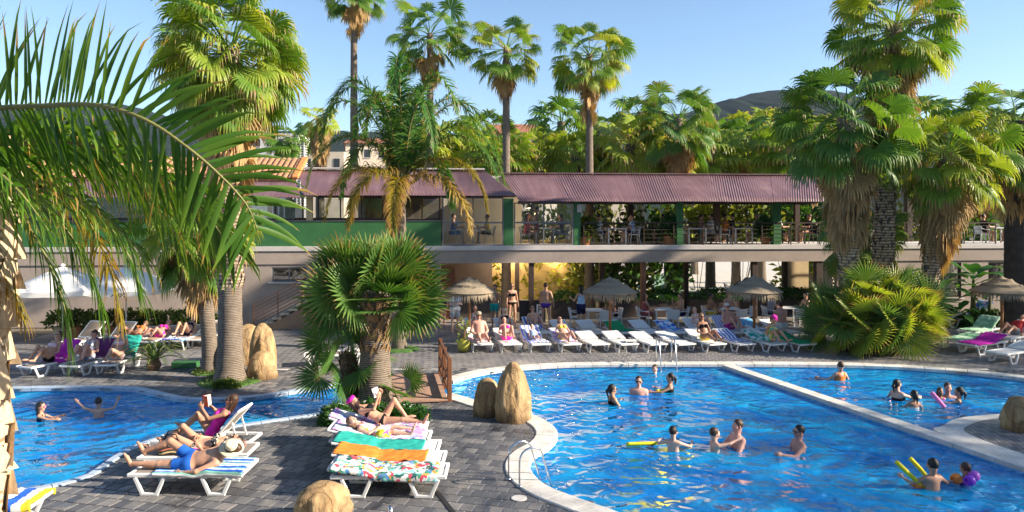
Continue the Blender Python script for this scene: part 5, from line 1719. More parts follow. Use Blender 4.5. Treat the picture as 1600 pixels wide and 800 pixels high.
# the two terrace rows
ORD = ['first', 'second', 'third', 'fourth', 'fifth', 'sixth', 'seventh', 'eighth', 'ninth', 'tenth', 'eleventh', 'twelfth']
front_px = [757, 802, 847, 895, 939, 984, 1029, 1073, 1121, 1167, 1216, 1262]
front_be = [.5, .45, .6, .45, .24, .25, .22, .24, .45, .42, .4, .26]
FR, BR = [], []
for i, (px, be) in enumerate(zip(front_px, front_be)):
    p = G(px, 552)
    FR.append(lounger(f'white plastic lounger in the front row on the terrace, {ORD[i]} from the left', (p.x - .22, p.y + .80), .24 + .012 * i, be, m_sling_w, 'front row of terrace loungers', sc=.86, wide=.36))
back_px = [752, 800, 847, 893, 937, 982, 1024, 1066, 1112, 1158, 1200, 1240]
back_be = [.5, .5, .6, .35, .35, .35, .35, .35, .5, .7, .5, .4]
for i, (px, be) in enumerate(zip(back_px, back_be)):
    p = GX(px, 27.0)
    BR.append(lounger(f'white plastic lounger in the back row on the terrace, {ORD[i]} from the left', (p.x - .22, p.y + .80), .26 + .01 * i, be, m_sling_w, 'back row of terrace loungers', sc=.86, wide=.36))
towel('thin blue striped towel on the third front-row lounger with the child', FR[2], t_bw_thin, -.7, .85, .30, .14, 21, overL=.14)
towel('wide blue striped towel on the tenth front-row lounger', FR[9], t_bw_wide, -.55, .8, .31, .06, 22)
towel('plain green towel on the last front-row lounger', FR[11], t_green, -.9, .8, .31, .06, 23)
towel('green towel on a back-row lounger behind the thatched umbrella', BR[5], t_green, -.6, .8, .31, .06, 24)
towel('blue print towel on the back-row lounger left of the woman in black bikini', BR[7], t_blue, -.5, .8, .31, .05, 25)
towel('cyan towel on the back-row lounger under the right thatched umbrella', BR[10], t_cyan, -.4, .8, .31, .05, 26)
towel('lilac print towel on the foot of a back-row lounger', BR[3], t_lilac, -.9, .0, .30, .06, 27)
towel('red and white towel under the man with the cap at left', FR[0], cloth_mat('red_white_towel', 'stripe', [WHT, RED, WHT, (.7, .3, .4)], 3), -.6, .3, .3, .06, 28)
towel('lilac print towel under the woman lying on her back', FR[3], t_lilac, -.5, .8, .31, .05, 29)
towel('teal print towel under the woman with the pink cap', FR[10], cloth_mat('teal_print_towel', 'blotch', [TEA, (.3, .6, .5), WHT], 8), -.2, .8, .31, .05, 30)
towel('blue striped towel behind the man at left in the back row', BR[2], t_bw_wide, -.2, .8, .31, .05, 33)
towel('striped towel under the man with the sun cap in the back row', BR[9], t_bw_thin, -.5, .8, .31, .05, 34)
# right-hand group
rg = [(1512, 545, 2.0, .0, t_sage, 'foot-left lounger with sage green towel near the right-hand pool edge', 'pale green print towel on the nearer of the two green loungers', -62),
      (1540, 552, 1.3, .25, t_mag, 'lounger with magenta towel at the far right pool edge', 'plain magenta towel on the lounger near the right-hand pool edge', -62),
      (1535, 530, 2.0, .55, t_sage, 'lounger with raised back and green towel behind the magenta one', 'pale green towel over the raised lounger back by the right umbrella', -58),
      (1592, 540, 2.0, .6, None, 'white lounger with raised back cut by the right edge', None, -60),
      (1520, 506, 0, .7, t_blue, 'lounger with blue and purple towel by the right wall', 'blue and purple print towel on a raised lounger by the right wall', -75),
      (1468, 512, 0, .3, None, 'white lounger of the woman lying by the right wall', None, -80),
      (1590, 566, 0, .2, None, 'white lounger at the pool edge cut by the right edge', None, -62)]
RG = []
for i, (px, py, _, be, tm_, lb, lt, deg) in enumerate(rg):
    p = G(px, py)
    RG.append(lounger(lb, (p.x, p.y + .2), math.radians(deg), be, m_sling_w))
    if tm_: towel(lt, RG[-1], tm_, -.85, .85, .31, .07, 40 + i, .016)
# left-hand group: three in front with sitters, a row behind
LF, LB = [], []
for i, (px, py) in enumerate(((50, 592), (112, 590), (160, 588))):
    p = G(px, py)
    LF.append(lounger(f'white lounger with taupe sling at the left, {["leftmost", "middle one", "rightmost"][i]} of the front three', (p.x, p.y + .9), [-.35, -.12, .05][i], .8, m_sling, 'front three loungers at left', sc=.92))
for i, (px, d) in enumerate(((108, 24.6), (160, 24.6), (196, 25.0), (235, 25.2), (276, 25.4), (312, 25.6))):
    p = GX(px, d)
    LB.append(lounger(f'beige lounger in the row behind the left sitters, {ORD[i]} from the left', (p.x, p.y + .6), -.25 + .05 * i, [.75, .7, .3, .3, .3, .5][i], m_sling_b, 'beige loungers at left'))
towel('magenta towel behind the leftmost sitting woman', LF[0], t_mag, -.1, .75, .32, .08, 50)
towel('plum towel behind the woman with the visor', LF[1], cloth_mat('plum_towel', 'plain', [(.18, .04, .14)]), .2, .75, .32, .05, 51)
towel('turquoise towel behind the woman facing the camera at left', LF[2], t_teal, .2, .8, .33, .12, 52, .03)
towel('blue towel over the foot of a beige lounger at left', LB[4], t_blue, -.95, -.4, .31, .1, 53)
lg = lounger('violet-shaded lounger half hidden behind the small dark palm', (G(520, 572).x, G(520, 572).y + .3), -R90 + .3, .3, m_sling)
# ---- thatched umbrellas
def thatch_mat():
    t = NT('thatch')
    v = t.obj_co((6, 6, 1))
    n_ = t.noise(v, 9, 4, .7)
    c = t.ramp(n_, [(.25, (.15, .12, .09)), (.5, (.30, .245, .18)), (.75, (.46, .37, .25))])
    return t.done(t.principled(c, .95, .05, 0, t.bump(n_, .8, .03)))
m_thatch = thatch_mat()
def thatched(label, p, H, R, seed):
    r = random.Random(seed)
    root = thing('thatched_umbrella', label, 'umbrella', (p.x, p.y, 0))
    MB().tube([(0, 0, 0), (.01, 0, H * .5), (0, 0, H - .05)], .05, 12).build('pole', mat('umbrella_pole', (.30, .13, .05), .7, .25, 4, .3, 20, stretch=(1, 1, .2)), root, smooth=True)
    rise = R * .52
    prof = [(R, H - rise), (R * .95, H - rise * .93), (R * .66, H - rise * .60), (R * .60, H - rise * .52), (R * .3, H - rise * .2), (R * .1, H - .02), (0, H + .06)]
    MB().lathe(prof, seg=40, wob=.05, seed=seed).build('canopy', m_thatch, root, smooth=True)
    mb = MB()
    for tier, (rr, zz, cnt, ln) in enumerate(((R * .98, H - rise, 300, .34), (R * .64, H - rise * .55, 160, .22), (R * .32, H - rise * .2, 90, .2))):
        for k in range(cnt):
            a = 2 * math.pi * k / cnt + r.uniform(-.02, .02)
            l_ = ln * r.uniform(.6, 1.25); c, s = math.cos(a), math.sin(a)
            w = .022
            sl_ = .25 if tier == 0 else .75
            a2 = a + r.uniform(-.08, .08)
            b0 = (c * rr * .93 - s * w, s * rr * .93 + c * w, zz + .04 + r.uniform(0, .03)); b1 = (c * rr * .93 + s * w, s * rr * .93 - c * w, zz + .04)
            e = (math.cos(a2) * (rr * .93 + l_ * sl_), math.sin(a2) * (rr * .93 + l_ * sl_), zz + .04 - l_ * (1 - sl_ * .35))
            mb.add([b0, b1, e], [(0, 1, 2)])
    tag(mb.build('straw_fringe', m_thatch, root), kind='stuff')
    for k in range(8):
        a = k * math.pi / 4
        MB().bar((0, 0, H - .1), (math.cos(a) * R * .92, math.sin(a) * R * .92, H - rise + .02), .03, .03).build('rib', m_wood, root)
thatched('thatched straw umbrella at the left beside the potted plant', GX(733, 26.2), P(733, 434, 26.2).z, .96, 1)
thatched('thatched straw umbrella in the middle of the terrace rows', GX(953, 27.0), P(953, 434, 27).z, 1.02, 2)
thatched('sunlit thatched straw umbrella at the right of the terrace rows', GX(1178, 26.6), P(1178, 432, 26.6).z, 1.02, 3)
thatched('thatched straw umbrella at the right edge among green towels', GX(1565, 26.2), P(1565, 433, 26.2).z, 1.0, 4)
o = MB().tube([(GX(1440, 28.5)), GX(1440, 28.5, .5)], .05).build('bollard', m_wood); tag(o, 'short wooden stump near the right-hand clump', 'post')
# ---- white parasols at left with lettering on the valance
m_canvas = mat('white_canvas', (.76, .74, .70), .8, .05, 3, .1, 90)
def parasol(label, p, H, R, rz, txt=None):
    root = thing('parasol', label, 'parasol', (p.x, p.y, 0), rz)
    MB().tube([(0, 0, 0), (0, 0, H)], .03, 12).build('pole', m_plastic, root, smooth=True)
    hz = H - R * .52
    n_ = 4
    for k in range(n_):
        a0, a1 = math.pi / 4 + k * math.pi / 2, math.pi / 4 + (k + 1) * math.pi / 2
        V, Fa = [], []
        S = 8
        for j in range(S + 1):
            t = j / S
            for i in range(S + 1):
                s = i / S
                c0 = Vector((math.cos(a0), math.sin(a0), 0)) * R * 1.2 * t; c1 = Vector((math.cos(a1), math.sin(a1), 0)) * R * 1.2 * t
                q = c0.lerp(c1, s)
                z = H - (H - hz) * t - .05 * math.sin(math.pi * s) * t + .03 * math.sin(math.pi * t)
                V.append((q.x, q.y, z))
        for j in range(S):
            for i in range(S):
                b = j * (S + 1) + i
                Fa.append((b, b + 1, b + S + 2, b + S + 1))
        pn = link('canopy_panel', mesh_np('canopy_panel', np.array(V), Fa, m_canvas, True), root)
        e = V[-(S + 1):]
        VV_ = [Vector(q) for q in e] + [Vector(q) * 1.0 + Vector((0, 0, -.17 + .01 * math.sin(i * 2))) for i, q in enumerate(e)]
        link('valance', mesh_np('valance', np.array([tuple(q) for q in VV_]), [(i, i + 1, S + 2 + i, S + 1 + i) for i in range(S)], m_canvas, True), pn)
        m0 = (Vector(e[0]))
        MB().bar((0, 0, H - .03), m0 + Vector((0, 0, -.02)), .02, .025).build('rib', m_wood, root)
    MB().lathe([(.06, H), (.09, H + .02), (.05, H + .09), (0, H + .1)], seg=12).build('cap', m_canvas, root)
    if txt:
        cu = bpy.data.curves.new('lettering', 'FONT'); cu.body = txt; cu.size = .2; cu.extrude = .002; cu.align_x = 'CENTER'
        cu.shear = .25
        o = bpy.data.objects.new('lettering', cu); COL.objects.link(o); o.parent = root
        o.location = (R * .28, -R * .85 - .02, hz - .2); o.rotation_euler = (R90, 0, 0)
        dg = bpy.context.evaluated_depsgraph_get()
        me = bpy.data.meshes.new_from_object(o.evaluated_get(dg)); bpy.data.objects.remove(o)
        me.materials.clear(); me.materials.append(m_black)
        link('lettering', me, root, loc=(R * .28, -R * .85 - .012, hz - .205), rot=(R90, 0, 0))
parasol('white canvas parasol with dark lettering on its valance by the left wall', GX(197, 27.0), P(197, 416, 27).z, 1.5, 0, 'ANSO')
parasol('white canvas parasol half hidden by the near fronds at left', GX(98, 26.5), P(98, 416, 26.5).z, 1.5, .1)
# ---- chairs and tables
def chair_mesh(m):
    out = []
    s = MB().box((0, 0, .44), (.46, .44, .03)); out.append(('seat', s, m))
    b = MB()
    for k in range(7):
        a = -.9 + k * .3
        b.bar((math.sin(a) * .25, .05 + math.cos(a) * .17, .46), (math.sin(a) * .27, .06 + math.cos(a) * .24, .82), .085, .018, up=(0, 1, 0))
    out.append(('backrest', b, m))
    for x in (-1, 1):
        out.append(('armrest', MB().tube([(x * .24, -.2, .44), (x * .27, -.2, .64), (x * .27, .05, .66), (x * .25, .2, .7)], .017, 6), m))
    for x in (-1, 1):
        for y in (-1, 1):
            out.append(('leg', MB().tube([(x * .2, y * .18, .44), (x * .24, y * .23, 0)], [.02, .015], 6), m))
    return out
m_chairw = mat('white_chair_plastic', (.70, .70, .69), .4, .05, 5, .02)
m_chaird = mat('dark_chair', (.035, .03, .03), .5, .15, 5, .05)
_ch = {}
def chair(label, p, rz, m=m_chairw, group=None, z=0.0):
    if m.name not in _ch: _ch[m.name] = [(n_, mb.mesh(n_, mm)) for n_, mb, mm in chair_mesh(m)]
    r = thing('chair', label, 'chair', (p.x, p.y, z), rz, group)
    for n_, me in _ch[m.name]: link(n_, me, r)
    return r
def table(label, p, m, rz=0.0, w=.8, d=.8, z=0.0, group=None, round_=False):
    r = thing('table', label, 'table', (p.x, p.y, z), rz, group)
    if round_:
        MB().lathe([(w / 2, .71), (w / 2, .74), (0, .742)], seg=24).build('top', m, r)
        MB().tube([(0, 0, .02), (0, 0, .71)], .03, 8).build('pedestal', m_frame, r)
        MB().lathe([(.25, 0), (.23, .02), (.04, .05)], seg=16).build('base', m_frame, r)
    else:
        o = MB().box((0, 0, .72), (w, d, .04)).build('top', m, r); bevel(o, .008)
        for x in (-1, 1):
            for y in (-1, 1): MB().box((x * (w / 2 - .06), y * (d / 2 - .06), .35), (.055, .055, .70)).build('leg', m, r)
    return r
# ground floor tables in front of the bay
gt = [(931, 30.3), (1036, 30.6), (1138, 30.8), (1232, 31.0)]
gname = ['leftmost', 'second', 'third', 'rightmost']
for i, (px, d) in enumerate(gt):
    c = GX(px, d)
    table(f'small white table in front of the open bay, {gname[i]} of four', c, m_chairw, 0, .8, .8, group='ground-floor tables')
    for k, (dx, dy, rz) in enumerate(((-.85, -.05, R90), (.8, -.1, -R90), (.25, -.75, math.pi))):
        chair(f'white armchair {["left of", "right of", "with its back to us at"][k]} the {gname[i]} ground-floor table', Vector((c.x + dx, c.y + dy, 0)), rz + .2 * math.sin(i * 3 + k), group='white chairs in front of the bay')
# side tables between loungers
for i, (px, d) in enumerate(((962, 25.8), (985, 25.0))):
    table(['small low white side table at the middle umbrella pole', 'small low white side table between front-row loungers'][i], GX(px, d), m_plastic, 0, .7, .7).scale = (.55, .55, .5)
# courtyard things beyond the bay
for i, (px, d, mm) in enumerate(((1130, 39, m_plastic), (1085, 38, m_plastic), (1165, 41, m_plastic))):
    c = GX(px, d)
    table(f'white table in the courtyard seen through the bay, {["middle", "left", "right"][i]} one', c, mm, .2, 1.3, .8)
    for k, dx in enumerate((-.9, .9)):
        chair(f'white chair {["left", "right"][k]} of the {["middle", "left", "right"][i]} courtyard table', Vector((c.x + dx, c.y, 0)), R90 * (1 if k == 0 else -1), m_chairw, 'courtyard chairs')
c = GX(1030, 37.5)
sl_ = thing('child_slide', 'pale green plastic child slide in the courtyard', 'slide', c)
MB().bar((-.1, -.3, .25), (.2, .9, 1.5), .5, .06).build('chute', mat('pale_green_plastic', (.35, .55, .5), .4, .1), sl_)
for x in (-.2, .5): MB().box((x, .95, .75), (.06, .06, 1.5)).build('ladder_rail', m_plastic, sl_)
for z in (.3, .6, .9, 1.2): MB().box((.15, .95, z), (.64, .05, .05)).build('rung', m_plastic, sl_)
# things under the bay: bin, sun tray
c = GX(819, 32.4); o = MB().box((c.x, c.y, .45), (.42, .42, .9)).build('waste_bin', m_black); bevel(o, .03); tag(o, 'tall black bin behind the standing woman in black bikini', 'bin')
c = GX(843, 31.6); sg = thing('sign_board', 'small dark floor sign with a white letter beside the dark column', 'sign', c)
o = MB().box((0, 0, .5), (.5, .12, .95)).build('board', m_black, sg)
MB().box((.02, -.068, .6), (.3, .012, .4)).build('white_panel', m_plastic, sg)
cu = bpy.data.curves.new('letter', 'FONT'); cu.body = 'P'; cu.size = .42; cu.extrude = .003; cu.align_x = 'CENTER'
to = bpy.data.objects.new('t', cu); COL.objects.link(to)
me = bpy.data.meshes.new_from_object(to.evaluated_get(bpy.context.evaluated_depsgraph_get())); bpy.data.objects.remove(to)
me.materials.clear(); me.materials.append(m_black); link('letter', me, sg, loc=(.02, -.078, .45), rot=(R90, 0, 0))
# upper terrace furniture
ut = [(962, .9, m_plastic), (1086, .9, m_plastic), (1158, .9, m_plastic), (1010, 1.5, m_chaird), (1240, 1.2, m_chaird), (850, 1.2, m_plastic), (735, 1.1, m_plastic), (1560, 1.0, m_plastic), (1120, 1.8, m_chaird)]
un = ['first white', 'second white', 'third white', 'dark one behind the railing', 'dark one at the right', 'one behind the glazing', 'one left of the wide green post', 'one at the far right', 'dark one at the back']
for i, (px, v_, mm) in enumerate(ut):
    c = B(ub(px, v_), v_)
    table(f'terrace table upstairs, {un[i]}', c, mm, TH, .9, .75, z=3.3, group='terrace tables upstairs')
    for k, dx in enumerate((-.85, .85)):
        chair(f'{"white" if i in (0, 2, 5, 6, 7) else "dark"} chair {["left", "right"][k]} of the upstairs table, {un[i]}', c + UU * dx, R90 * (1 if k == 0 else -1) + TH, m_chairw if i in (0, 2, 5, 6, 7) else m_chaird, 'terrace chairs upstairs', 3.3)
# ================================================================ people
def nets(f, o, h):
    """naive surface nets: field (neg inside) on a grid -> vertices, quads"""
    s = f < 0
    nx, ny, nz = (k - 1 for k in f.shape)
    cnt = np.zeros((nx, ny, nz), np.int8)
    C8 = [(a, b, c) for a in (0, 1) for b in (0, 1) for c in (0, 1)]
    for a, b, c in C8: cnt += s[a:a + nx, b:b + ny, c:c + nz]
    act = (cnt > 0) & (cnt < 8)
    ids = np.argwhere(act)
    idx = np.full(act.shape, -1, np.int64); idx[act] = np.arange(len(ids))
    pos = np.zeros((len(ids), 3)); num = np.zeros(len(ids))
    i, j, k = ids.T
    for a in C8:
        for ax in range(3):
            if a[ax]: continue
            b = list(a); b[ax] = 1
            fa = f[i + a[0], j + a[1], k + a[2]]; fb = f[i + b[0], j + b[1], k + b[2]]
            m = (fa < 0) != (fb < 0)
            t = fa[m] / (fa[m] - fb[m])
            p = np.tile(np.array(a, float), (m.sum(), 1)); p[:, ax] += t
            pos[m] += p; num[m] += 1
    pos = (pos / num[:, None] + ids) * h + o
    quads = []
    for ax in range(3):
        u, w = [(1, 2), (2, 0), (0, 1)][ax]
        sl0 = [slice(1, -1)] * 3; sl1 = [slice(1, -1)] * 3
        sl0[ax] = slice(0, -1); sl1[ax] = slice(1, None)
        d0, d1 = s[tuple(sl0)], s[tuple(sl1)]
        for flip, mk in ((0, d0 & ~d1), (1, ~d0 & d1)):
            e = np.argwhere(mk)
            if not len(e): continue
            off = np.ones(3, int); off[ax] = 0
            e = e + off
            eu = np.zeros(3, int); eu[u] = 1
            ew = np.zeros(3, int); ew[w] = 1
            c = [e - eu - ew, e - ew, e, e - eu]
            q = np.stack([idx[tuple(x.T)] for x in c], 1)
            quads.append(q[:, ::-1] if flip else q)
    return pos, np.concatenate(quads)
def sdf_mesh(prims, h):
    """prims: (a, b, ra, rb, k, frame or None); rounded cones blended smoothly"""
    lo = np.min([np.minimum(p[0], p[1]) - max(p[2], p[3]) * 1.6 for p in prims], 0) - 3 * h
    hi = np.max([np.maximum(p[0], p[1]) + max(p[2], p[3]) * 1.6 for p in prims], 0) + 3 * h
    n = np.ceil((hi - lo) / h).astype(int) + 1
    f = np.full(n, .5, np.float32)
    ax = [lo[i] + np.arange(n[i]) * h for i in range(3)]
    for a, b, ra, rb, k, fr in prims:
        a, b = np.asarray(a, float), np.asarray(b, float)
        R = max(ra, rb) * 1.5 + max(k, h) * 2 + 2 * h
        l0 = np.maximum(0, np.floor((np.minimum(a, b) - R - lo) / h).astype(int)); l1 = np.minimum(n, np.ceil((np.maximum(a, b) + R - lo) / h).astype(int) + 1)
        sl = tuple(slice(x, y) for x, y in zip(l0, l1))
        X, Y, Z = np.meshgrid(*[ax[q][sl[q]] for q in range(3)], indexing='ij')
        p = np.stack([X, Y, Z], -1) - a
        d = b - a
        if fr is not None:      # squash the cross-section: frame rows = axes, scales
            M, sc = fr
            p = (p @ M.T) / sc; d = (M @ d) / sc
        dd = d @ d
        t = np.clip((p @ d) / dd, 0, 1) if dd > 1e-12 else np.zeros(p.shape[:-1])
        q = np.linalg.norm(p - t[..., None] * d, axis=-1) - (ra + (rb - ra) * t)
        if fr is not None: q *= min(sc)
        g = f[sl]
        hh = np.clip(.5 + .5 * (g - q) / k, 0, 1)
        f[sl] = g * (1 - hh) + q * hh - k * hh * (1 - hh)
    return nets(f, lo, h)
A_ = lambda *v: np.array(v, float)
def nz(v):
    v = np.asarray(v, float)
    return v / (np.linalg.norm(v) + 1e-12)
SKIN = {}
def skin(tone):
    if tone not in SKIN:
        cols = {'fair': (.62, .39, .29), 'tan': (.47, .265, .175), 'brown': (.34, .18, .11), 'pink': (.60, .33, .255)}
        t = NT('skin_' + tone)
        c = cols[tone]
        v = t.obj_co()
        cc = t.ramp(t.noise(v, 6, 4), [(.3, (c[0] * .86, c[1] * .78, c[2] * .76)), (.7, tuple(min(1, k * 1.12) for k in c))])
        oi = t.n('ObjectInfo')
        cc = t.mix(1.0, cc, t.ramp(oi.outputs['Random'], [(0, (.78, .76, .75)), (.5, (1, 1, 1)), (1, (1.12, 1.15, 1.18))]), 'MULTIPLY')
        SKIN[tone] = t.done(t.principled(cc, .5, .35, 0, t.bump(t.noise(v, 90, 2), .1, .004)))
    return SKIN[tone]
HAIR = {k: mat('hair_' + k, c, .5, .35, 14, .5, 60, stretch=(1, 1, .25)) for k, c in {'black': (.012, .009, .008), 'brown': (.055, .026, .014), 'light': (.17, .09, .04), 'grey': (.3, .28, .26), 'auburn': (.10, .03, .015)}.items()}
m_lens = mat('sunglass_lens', (.01, .01, .012), .1, .05, 5, 0)
m_eye = mat('eye_dark', (.03, .02, .015), .2, .1, 5, 0)
m_lip = mat('lips', (.42, .13, .11), .5, .1, 5, 0)
def default_pose():
    return dict(spine=(0, 0, 1), front=(0, 1, 0), head=(0, 0, 1), face=(0, 1, 0), aL=(-.2, .05, -1), fL=(-.08, .2, -1), aR=(.2, .05, -1), fR=(.08, .2, -1), tL=(-.06, 0, -1), sL=(0, -.02, -1), tR=(.06, 0, -1), sR=(0, -.02, -1), footL=(-.15, 1, -.1), footR=(.15, 1, -.1))
CLOTH = {}
def clip_mesh(V, T, g, eps=0.0):
    """keep the part of triangles T where g > 0, cutting edges cleanly"""
    Vn = [tuple(v) for v in V]
    out = []
    ec = {}
    pos = g > eps
    cnt = pos[T].sum(1)
    out += [tuple(t) for t in T[cnt == 3]]
    def cut(a, b):
        key = (min(a, b), max(a, b))
        if key not in ec:
            t = g[a] / (g[a] - g[b]) if g[a] != g[b] else .5
            t = min(1, max(0, t))
            Vn.append(tuple(V[a] + (V[b] - V[a]) * t)); ec[key] = len(Vn) - 1
        return ec[key]
    for t in T[(cnt > 0) & (cnt < 3)]:
        poly = []
        for i in range(3):
            a, b = int(t[i]), int(t[(i + 1) % 3])
            if pos[a]: poly.append(a)
            if pos[a] != pos[b]: poly.append(cut(a, b))
        if len(poly) >= 3:
            for k in range(1, len(poly) - 1): out.append((poly[0], poly[k], poly[k + 1]))
    return np.array(Vn), out
def compact(V, F_):
    F_ = np.array(F_)
    if len(F_) == 0: return V[:0], F_
    u, inv = np.unique(F_.ravel(), return_inverse=True)
    return V[u], inv.reshape(F_.shape)
def vnormals(V, T):
    n = np.zeros_like(V)
    fn = np.cross(V[T[:, 1]] - V[T[:, 0]], V[T[:, 2]] - V[T[:, 0]])
    for k in range(3): np.add.at(n, T[:, k], fn)
    return n / (np.linalg.norm(n, axis=1)[:, None] + 1e-12)
def person(label, loc, rz, pose=None, H=1.7, sex='f', tone='tan', hair='brown', hairstyle='short', clothes=(), level=1, hat=None, glasses=None, pel=None, cutz=None, child=False, extra=None, curl=.5, group=None, bulk=1.0):
    """level 0 far, 1 mid, 2 near. pel: pelvis point in local space. cutz: nothing below this local z is built (never seen under water)"""
    q = default_pose(); q.update(pose or {})
    s = H / 1.7
    hs = s * (1.0 if not child else 1.22)       # a child has a larger head
    up = nz(q['spine']); fr = np.asarray(q['front'], float); fr = nz(fr - up * (fr @ up)); rt = np.cross(fr, up)
    pel = A_(0, 0, .90 * s) if pel is None else np.asarray(pel, float)
    L = lambda x: x * s
    female = sex == 'f'
    sw = (.165 if female else .19) * s * (.92 if child else 1)
    hw = (.095 if female else .085) * s
    sp = np.asarray(q.get('spine2', q['spine']), float); up2 = nz(sp); fr2 = nz(fr - up2 * (fr @ up2)); rt2 = np.cross(fr2, up2)
    waist = pel + up * L(.16)
    chest = waist + up2 * L(.19)
    neck = waist + up2 * L(.345)
    shz = waist + up2 * L(.305)
    J = {}
    for sd, sg in (('L', -1), ('R', 1)):
        J['sh' + sd] = shz + rt2 * sg * sw
        J['el' + sd] = J['sh' + sd] + nz(q['a' + sd]) * L(.285)
        J['wr' + sd] = J['el' + sd] + nz(q['f' + sd]) * L(.245)
        J['hip' + sd] = pel + rt * sg * hw
        J['kn' + sd] = J['hip' + sd] + nz(q['t' + sd]) * L(.425)
        J['an' + sd] = J['kn' + sd] + nz(q['s' + sd]) * L(.40)
    hd = nz(q['head']); fc = np.asarray(q['face'], float); fc = nz(fc - hd * (fc @ hd)); hr = np.cross(fc, hd)
    hc = neck + hd * (L(.085) + .115 * hs)           # centre of the head
    fT = (np.stack([rt2, fr2, up2]), A_(1.18, .80, 1.0)); fP = (np.stack([rt, fr, up]), A_(1.1, .92, 1.0))
    B_ = bulk * s
    pr = []      # (tag, prim)
    def add(tg, a, b, ra, rb, k=.035, frm=None): pr.append((tg, (np.asarray(a, float), np.asarray(b, float), ra, rb, k * s, frm)))
    add('pelvis', J['hipL'] + up * L(.02), J['hipR'] + up * L(.02), .105 * B_, .105 * B_, .04, fP)
    add('belly', pel + up * L(.04), waist + up2 * L(.06), .118 * B_, (.105 if female else .118) * B_, .05, fT)
    add('chest', waist + up2 * L(.05), chest + up2 * L(.05), .112 * B_, (.122 if female else .135) * B_, .05, fT)
    add('shoulder', shz - rt2 * sw * .72, shz + rt2 * sw * .72, .068 * B_, .068 * B_, .05)
    if female and not child:
        for sg in (-1, 1): add('chest', chest + fr2 * L(.085) + rt2 * sg * L(.075) + up2 * L(.005), chest + fr2 * L(.088) + rt2 * sg * L(.078), .062 * s, .062 * s, .03)
    for sg in (-1, 1): add('pelvis', pel - fr * L(.06) + rt * sg * L(.065) - up * L(.02), pel - fr * L(.062) + rt * sg * L(.066) - up * L(.04), .085 * B_, .085 * B_, .04)
    add('neck', neck - up2 * L(.03), hc - hd * .07 * hs, .058 * s, .052 * s, .025)
    thin = .9 if female else 1.0
    for sd, sg in (('L', -1), ('R', 1)):
        add('uarm' + sd, J['sh' + sd], J['el' + sd], .050 * B_ * thin, .039 * B_ * thin, .03)
        add('farm' + sd, J['el' + sd], J['wr' + sd], .040 * B_ * thin, .026 * B_ * thin, .012)
        tdir = nz(q['t' + sd])
        add('thigh' + sd, J['hip' + sd], J['kn' + sd], .088 * B_, .054 * B_, .035)
        sdir = nz(q['s' + sd])
        back = -(np.cross(np.cross(sdir, nz(q['foot' + sd])), sdir)); back = nz(back)
        add('shin' + sd, J['kn' + sd], J['an' + sd], .053 * B_, .034 * B_, .02)
        add('shin' + sd, J['kn' + sd] + sdir * L(.09) + back * L(.022), J['kn' + sd] + sdir * L(.2) + back * L(.012), .045 * B_, .034 * B_, .03)
        fd = nz(q['foot' + sd])
        heel = J['an' + sd] + sdir * L(.035) + back * L(.02)
        add('foot' + sd, heel, J['an' + sd] + sdir * L(.045) + fd * L(.11), .034 * s, .030 * s, .015)
        add('foot' + sd, J['an' + sd] + sdir * L(.045) + fd * L(.11), J['an' + sd] + sdir * L(.055) + fd * L(.175), .032 * s, .018 * s, .015)
    vox = {0: .024, 1: .017, 2: .0105}[level] * max(.8, s)
    body = [p for t_, p in pr]
    if cutz is not None:
        keep = [(t_, p) for t_, p in pr if max(p[0][2], p[1][2]) > cutz - .05]
        body = [p for t_, p in keep]
    V, Q = sdf_mesh(body, vox)
    T = np.concatenate([Q[:, [0, 1, 2]], Q[:, [0, 2, 3]]])
    # head
    def HP(x, y, z): return hc + (hr * x + fc * y + hd * z) * hs
    hM = np.stack([hr, fc, hd])
    hp = [(HP(0, -.012, .028), HP(0, -.004, .024), .098 * hs, .098 * hs, .02, (hM, A_(.80, .98, 1.0))),
          (HP(0, .022, -.03), HP(0, .030, -.055), .070 * hs, .052 * hs, .03 * hs, (hM, A_(.86, 1, 1))),
          (HP(0, .04, -.085), HP(0, .048, -.09), .030 * hs, .028 * hs, .03 * hs, None),
          (HP(0, .088, .012), HP(0, .105, -.022), .010 * hs, .017 * hs, .014 * hs, None),
          (HP(0, -.03, -.06), neck + hd * L(.01), .054 * hs, .055 * s, .03, None)]
    for sg in (-1, 1):
        hp.append((HP(.078 * sg, -.008, .012), HP(.082 * sg, -.016, -.022), .014 * hs, .011 * hs, .006, None))
        hp.append((HP(.045 * sg, .052, -.018), HP(.045 * sg, .052, -.02), .026 * hs, .026 * hs, .03 * hs, None))
    hp.append((HP(-.03, .072, .030), HP(.03, .072, .030), .016 * hs, .016 * hs, .016, None))
    if level: hp.append((HP(-.014, .082, -.058), HP(.014, .082, -.058), .011 * hs, .011 * hs, .012, None))
    Vh, Qh = sdf_mesh(hp, {0: .02, 1: .0105, 2: .0075}[level])
    shells = [(V, Q)] + [(Vh, Qh)]
    # hands
    for sd, sg in (('L', -1), ('R', 1)):
        if cutz is not None and J['wr' + sd][2] < cutz - .1: continue
        hdv = nz(q.get('h' + sd, q['f' + sd])); W = J['wr' + sd]
        pn = q.get('pn' + sd)
        pn = np.asarray(pn, float) if pn is not None else np.cross(hdv, A_(0, 0, 1)) * -sg + A_(0, 0, -.3)
        pn = nz(pn - hdv * (pn @ hdv)); ac = np.cross(hdv, pn) * sg       # pn: palm side, ac: towards the thumb
        hz_ = s
        hf = (np.stack([ac, pn, hdv]), A_(1.0, .52, 1.0))
        pp = [(W - hdv * .03 * hz_, W + hdv * .015 * hz_, .026 * hz_, .030 * hz_, .012, hf),
              (W + hdv * .03 * hz_ , W + hdv * .068 * hz_, .038 * hz_, .043 * hz_, .012, hf)]
        cu_ = q.get('curl' + sd, curl)
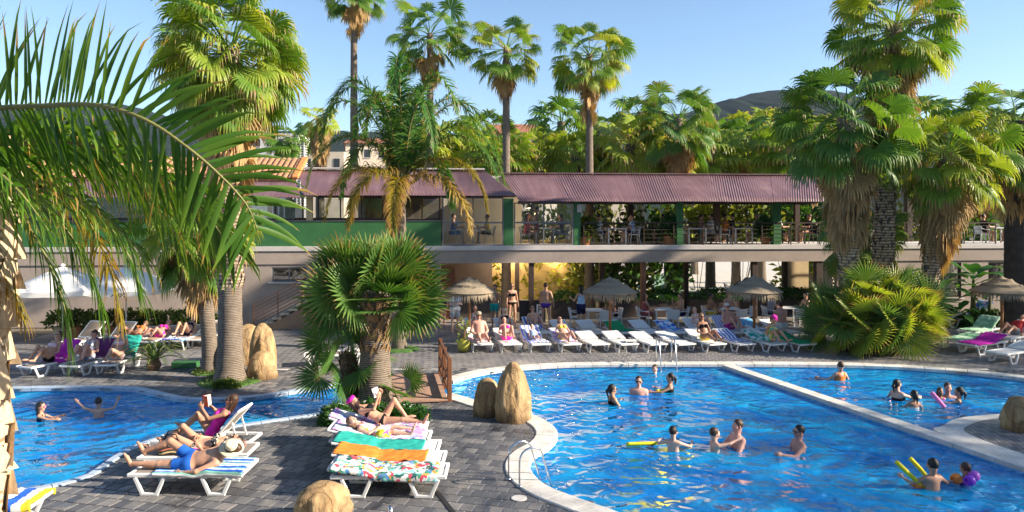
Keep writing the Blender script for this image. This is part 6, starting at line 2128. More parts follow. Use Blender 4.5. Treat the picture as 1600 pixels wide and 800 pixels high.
        if level == 0:
            pp.append((W + hdv * .07 * hz_, W + hdv * .14 * hz_ + pn * .04 * cu_, .034 * hz_, .02 * hz_, .012, hf))
            pp.append((W + hdv * .03 * hz_ + ac * .035 * hz_, W + hdv * .085 * hz_ + ac * .05 * hz_ + pn * .02, .013, .011, .006, None))
        else:
            rf = {1: .0095, 2: .0085}[level] * hz_
            for fi, (o_, ln) in enumerate(((.030, .072), (.010, .082), (-.010, .076), (-.030, .058))):
                b0 = W + hdv * .088 * hz_ + ac * o_ * hz_
                th = 0.0
                for seg_, fl in enumerate((.45, .31, .24)):
                    th += cu_ * (.55, 1.0, .7)[seg_] + .04 * fi
                    sp_ = nz(hdv * math.cos(th) + pn * math.sin(th) + ac * o_ * 2.0)
                    b1 = b0 + sp_ * ln * fl * hz_
                    pp.append((b0, b1, rf * (1 - .08 * seg_), rf * (.92 - .08 * seg_), .004, None))
                    b0 = b1
            t0 = W + hdv * .022 * hz_ + ac * .028 * hz_ + pn * .006
            t1 = t0 + nz(ac * .75 + hdv * .75 + pn * .35) * .038 * hz_
            t2 = t1 + nz(ac * .2 + hdv * 1.0 + pn * (.3 + cu_ * .5)) * .030 * hz_
            pp += [(t0, t1, rf * 1.35, rf * 1.1, .008, None), (t1, t2, rf * 1.1, rf * .9, .004, None)]
        Vm, Qm = sdf_mesh(pp, {0: .016, 1: .0068, 2: .0048}[level])
        shells.append((Vm, Qm))
    Vs, Qs, o_ = [], [], 0
    for v_, q_ in shells:
        Vs.append(v_); Qs.append(q_ + o_); o_ += len(v_)
    Vb, Qb = np.concatenate(Vs), np.concatenate(Qs)
    root = thing('person', label, 'person', loc, rz, group)
    def part(name, V_, F_, m_, smooth=True):
        if len(F_): return link(name, mesh_np(name, V_, F_ if isinstance(F_, np.ndarray) else [list(f) for f in F_], m_, smooth), root)
    part('body', Vb, Qb, skin(tone))
    # clothing cut from the body's own surface and pushed out a little
    bones = [(t_, p) for t_, p in pr]
    if clothes:
        N = vnormals(V, T)
        best = np.full(len(V), 9.0); bt = np.zeros(len(V)); bi = np.zeros(len(V), int)
        names = sorted({t_ for t_, _ in bones})
        for t_, (a, b, ra, rb, k, frm) in bones:
            d = b - a
            tt = np.clip(((V - a) @ d) / max(1e-9, d @ d), 0, 1)
            ds = np.linalg.norm(V - a - tt[:, None] * d, axis=1) - (ra + (rb - ra) * tt)
            m = ds < best
            best[m] = ds[m]; bt[m] = tt[m]; bi[m] = names.index(t_)
        isin = lambda *k: np.isin(bi, [names.index(x) for x in k if x in names])
        TOR = isin('pelvis', 'belly', 'chest', 'shoulder')
        THI = isin('thighL', 'thighR'); UA = isin('uarmL', 'uarmR')
        hP = ((V - pel) @ up) / s
        hC = ((V - waist) @ up2) / s
        side = ((V - pel) @ rt) / s; fw = ((V - pel) @ fr) / s
        tth = np.zeros(len(V)); tua = np.zeros(len(V))
        for sd in 'LR':
            for nm, arr, ja, jb in (('thigh', tth, 'hip', 'kn'), ('uarm', tua, 'sh', 'el')):
                m = isin(nm + sd); d = J[jb + sd] - J[ja + sd]
                arr[m] = ((V[m] - J[ja + sd]) @ d) / (d @ d)
        for kind, m_, off in clothes:
            big = np.where(TOR, 1.0, -1.0)
            if kind in ('trunks', 'shorts', 'brief'):
                tl = {'trunks': .52, 'shorts': .72, 'brief': .10}[kind]
                g = np.minimum(np.where(TOR | THI, .1, -.1), ({'trunks': .085, 'shorts': .1, 'brief': .035 if female else .05}[kind] - hP))
                g = np.where(THI, np.minimum(g, (tl - tth) * .42), g)
                if kind == 'brief': g = np.minimum(g, .12 + .9 * hP + .35 * np.abs(side) * -1 + .02)
            elif kind == 'bra':
                g = np.minimum(np.where(TOR, .1, -.1), np.minimum(hC - .135, .245 - hC))
                g = np.where(TOR, np.minimum(g, np.where(fw > -.02, .1, .035 - np.abs(hC - .17))), g)
            elif kind in ('onepiece', 'dress', 'vest'):
                g = np.where(TOR, .1, -.1)
                g = np.minimum(g, .262 - hC + .1 * (np.abs(np.abs(side) - .09) < .02))
                if kind == 'onepiece':
                    g = np.where(THI, (.10 - tth) * .42, g); g = np.minimum(g, .14 + .9 * hP - .35 * np.abs(side))
                elif kind == 'dress': g = np.where(THI, (.7 - tth) * .42, g)
                else: g = np.minimum(g, hP + .02)
            elif kind == 'shirt':
                g = np.where(TOR, .1, -.1); g = np.minimum(g, hP + .03); g = np.minimum(g, .335 - hC)
                g = np.where(UA, (.6 - tua) * .28, g)
            else: continue
            Vo = V + N * off * s
            Vc, Fc = clip_mesh(Vo, T, g)
            if len(Fc):
                Vc, Fc = compact(Vc, Fc)
                part({'trunks': 'swim_trunks', 'shorts': 'shorts', 'brief': 'bikini_bottom' if female else 'swim_briefs', 'bra': 'bikini_top', 'onepiece': 'swimsuit', 'dress': 'dress', 'vest': 'top', 'shirt': 'shirt'}[kind], Vc, Fc, m_)
    # hair
    if hairstyle:
        hp = [(HP(0, -.022, .042), HP(0, -.018, .038), .101 * hs, .101 * hs, .01, (hM, A_(.84, .98, .98)))]
        if hairstyle != 'short':
            hp += [(HP(0, -.055, .0), HP(0, -.055, -.05), .075 * hs, .06 * hs, .03, (hM, A_(.95, .7, 1)))]
        if hairstyle == 'long':
            hp += [(HP(-.06, -.035, .0), HP(-.07, -.03, -.15), .032 * hs, .03 * hs, .02, None), (HP(.06, -.035, .0), HP(.07, -.03, -.15), .032 * hs, .03 * hs, .02, None), (HP(0, -.07, -.03), HP(0, -.06, -.2), .06 * hs, .045 * hs, .03, None)]
        if hairstyle == 'pony':
            hp += [(HP(0, -.1, .03), HP(0, -.15, -.03), .032 * hs, .036 * hs, .015, None), (HP(0, -.15, -.03), HP(.01, -.13, -.19), .036 * hs, .014 * hs, .015, None)]
        if hairstyle == 'bun':
            hp += [(HP(0, -.085, .085), HP(0, -.09, .09), .045 * hs, .045 * hs, .012, None)]
        hp.append((HP(-.07, .0, .02), HP(-.072, .0, -.01), .018 * hs, .012 * hs, .01, None)); hp.append((HP(.07, .0, .02), HP(.072, .0, -.01), .018 * hs, .012 * hs, .01, None))
        v_, q_ = sdf_mesh(hp, {0: .017, 1: .011, 2: .008}[level])
        # keep the face clear
        loc_ = (v_ - hc) @ hM.T / hs
        push = np.clip((loc_[:, 1] - .03) / .05, 0, 1) * np.clip((.055 - loc_[:, 2]) / .05, 0, 1)
        v_ = v_ - (fc * .03 * hs) * push[:, None]
        lump = np.array([noise.noise(Vector(p_) * 38) for p_ in v_]) if level else np.zeros(len(v_))
        v_ = v_ + (v_ - hc) * lump[:, None] * .045
        part('hair', v_, q_, HAIR[hair])
    if level:
        if not glasses:
            for sg in (-1, 1):
                mb = MB().lathe([(0, -.007), (.008, -.004), (.0105, 0), (.008, .004), (0, .007)], seg=8)
                o = mb.build('eye', m_eye, root, smooth=True)
                o.location = HP(.032 * sg, .083, .006); o.scale = (hs,) * 3
        o = MB().lathe([(0, -.006), (.02, -.003), (.022, .002), (0, .005)], seg=10).build('mouth', m_lip, root, smooth=True)
        o.location = HP(0, .0895, -.058)
        Mr = Matrix((tuple(hr), tuple(hd), tuple(fc))).transposed(); o.rotation_euler = Mr.to_euler(); o.scale = (hs, hs * .4, hs * .6)
    if glasses:
        mb = MB()
        Mr = Matrix((tuple(hr), tuple(fc), tuple(hd))).transposed()
        for sg in (-1, 1):
            mb.box(HP(.034 * sg, .094, .008), (.056 * hs, .012 * hs, .042 * hs), M=Mr)
            mb.bar(HP(.066 * sg, .09, .014), HP(.084 * sg, -.02, .014), .006, .01)
        mb.box(HP(0, .099, .012), (.02 * hs, .008 * hs, .01 * hs), M=Mr)
        o = mb.build('sunglasses', m_lens if glasses is True else glasses, root); bevel(o, .006 * hs)
    if hat:
        kind, hm = hat
        Mr = Matrix((tuple(hr), tuple(fc), tuple(hd))).transposed()
        if kind == 'cap':
            mb = MB().lathe([(.099, .0), (.101, .03), (.09, .065), (.05, .088), (0, .094)], seg=18)
            mb.add([(math.sin(a) * .092 * k_, math.cos(a) * .092 * k_ + (.07 if k_ > 1 else 0) * math.cos(a), .006 - (.012 if k_ > 1 else 0)) for k_ in (1, 1.12) for a in np.linspace(-1, 1, 7)], [(i, i + 1, 8 + i, 7 + i) for i in range(6)])
            o = mb.build('cap', hm, root, smooth=True); o.location = HP(0, -.012, .055); o.rotation_euler = Mr.to_euler(); o.scale = (hs * .95, hs * 1.06, hs)
        elif kind == 'visor':
            mb = MB().lathe([(.099, .0), (.1, .03), (.097, .03), (.096, 0)], seg=18)
            mb.add([(math.sin(a) * .098 * k_, math.cos(a) * .098 * k_ + (.06 if k_ > 1 else 0) * math.cos(a), .006 - (.012 if k_ > 1 else 0)) for k_ in (1, 1.12) for a in np.linspace(-1, 1, 7)], [(i, i + 1, 8 + i, 7 + i) for i in range(6)])
            o = mb.build('visor', hm, root, smooth=True); o.location = HP(0, -.012, .04); o.rotation_euler = Mr.to_euler(); o.scale = (hs * .95, hs * 1.06, hs)
        elif kind == 'headband':
            o = MB().lathe([(.097, 0), (.104, .01), (.106, .05), (.09, .075), (.03, .09), (0, .09)], seg=16, wob=.2).build('headscarf', hm, root, smooth=True); o.location = HP(0, -.01, .035); o.rotation_euler = Mr.to_euler(); o.scale = (hs * .9, hs * 1.05, hs)
    root['_head'] = [float(x) for x in hc]
    return root, dict(J=J, hc=hc, hd=hd, fc=fc, hr=hr, hs=hs, HP=HP, up=up, pel=pel, neck=neck, chest=chest)
def fab(name, *cols, kind='plain', scale=1.0):
    return cloth_mat(name, kind, list(cols), scale)
c_black = fab('black_swim_fabric', (.012, .012, .014)); c_navy = fab('navy_fabric', (.015, .02, .06)); c_blue = fab('blue_swim_fabric', (.02, .12, .48)); c_pink = fab('hot_pink_fabric', (.95, .04, .48))
c_floral = fab('floral_fabric', WHT, (.75, .25, .5), (.8, .6, .1), (.3, .5, .8), WHT, (.85, .45, .6), kind='blotch', scale=26); c_stripe = fab('dark_stripe_fabric', (.03, .03, .04), (.7, .65, .5), (.02, .02, .03), kind='blotch', scale=30)
c_white = fab('white_fabric', (.74, .73, .71)); c_teal = fab('teal_fabric', (.02, .33, .30)); c_purple = fab('purple_swim_fabric', (.10, .04, .30)); c_red = fab('red_fabric', (.5, .05, .05)); c_orange = fab('orange_fabric', (.65, .2, .05)); c_lblue = fab('light_blue_fabric', (.35, .5, .7)); c_grey = fab('grey_fabric', (.3, .3, .32)); c_dress = fab('white_stripe_dress', (.72, .70, .67), (.72, .70, .67), (.35, .36, .42), kind='blotch', scale=18); c_lpink = fab('pale_pink_print', WHT, (.8, .35, .4), (.7, .6, .65), kind='blotch', scale=30); c_yel = fab('yellow_fabric', (.7, .5, .08))
# ================================================================ who is where
PI = math.pi
def rec_pose(be, knee=(0, 0), roll=0.0, arms='side', head=None, legdx=(0, 0)):
    """lying on a lounger: local +Y is towards the head; R side is local -X"""
    c, s = math.cos(be), math.sin(be)
    sp = A_(0, c, s); fr = nz(A_(roll, -s, c))
    q = dict(spine=sp, front=fr, head=nz(sp + fr * .25), face=nz(fr + A_(0, -.25, 0)))
    def leg(k, x):
        a = k
        return A_(x, -math.cos(a), math.sin(a)), A_(x * .5, -math.cos(a * .9), -math.sin(a * .9) - .02)
    q['tR'], q['sR'] = leg(knee[0], -.08 + legdx[0]); q['tL'], q['sL'] = leg(knee[1], .08 + legdx[1])
    q['footR'] = (-.15, -.35 - .5 * math.sin(knee[0]), .9 - .9 * math.sin(knee[0])); q['footL'] = (.15, -.35 - .5 * math.sin(knee[1]), .9 - .9 * math.sin(knee[1]))
    if arms == 'side':
        q.update(aR=-sp * .9 + A_(-.35, 0, -.12), fR=-sp + A_(.05, 0, .0), aL=-sp * .9 + A_(.35, 0, -.12), fL=-sp + A_(-.05, 0, 0))
    elif arms == 'lap':
        q.update(aR=-sp * .9 + A_(-.3, 0, -.05), fR=-sp * .6 + fr * .45 + A_(.6, 0, 0), aL=-sp * .9 + A_(.3, 0, -.05), fL=-sp * .6 + fr * .45 + A_(-.6, 0, 0))
    elif arms == 'book':
        q.update(aR=-sp * .7 + fr * .55 + A_(-.2, 0, 0), fR=sp * .25 + fr * .95 + A_(.35, -.1, .1), aL=-sp * .7 + fr * .55 + A_(.2, 0, 0), fL=sp * .25 + fr * .95 + A_(-.35, -.1, .1), curlR=.8, curlL=.8)
    elif arms == 'up':
        q.update(aR=sp * .6 + A_(-.8, 0, .1), fR=sp * .3 + A_(.9, 0, .2), aL=sp * .6 + A_(.8, 0, .1), fL=sp * .3 + A_(-.9, 0, .2))
    return q
def on_lounger(label, lg, y=.0, be=None, H=1.68, z=.115, rz=0.0, x=0.0, **kw):
    be = lg['beta'] if be is None else be
    pose = kw.pop('pose', None) or rec_pose(be, kw.pop('knee', (0, 0)), kw.pop('roll', 0), kw.pop('arms', 'side'), legdx=kw.pop('legdx', (0, 0)))
    pose.update(kw.pop('over', {}))
    for k_ in ('knee', 'roll', 'arms'): kw.pop(k_, None)
    s = H / 1.7
    return person(label, lg.location, lg.rotation_euler.z + rz, pose, H=H, pel=(x, y * lg['sc'], .35 * lg['sc'] + z * s + (.02 if be > .3 else 0)), **kw)
def put(name, mb_or_obj, label, cat, M):
    o = mb_or_obj
    o.matrix_world = M
    return tag(o, label, cat)
def frame_at(o_thing, p, rx, ry, rz):
    """world matrix from a point and three axes given in a thing's local space"""
    Mw = Matrix.Translation(o_thing.location) @ o_thing.rotation_euler.to_matrix().to_4x4()
    Ml = Matrix((tuple(rx), tuple(ry), tuple(rz))).transposed().to_4x4()
    Ml.translation = Vector(p)
    return Mw @ Ml
# --- near left: man with the hat
sp = A_(0, .97, .22)
pose = rec_pose(.18, (.0, .0), .35)
pose.update(head=nz(A_(.1, .8, .45)), face=nz(A_(.35, -.55, .8)), tR=A_(-.1, -.80, .55), sR=A_(.04, -.93, -.36), footR=A_(-.1, -.5, .85), tL=A_(.02, -1, .02), sL=A_(.0, -1, .02), footL=A_(.1, -.45, .9),
            aL=A_(.42, -.88, -.30), fL=A_(-.10, -.95, -.12), aR=A_(-.9, .5, .15), fR=A_(.85, .55, .1), curlL=.25)
man, I = on_lounger('man lying in blue swim trunks with a straw hat over his face', LG['fl1'], -.06, 0, 1.86, .10, pose=pose, sex='m', tone='tan', hair='brown', clothes=[('trunks', c_blue, .014)], level=2, bulk=1.05)
m_straw = mat('pale_straw', (.66, .57, .40), .85, .12, 30, .5, 120)
hatr = thing('straw_hat', 'pale straw hat with black band over the face of the lying man', 'hat')
hz3 = nz(A_(.5, .2, .8)); hx3 = nz(np.cross(A_(0, 1, 0), hz3)); hy3 = np.cross(hz3, hx3)
hatr.matrix_world = frame_at(man, I['hc'] + hz3 * .035 + A_(.0, -.02, 0), hx3, hy3, hz3)
o = MB().lathe([(.175, .0), (.18, .006), (.14, .002), (.095, .006), (.092, .06), (.088, .095), (.07, .112), (.03, .105), (0, .10)], seg=36, wob=.03).build('crown', m_straw, hatr, smooth=True)
MB().lathe([(.097, .01), (.0965, .042)], seg=36).build('hat_band', c_black, hatr, smooth=True)
hatr.scale = (1.12, 1.12, 1.12)
# --- woman on the middle lounger
on_lounger('woman in dark patterned bikini lying behind the man with the hat', LG['fl2'], -.02, .06, 1.66, pose=None, knee=(.75, .55), roll=.25, arms='lap', tone='tan', hair='black', hairstyle='long', clothes=[('brief', c_stripe, .009), ('bra', c_stripe, .009)], level=2, glasses=True)
# her striped bag and bundle
bgt = thing('beach_bag', 'striped black and straw beach bag on the foot of the middle left lounger', 'bag', LG['fl2'].location + Vector((-.42, -.12, .36)), .3)
bag_m = cloth_mat('bag_stripe', 'stripe', [(.03, .03, .03), (.5, .38, .2), (.03, .03, .03), (.55, .2, .12)], 2.2)
V, UV, Fa = [], [], []
for j in range(11):
    t = j / 10
    for i in range(25):
        a = 2 * PI * i / 24
        r_ = (.21 - .04 * t + .015 * math.sin(a * 5 + t * 4))
        V.append((math.cos(a) * r_ * 1.15, math.sin(a) * r_ * .7, t * .24 + .02 * math.sin(a * 3))); UV.append((i / 24, t))
for j in range(10):
    for i in range(24):
        a = j * 25 + i; Fa.append((a, a + 1, a + 26, a + 25))
bb_ = link('bag_body', mesh_np('bag_body', np.array(V), Fa, bag_m, True, np.array(UV)), bgt)
for y in (-.1, .1): MB().tube([(-.12, y, .22), (-.08, y * 1.3, .36), (.08, y * 1.3, .36), (.12, y, .22)], .012, 6).build('handle', c_black, bgt, smooth=True)
yb = leaf_cloud(1, (.1, .1, .1), .1, 1)
sc = thing('folded_scarf', 'crumpled yellow and pink scarf beside the striped bag', 'scarf', LG['fl2'].location + Vector((.02, -.26, .37)))
MB().lathe([(.15, 0), (.16, .04), (.1, .10), (.03, .11), (0, .10)], seg=20, wob=.5, seed=4).build('cloth', fab('yellow_pink_print', YEL, PNK, YEL, (.02, .02, .02), WHT, kind='blotch', scale=18), sc, smooth=True)
# --- woman in pink reading
wp, I = on_lounger('woman in hot pink swimsuit and sunglasses sitting up reading', LG['fl3'], .10, math.radians(52), 1.68, pose=None, knee=(.75, .95), roll=.15, arms='book', tone='tan', hair='brown', hairstyle='long', clothes=[('onepiece', c_pink, .009)], level=2, glasses=True, over=dict(face=A_(.25, -1, .05), head=A_(.05, .35, .9)))
def book(label, who, I, cov, w=.15, h=.21, op=1.0, lift=.05, name='book'):
    J = I['J']
    c = (J['wrL'] + J['wrR']) / 2 + nz(I['hc'] - I['pel']) * lift
    look = nz(c - I['hc']); rx = nz(np.cross(look, A_(0, 0, 1))); u = np.cross(rx, look)
    c = c + look * .05 + u * .05
    b = thing(name, label, 'book')
    b.matrix_world = frame_at(who, c, rx, look, u)
    for sg in (-1, 1):
        Mr = Matrix.Rotation(-sg * op, 3, 'Z')
        o = MB().box(Mr @ Vector((sg * w / 2, .006, 0)), (w, .004, h), M=Mr).build('cover', cov, b)
        MB().box(Mr @ Vector((sg * w / 2 * .97, -.002, 0)), (w * .94, .012, h * .95), M=Mr).build('pages', mat('paper', (.7, .68, .62), .8, .05), o)
book('red-covered book held by the woman in pink', wp, I, fab('red_book_cover', (.55, .03, .03), (.6, .2, .1), kind='blotch', scale=20))
# --- woman in black bikini reading, girl in floral swimsuit
wb, I = on_lounger('woman in black bikini with magenta headscarf reading on the farthest middle lounger', LG['fc4'], -.05, .48, 1.68, pose=None, knee=(.08, 1.05), arms='book', tone='tan', hair='brown', hairstyle='long', clothes=[('brief', c_black, .009), ('bra', c_black, .009)], level=2, hat=('headband', fab('magenta_scarf', (.6, .03, .3), (.5, .02, .35), kind='blotch', scale=20)))
book('white open book held by the woman in black bikini', wb, I, mat('white_cover', (.7, .7, .72), .6, .05), .13, .19)
on_lounger('girl in floral swimsuit lying beside the reading woman in black', LG['fc3'], .06, .25, 1.28, pose=None, knee=(.06, .12), arms='lap', roll=-.2, tone='fair', hair='light', hairstyle='long', clothes=[('dress', c_floral, .012)], level=2, child=True, over=dict(head=A_(0, .8, .5), face=A_(-.5, -.2, .9)))
tw = thing('folded_scarf', 'yellow and pink striped towel bundle beside the floral girl', 'towel', LG['fc3'].location + Vector((.05, -.12, .38)))
MB().lathe([(.16, 0), (.17, .03), (.12, .1), (.04, .12), (0, .11)], seg=20, wob=.6, seed=9).build('cloth', fab('yellow_print', YEL, WHT, PNK, (.4, .6, .2), YEL, kind='blotch', scale=14), tw, smooth=True)
# --- left-hand sitters
on_lounger('woman in black bikini bottom sitting leftmost among the left sitters', LF[0], -.12, 1.0, 1.66, knee=(1.0, .9), arms='lap', tone='tan', hair='brown', hairstyle='bun', clothes=[('brief', c_black, .009), ('bra', c_lpink, .009)], level=1, glasses=True)
on_lounger('woman with dark visor and grey print swimsuit among the left sitters', LF[1], -.12, 1.05, 1.66, knee=(.95, 1.1), arms='lap', tone='pink', hair='brown', hairstyle='short', clothes=[('onepiece', fab('grey_blue_print', (.2, .25, .4), WHT, (.1, .12, .2), kind='blotch', scale=26), .01)], level=1, hat=('visor', c_black), bulk=1.15)
on_lounger('woman in pale pink bikini facing the camera among the left sitters', LF[2], -.10, 1.05, 1.66, knee=(.5, .55), arms='lap', tone='fair', hair='brown', hairstyle='bun', clothes=[('brief', c_lpink, .009), ('bra', c_lpink, .009)], level=1, glasses=True, legdx=(.25, -.25))
on_lounger('sunbather lying on a beige lounger left of the cycad', LB[2], .0, .35, 1.65, knee=(.7, .5), tone='tan', hair='brown', clothes=[('brief', c_orange, .009), ('bra', c_orange, .009)], level=0, hairstyle='long')
on_lounger('sunbather half hidden behind the cycad', LB[3], .0, .35, 1.65, knee=(.5, .6), tone='pink', hair='light', clothes=[('brief', c_pink, .009), ('bra', c_pink, .009)], level=0, hairstyle='long')
on_lounger('sunbather with knees drawn up right of the cycad', LB[4], .1, .5, 1.65, knee=(1.0, .9), tone='tan', hair='black', clothes=[('brief', c_navy, .009), ('bra', c_navy, .009)], level=0, hairstyle='long')
# --- front and back terrace rows
on_lounger('bare-chested man with cap and sunglasses sitting up on the first front-row lounger', FR[0], -.15, 1.25, 1.76, knee=(.35, .3), arms='lap', sex='m', tone='pink', hair='brown', clothes=[('trunks', c_white, .012)], level=1, hat=('cap', fab('tan_cap', (.4, .33, .25))), glasses=True, bulk=1.15)
on_lounger('sunbather curled with knees up on the second front-row lounger', FR[1], .0, .8, 1.62, knee=(1.15, 1.1), arms='lap', tone='pink', hair='brown', hairstyle='long', clothes=[('brief', c_pink, .009), ('bra', c_pink, .009)], level=1)
on_lounger('small child wrapped in the thin striped towel on the third front-row lounger', FR[2], .12, .85, 1.0, knee=(.3, .3), arms='side', tone='fair', hair='brown', clothes=[('dress', c_lblue, .02)], level=1, child=True)
on_lounger('woman in pale bikini lying back on the fourth front-row lounger', FR[3], .02, .75, 1.66, knee=(.2, .5), arms='lap', tone='fair', hair='light', hairstyle='long', clothes=[('brief', c_yel, .009), ('bra', c_yel, .009)], level=1, glasses=True)
on_lounger('woman in black bikini sitting up on the ninth front-row lounger', FR[8], -.05, 1.15, 1.68, knee=(.35, .6), arms='lap', tone='brown', hair='light', hairstyle='long', clothes=[('brief', c_yel, .012), ('bra', c_black, .009)], level=1, glasses=True)
on_lounger('woman with pink cap leaning forward on the eleventh front-row lounger', FR[10], -.45, 1.7, 1.66, knee=(.8, .7), arms='lap', tone='tan', hair='brown', hairstyle='pony', clothes=[('dress', fab('teal_print_dress', TEA, (.7, .55, .1), (.3, .6, .6), kind='blotch', scale=16), .014)], level=1, hat=('cap', fab('magenta_cap', (.65, .04, .35))), over=dict(head=A_(0, -.4, .9), face=A_(0, -.9, -.5)))
on_lounger('man with white cap sitting in the back row behind the wide striped towel', BR[9], -.1, 1.25, 1.76, knee=(.9, .9), arms='lap', sex='m', tone='pink', hair='grey', clothes=[('trunks', fab('magenta_trunks', (.5, .03, .3)), .012)], level=1, hat=('cap', c_white), glasses=True, bulk=1.1)
on_lounger('woman in black bikini lying on the second back-row lounger', BR[1], .0, .8, 1.66, knee=(.9, .7), tone='fair', arms='lap', hair='brown', hairstyle='long', clothes=[('brief', c_black, .009), ('bra', c_black, .009)], level=1)
on_lounger('man with sunglasses reclining on the blue striped towel in the back row', BR[2], .0, .95, 1.72, knee=(.9, .8), sex='m', arms='lap', tone='tan', hair='brown', clothes=[('trunks', c_lblue, .012)], level=1, glasses=True)
on_lounger('woman in printed swimsuit on the leftmost back-row lounger', BR[0], .0, 1.1, 1.66, knee=(1.0, .9), arms='lap', tone='tan', hair='auburn', hairstyle='long', clothes=[('onepiece', c_lpink, .01)], level=1)
on_lounger('woman in floral top on the back-row lounger beside the cyan towel', BR[8], .0, .9, 1.66, knee=(.8, .9), arms='lap', tone='fair', hair='light', hairstyle='long', clothes=[('onepiece', c_floral, .01)], level=1)
pose = dict(tL=(-.35, 1, -.15), sL=(0, .1, -1), tR=(.35, 1, -.15), sR=(0, .1, -1), aL=(-.15, .4, -.9), fL=(.2, .9, -.3), aR=(.15, .4, -.9), fR=(-.2, .9, -.3), spine=(0, .12, 1))
person('broad man sitting with his back to us at the right of the rows', BR[11].location + Vector((0, -.2, 0)), .2, pose, H=1.78, pel=(0, 0, .5), sex='m', tone='pink', hair='black', clothes=[('trunks', c_white, .012)], level=1, bulk=1.3)
on_lounger('woman lying by the right wall behind the clump', RG[5], .0, .4, 1.66, knee=(.9, .7), tone='tan', hair='brown', hairstyle='long', clothes=[('brief', c_black, .009), ('bra', c_white, .009)], level=1)
on_lounger('person in red top lying at the right edge', RG[3], .0, .6, 1.7, knee=(.7, .5), tone='tan', sex='m', hair='brown', clothes=[('shirt', c_red, .012), ('trunks', c_grey, .012)], level=1)
# --- standing and walking on the terrace
def stand(label, px, d, face_deg, H=1.7, pose=None, **kw):
    p = GX(px, d)
    return person(label, (p.x, p.y, 0.0), math.radians(face_deg), pose, H=H, **kw)
stand('woman in black bikini and sunglasses standing in front of the open bay', 800, 31.3, 195, 1.70, dict(aR=(.25, .15, -1), fR=(.1, .25, -1), aL=(-.22, -.05, -1), fL=(-.1, .2, -1), tL=(-.06, .12, -1), sL=(0, -.15, -1)), tone='tan', hair='light', hairstyle='bun', clothes=[('brief', c_black, .009), ('bra', c_black, .009)], level=1, glasses=True)
stand('muscular man in purple swim briefs standing with his back to us', 853, 30.3, -25, 1.80, dict(aR=(.3, .1, -1), fR=(.05, .3, -1), aL=(-.25, .1, -1), fL=(-.05, .3, -1), tL=(-.12, -.05, -1), tR=(.12, .08, -1)), sex='m', tone='tan', hair='brown', clothes=[('brief', c_purple, .012)], level=1, bulk=1.02)
stand('man in teal shorts standing beside the left thatched umbrella', 773, 30.2, 150, 1.74, dict(aR=(.35, .25, -.8), fR=(-.2, .8, .3)), sex='m', tone='tan', hair='black', clothes=[('trunks', c_teal, .016)], level=1)
stand('woman in white striped dress standing left of the thatched umbrella', 711, 29.2, 200, 1.66, dict(aR=(.3, .3, -.9), fR=(-.5, .7, .2), aL=(-.3, .3, -.9), fL=(.5, .7, .2)), tone='fair', hair='light', hairstyle='short', clothes=[('dress', c_dress, .03), ('shirt', c_dress, .022)], level=1)
stand('bare-chested man standing beyond the stout fan palm by the cupboards', 690, 31.0, 170, 1.76, dict(aR=(.3, .2, -1), fR=(-.4, .7, -.3)), sex='m', tone='pink', hair='brown', clothes=[('trunks', c_navy, .014)], level=1, bulk=1.2)
stand('person in black cap and dark shorts standing beside the middle thatched umbrella', 908, 30.0, 30, 1.72, dict(aR=(.3, .4, -.8), fR=(0, .9, .3), aL=(-.3, .4, -.8), fL=(0, .9, .3)), tone='tan', hair='black', hairstyle='long', clothes=[('shorts', c_navy, .018), ('vest', c_lblue, .012)], level=1, hat=('cap', c_black))
# --- seated at the tables
def seated(label, p, rz, z=0.0, H=1.68, level=0, **kw):
    s = H / 1.7
    pose = dict(tL=(-.12, 1, -.05), sL=(0, .1, -1), tR=(.12, 1, -.05), sR=(0, -.05, -1), aL=(-.18, .45, -.9), fL=(.25, 1, .1), aR=(.18, .45, -.9), fR=(-.25, 1, .1), spine=(0, .06, 1))
    pose.update(kw.pop('pose', {}))
    return person(label, (p.x, p.y, z), rz, pose, H=H, pel=(0, .02, .455 + .10 * s), level=level, **kw)
for i, (ti, side, lb, kw) in enumerate([
        (0, 1, 'guest seated right of the leftmost ground-floor table', dict(tone='brown', hair='black', clothes=[('brief', c_black, .01), ('bra', c_black, .01)], hairstyle='long')),
        (1, 0, 'woman in red seated left of the second ground-floor table', dict(tone='tan', hair='brown', hairstyle='long', clothes=[('dress', fab('dusky_red_dress', (.3, .08, .08)), .015)])),
        (1, 1, 'bare-chested guest drinking right of the second ground-floor table', dict(tone='tan', hair='brown', sex='m', clothes=[('trunks', c_navy, .012)], pose=dict(aR=(.2, .6, -.5), fR=(-.3, .2, 1)))),
        (2, 0, 'dark-haired guest seated left of the third ground-floor table', dict(tone='brown', hair='black', sex='m', clothes=[('trunks', c_yel, .012)])),
        (3, 0, 'guest in grey shirt seated left of the rightmost ground-floor table', dict(tone='tan', hair='brown', sex='m', clothes=[('shirt', c_grey, .015), ('shorts', c_navy, .015)])),
        (3, 1, 'bare-shouldered guest seated right of the rightmost ground-floor table', dict(tone='tan', hair='black', sex='m', clothes=[('trunks', c_red, .012)]))]):
    px, d = gt[ti]; c = GX(px, d)
    seated(lb, Vector((c.x + (-.8, .75)[side], c.y - .05, 0)), (-R90 if side == 0 else R90) + .2, **kw)
c = GX(1128, 31.8)
seated('two-handed eater facing us behind the third ground-floor table', Vector((GX(1138, 31.5).x, 31.45, 0)), PI, tone='tan', hair='black', sex='m', clothes=[('trunks', c_black, .012)])
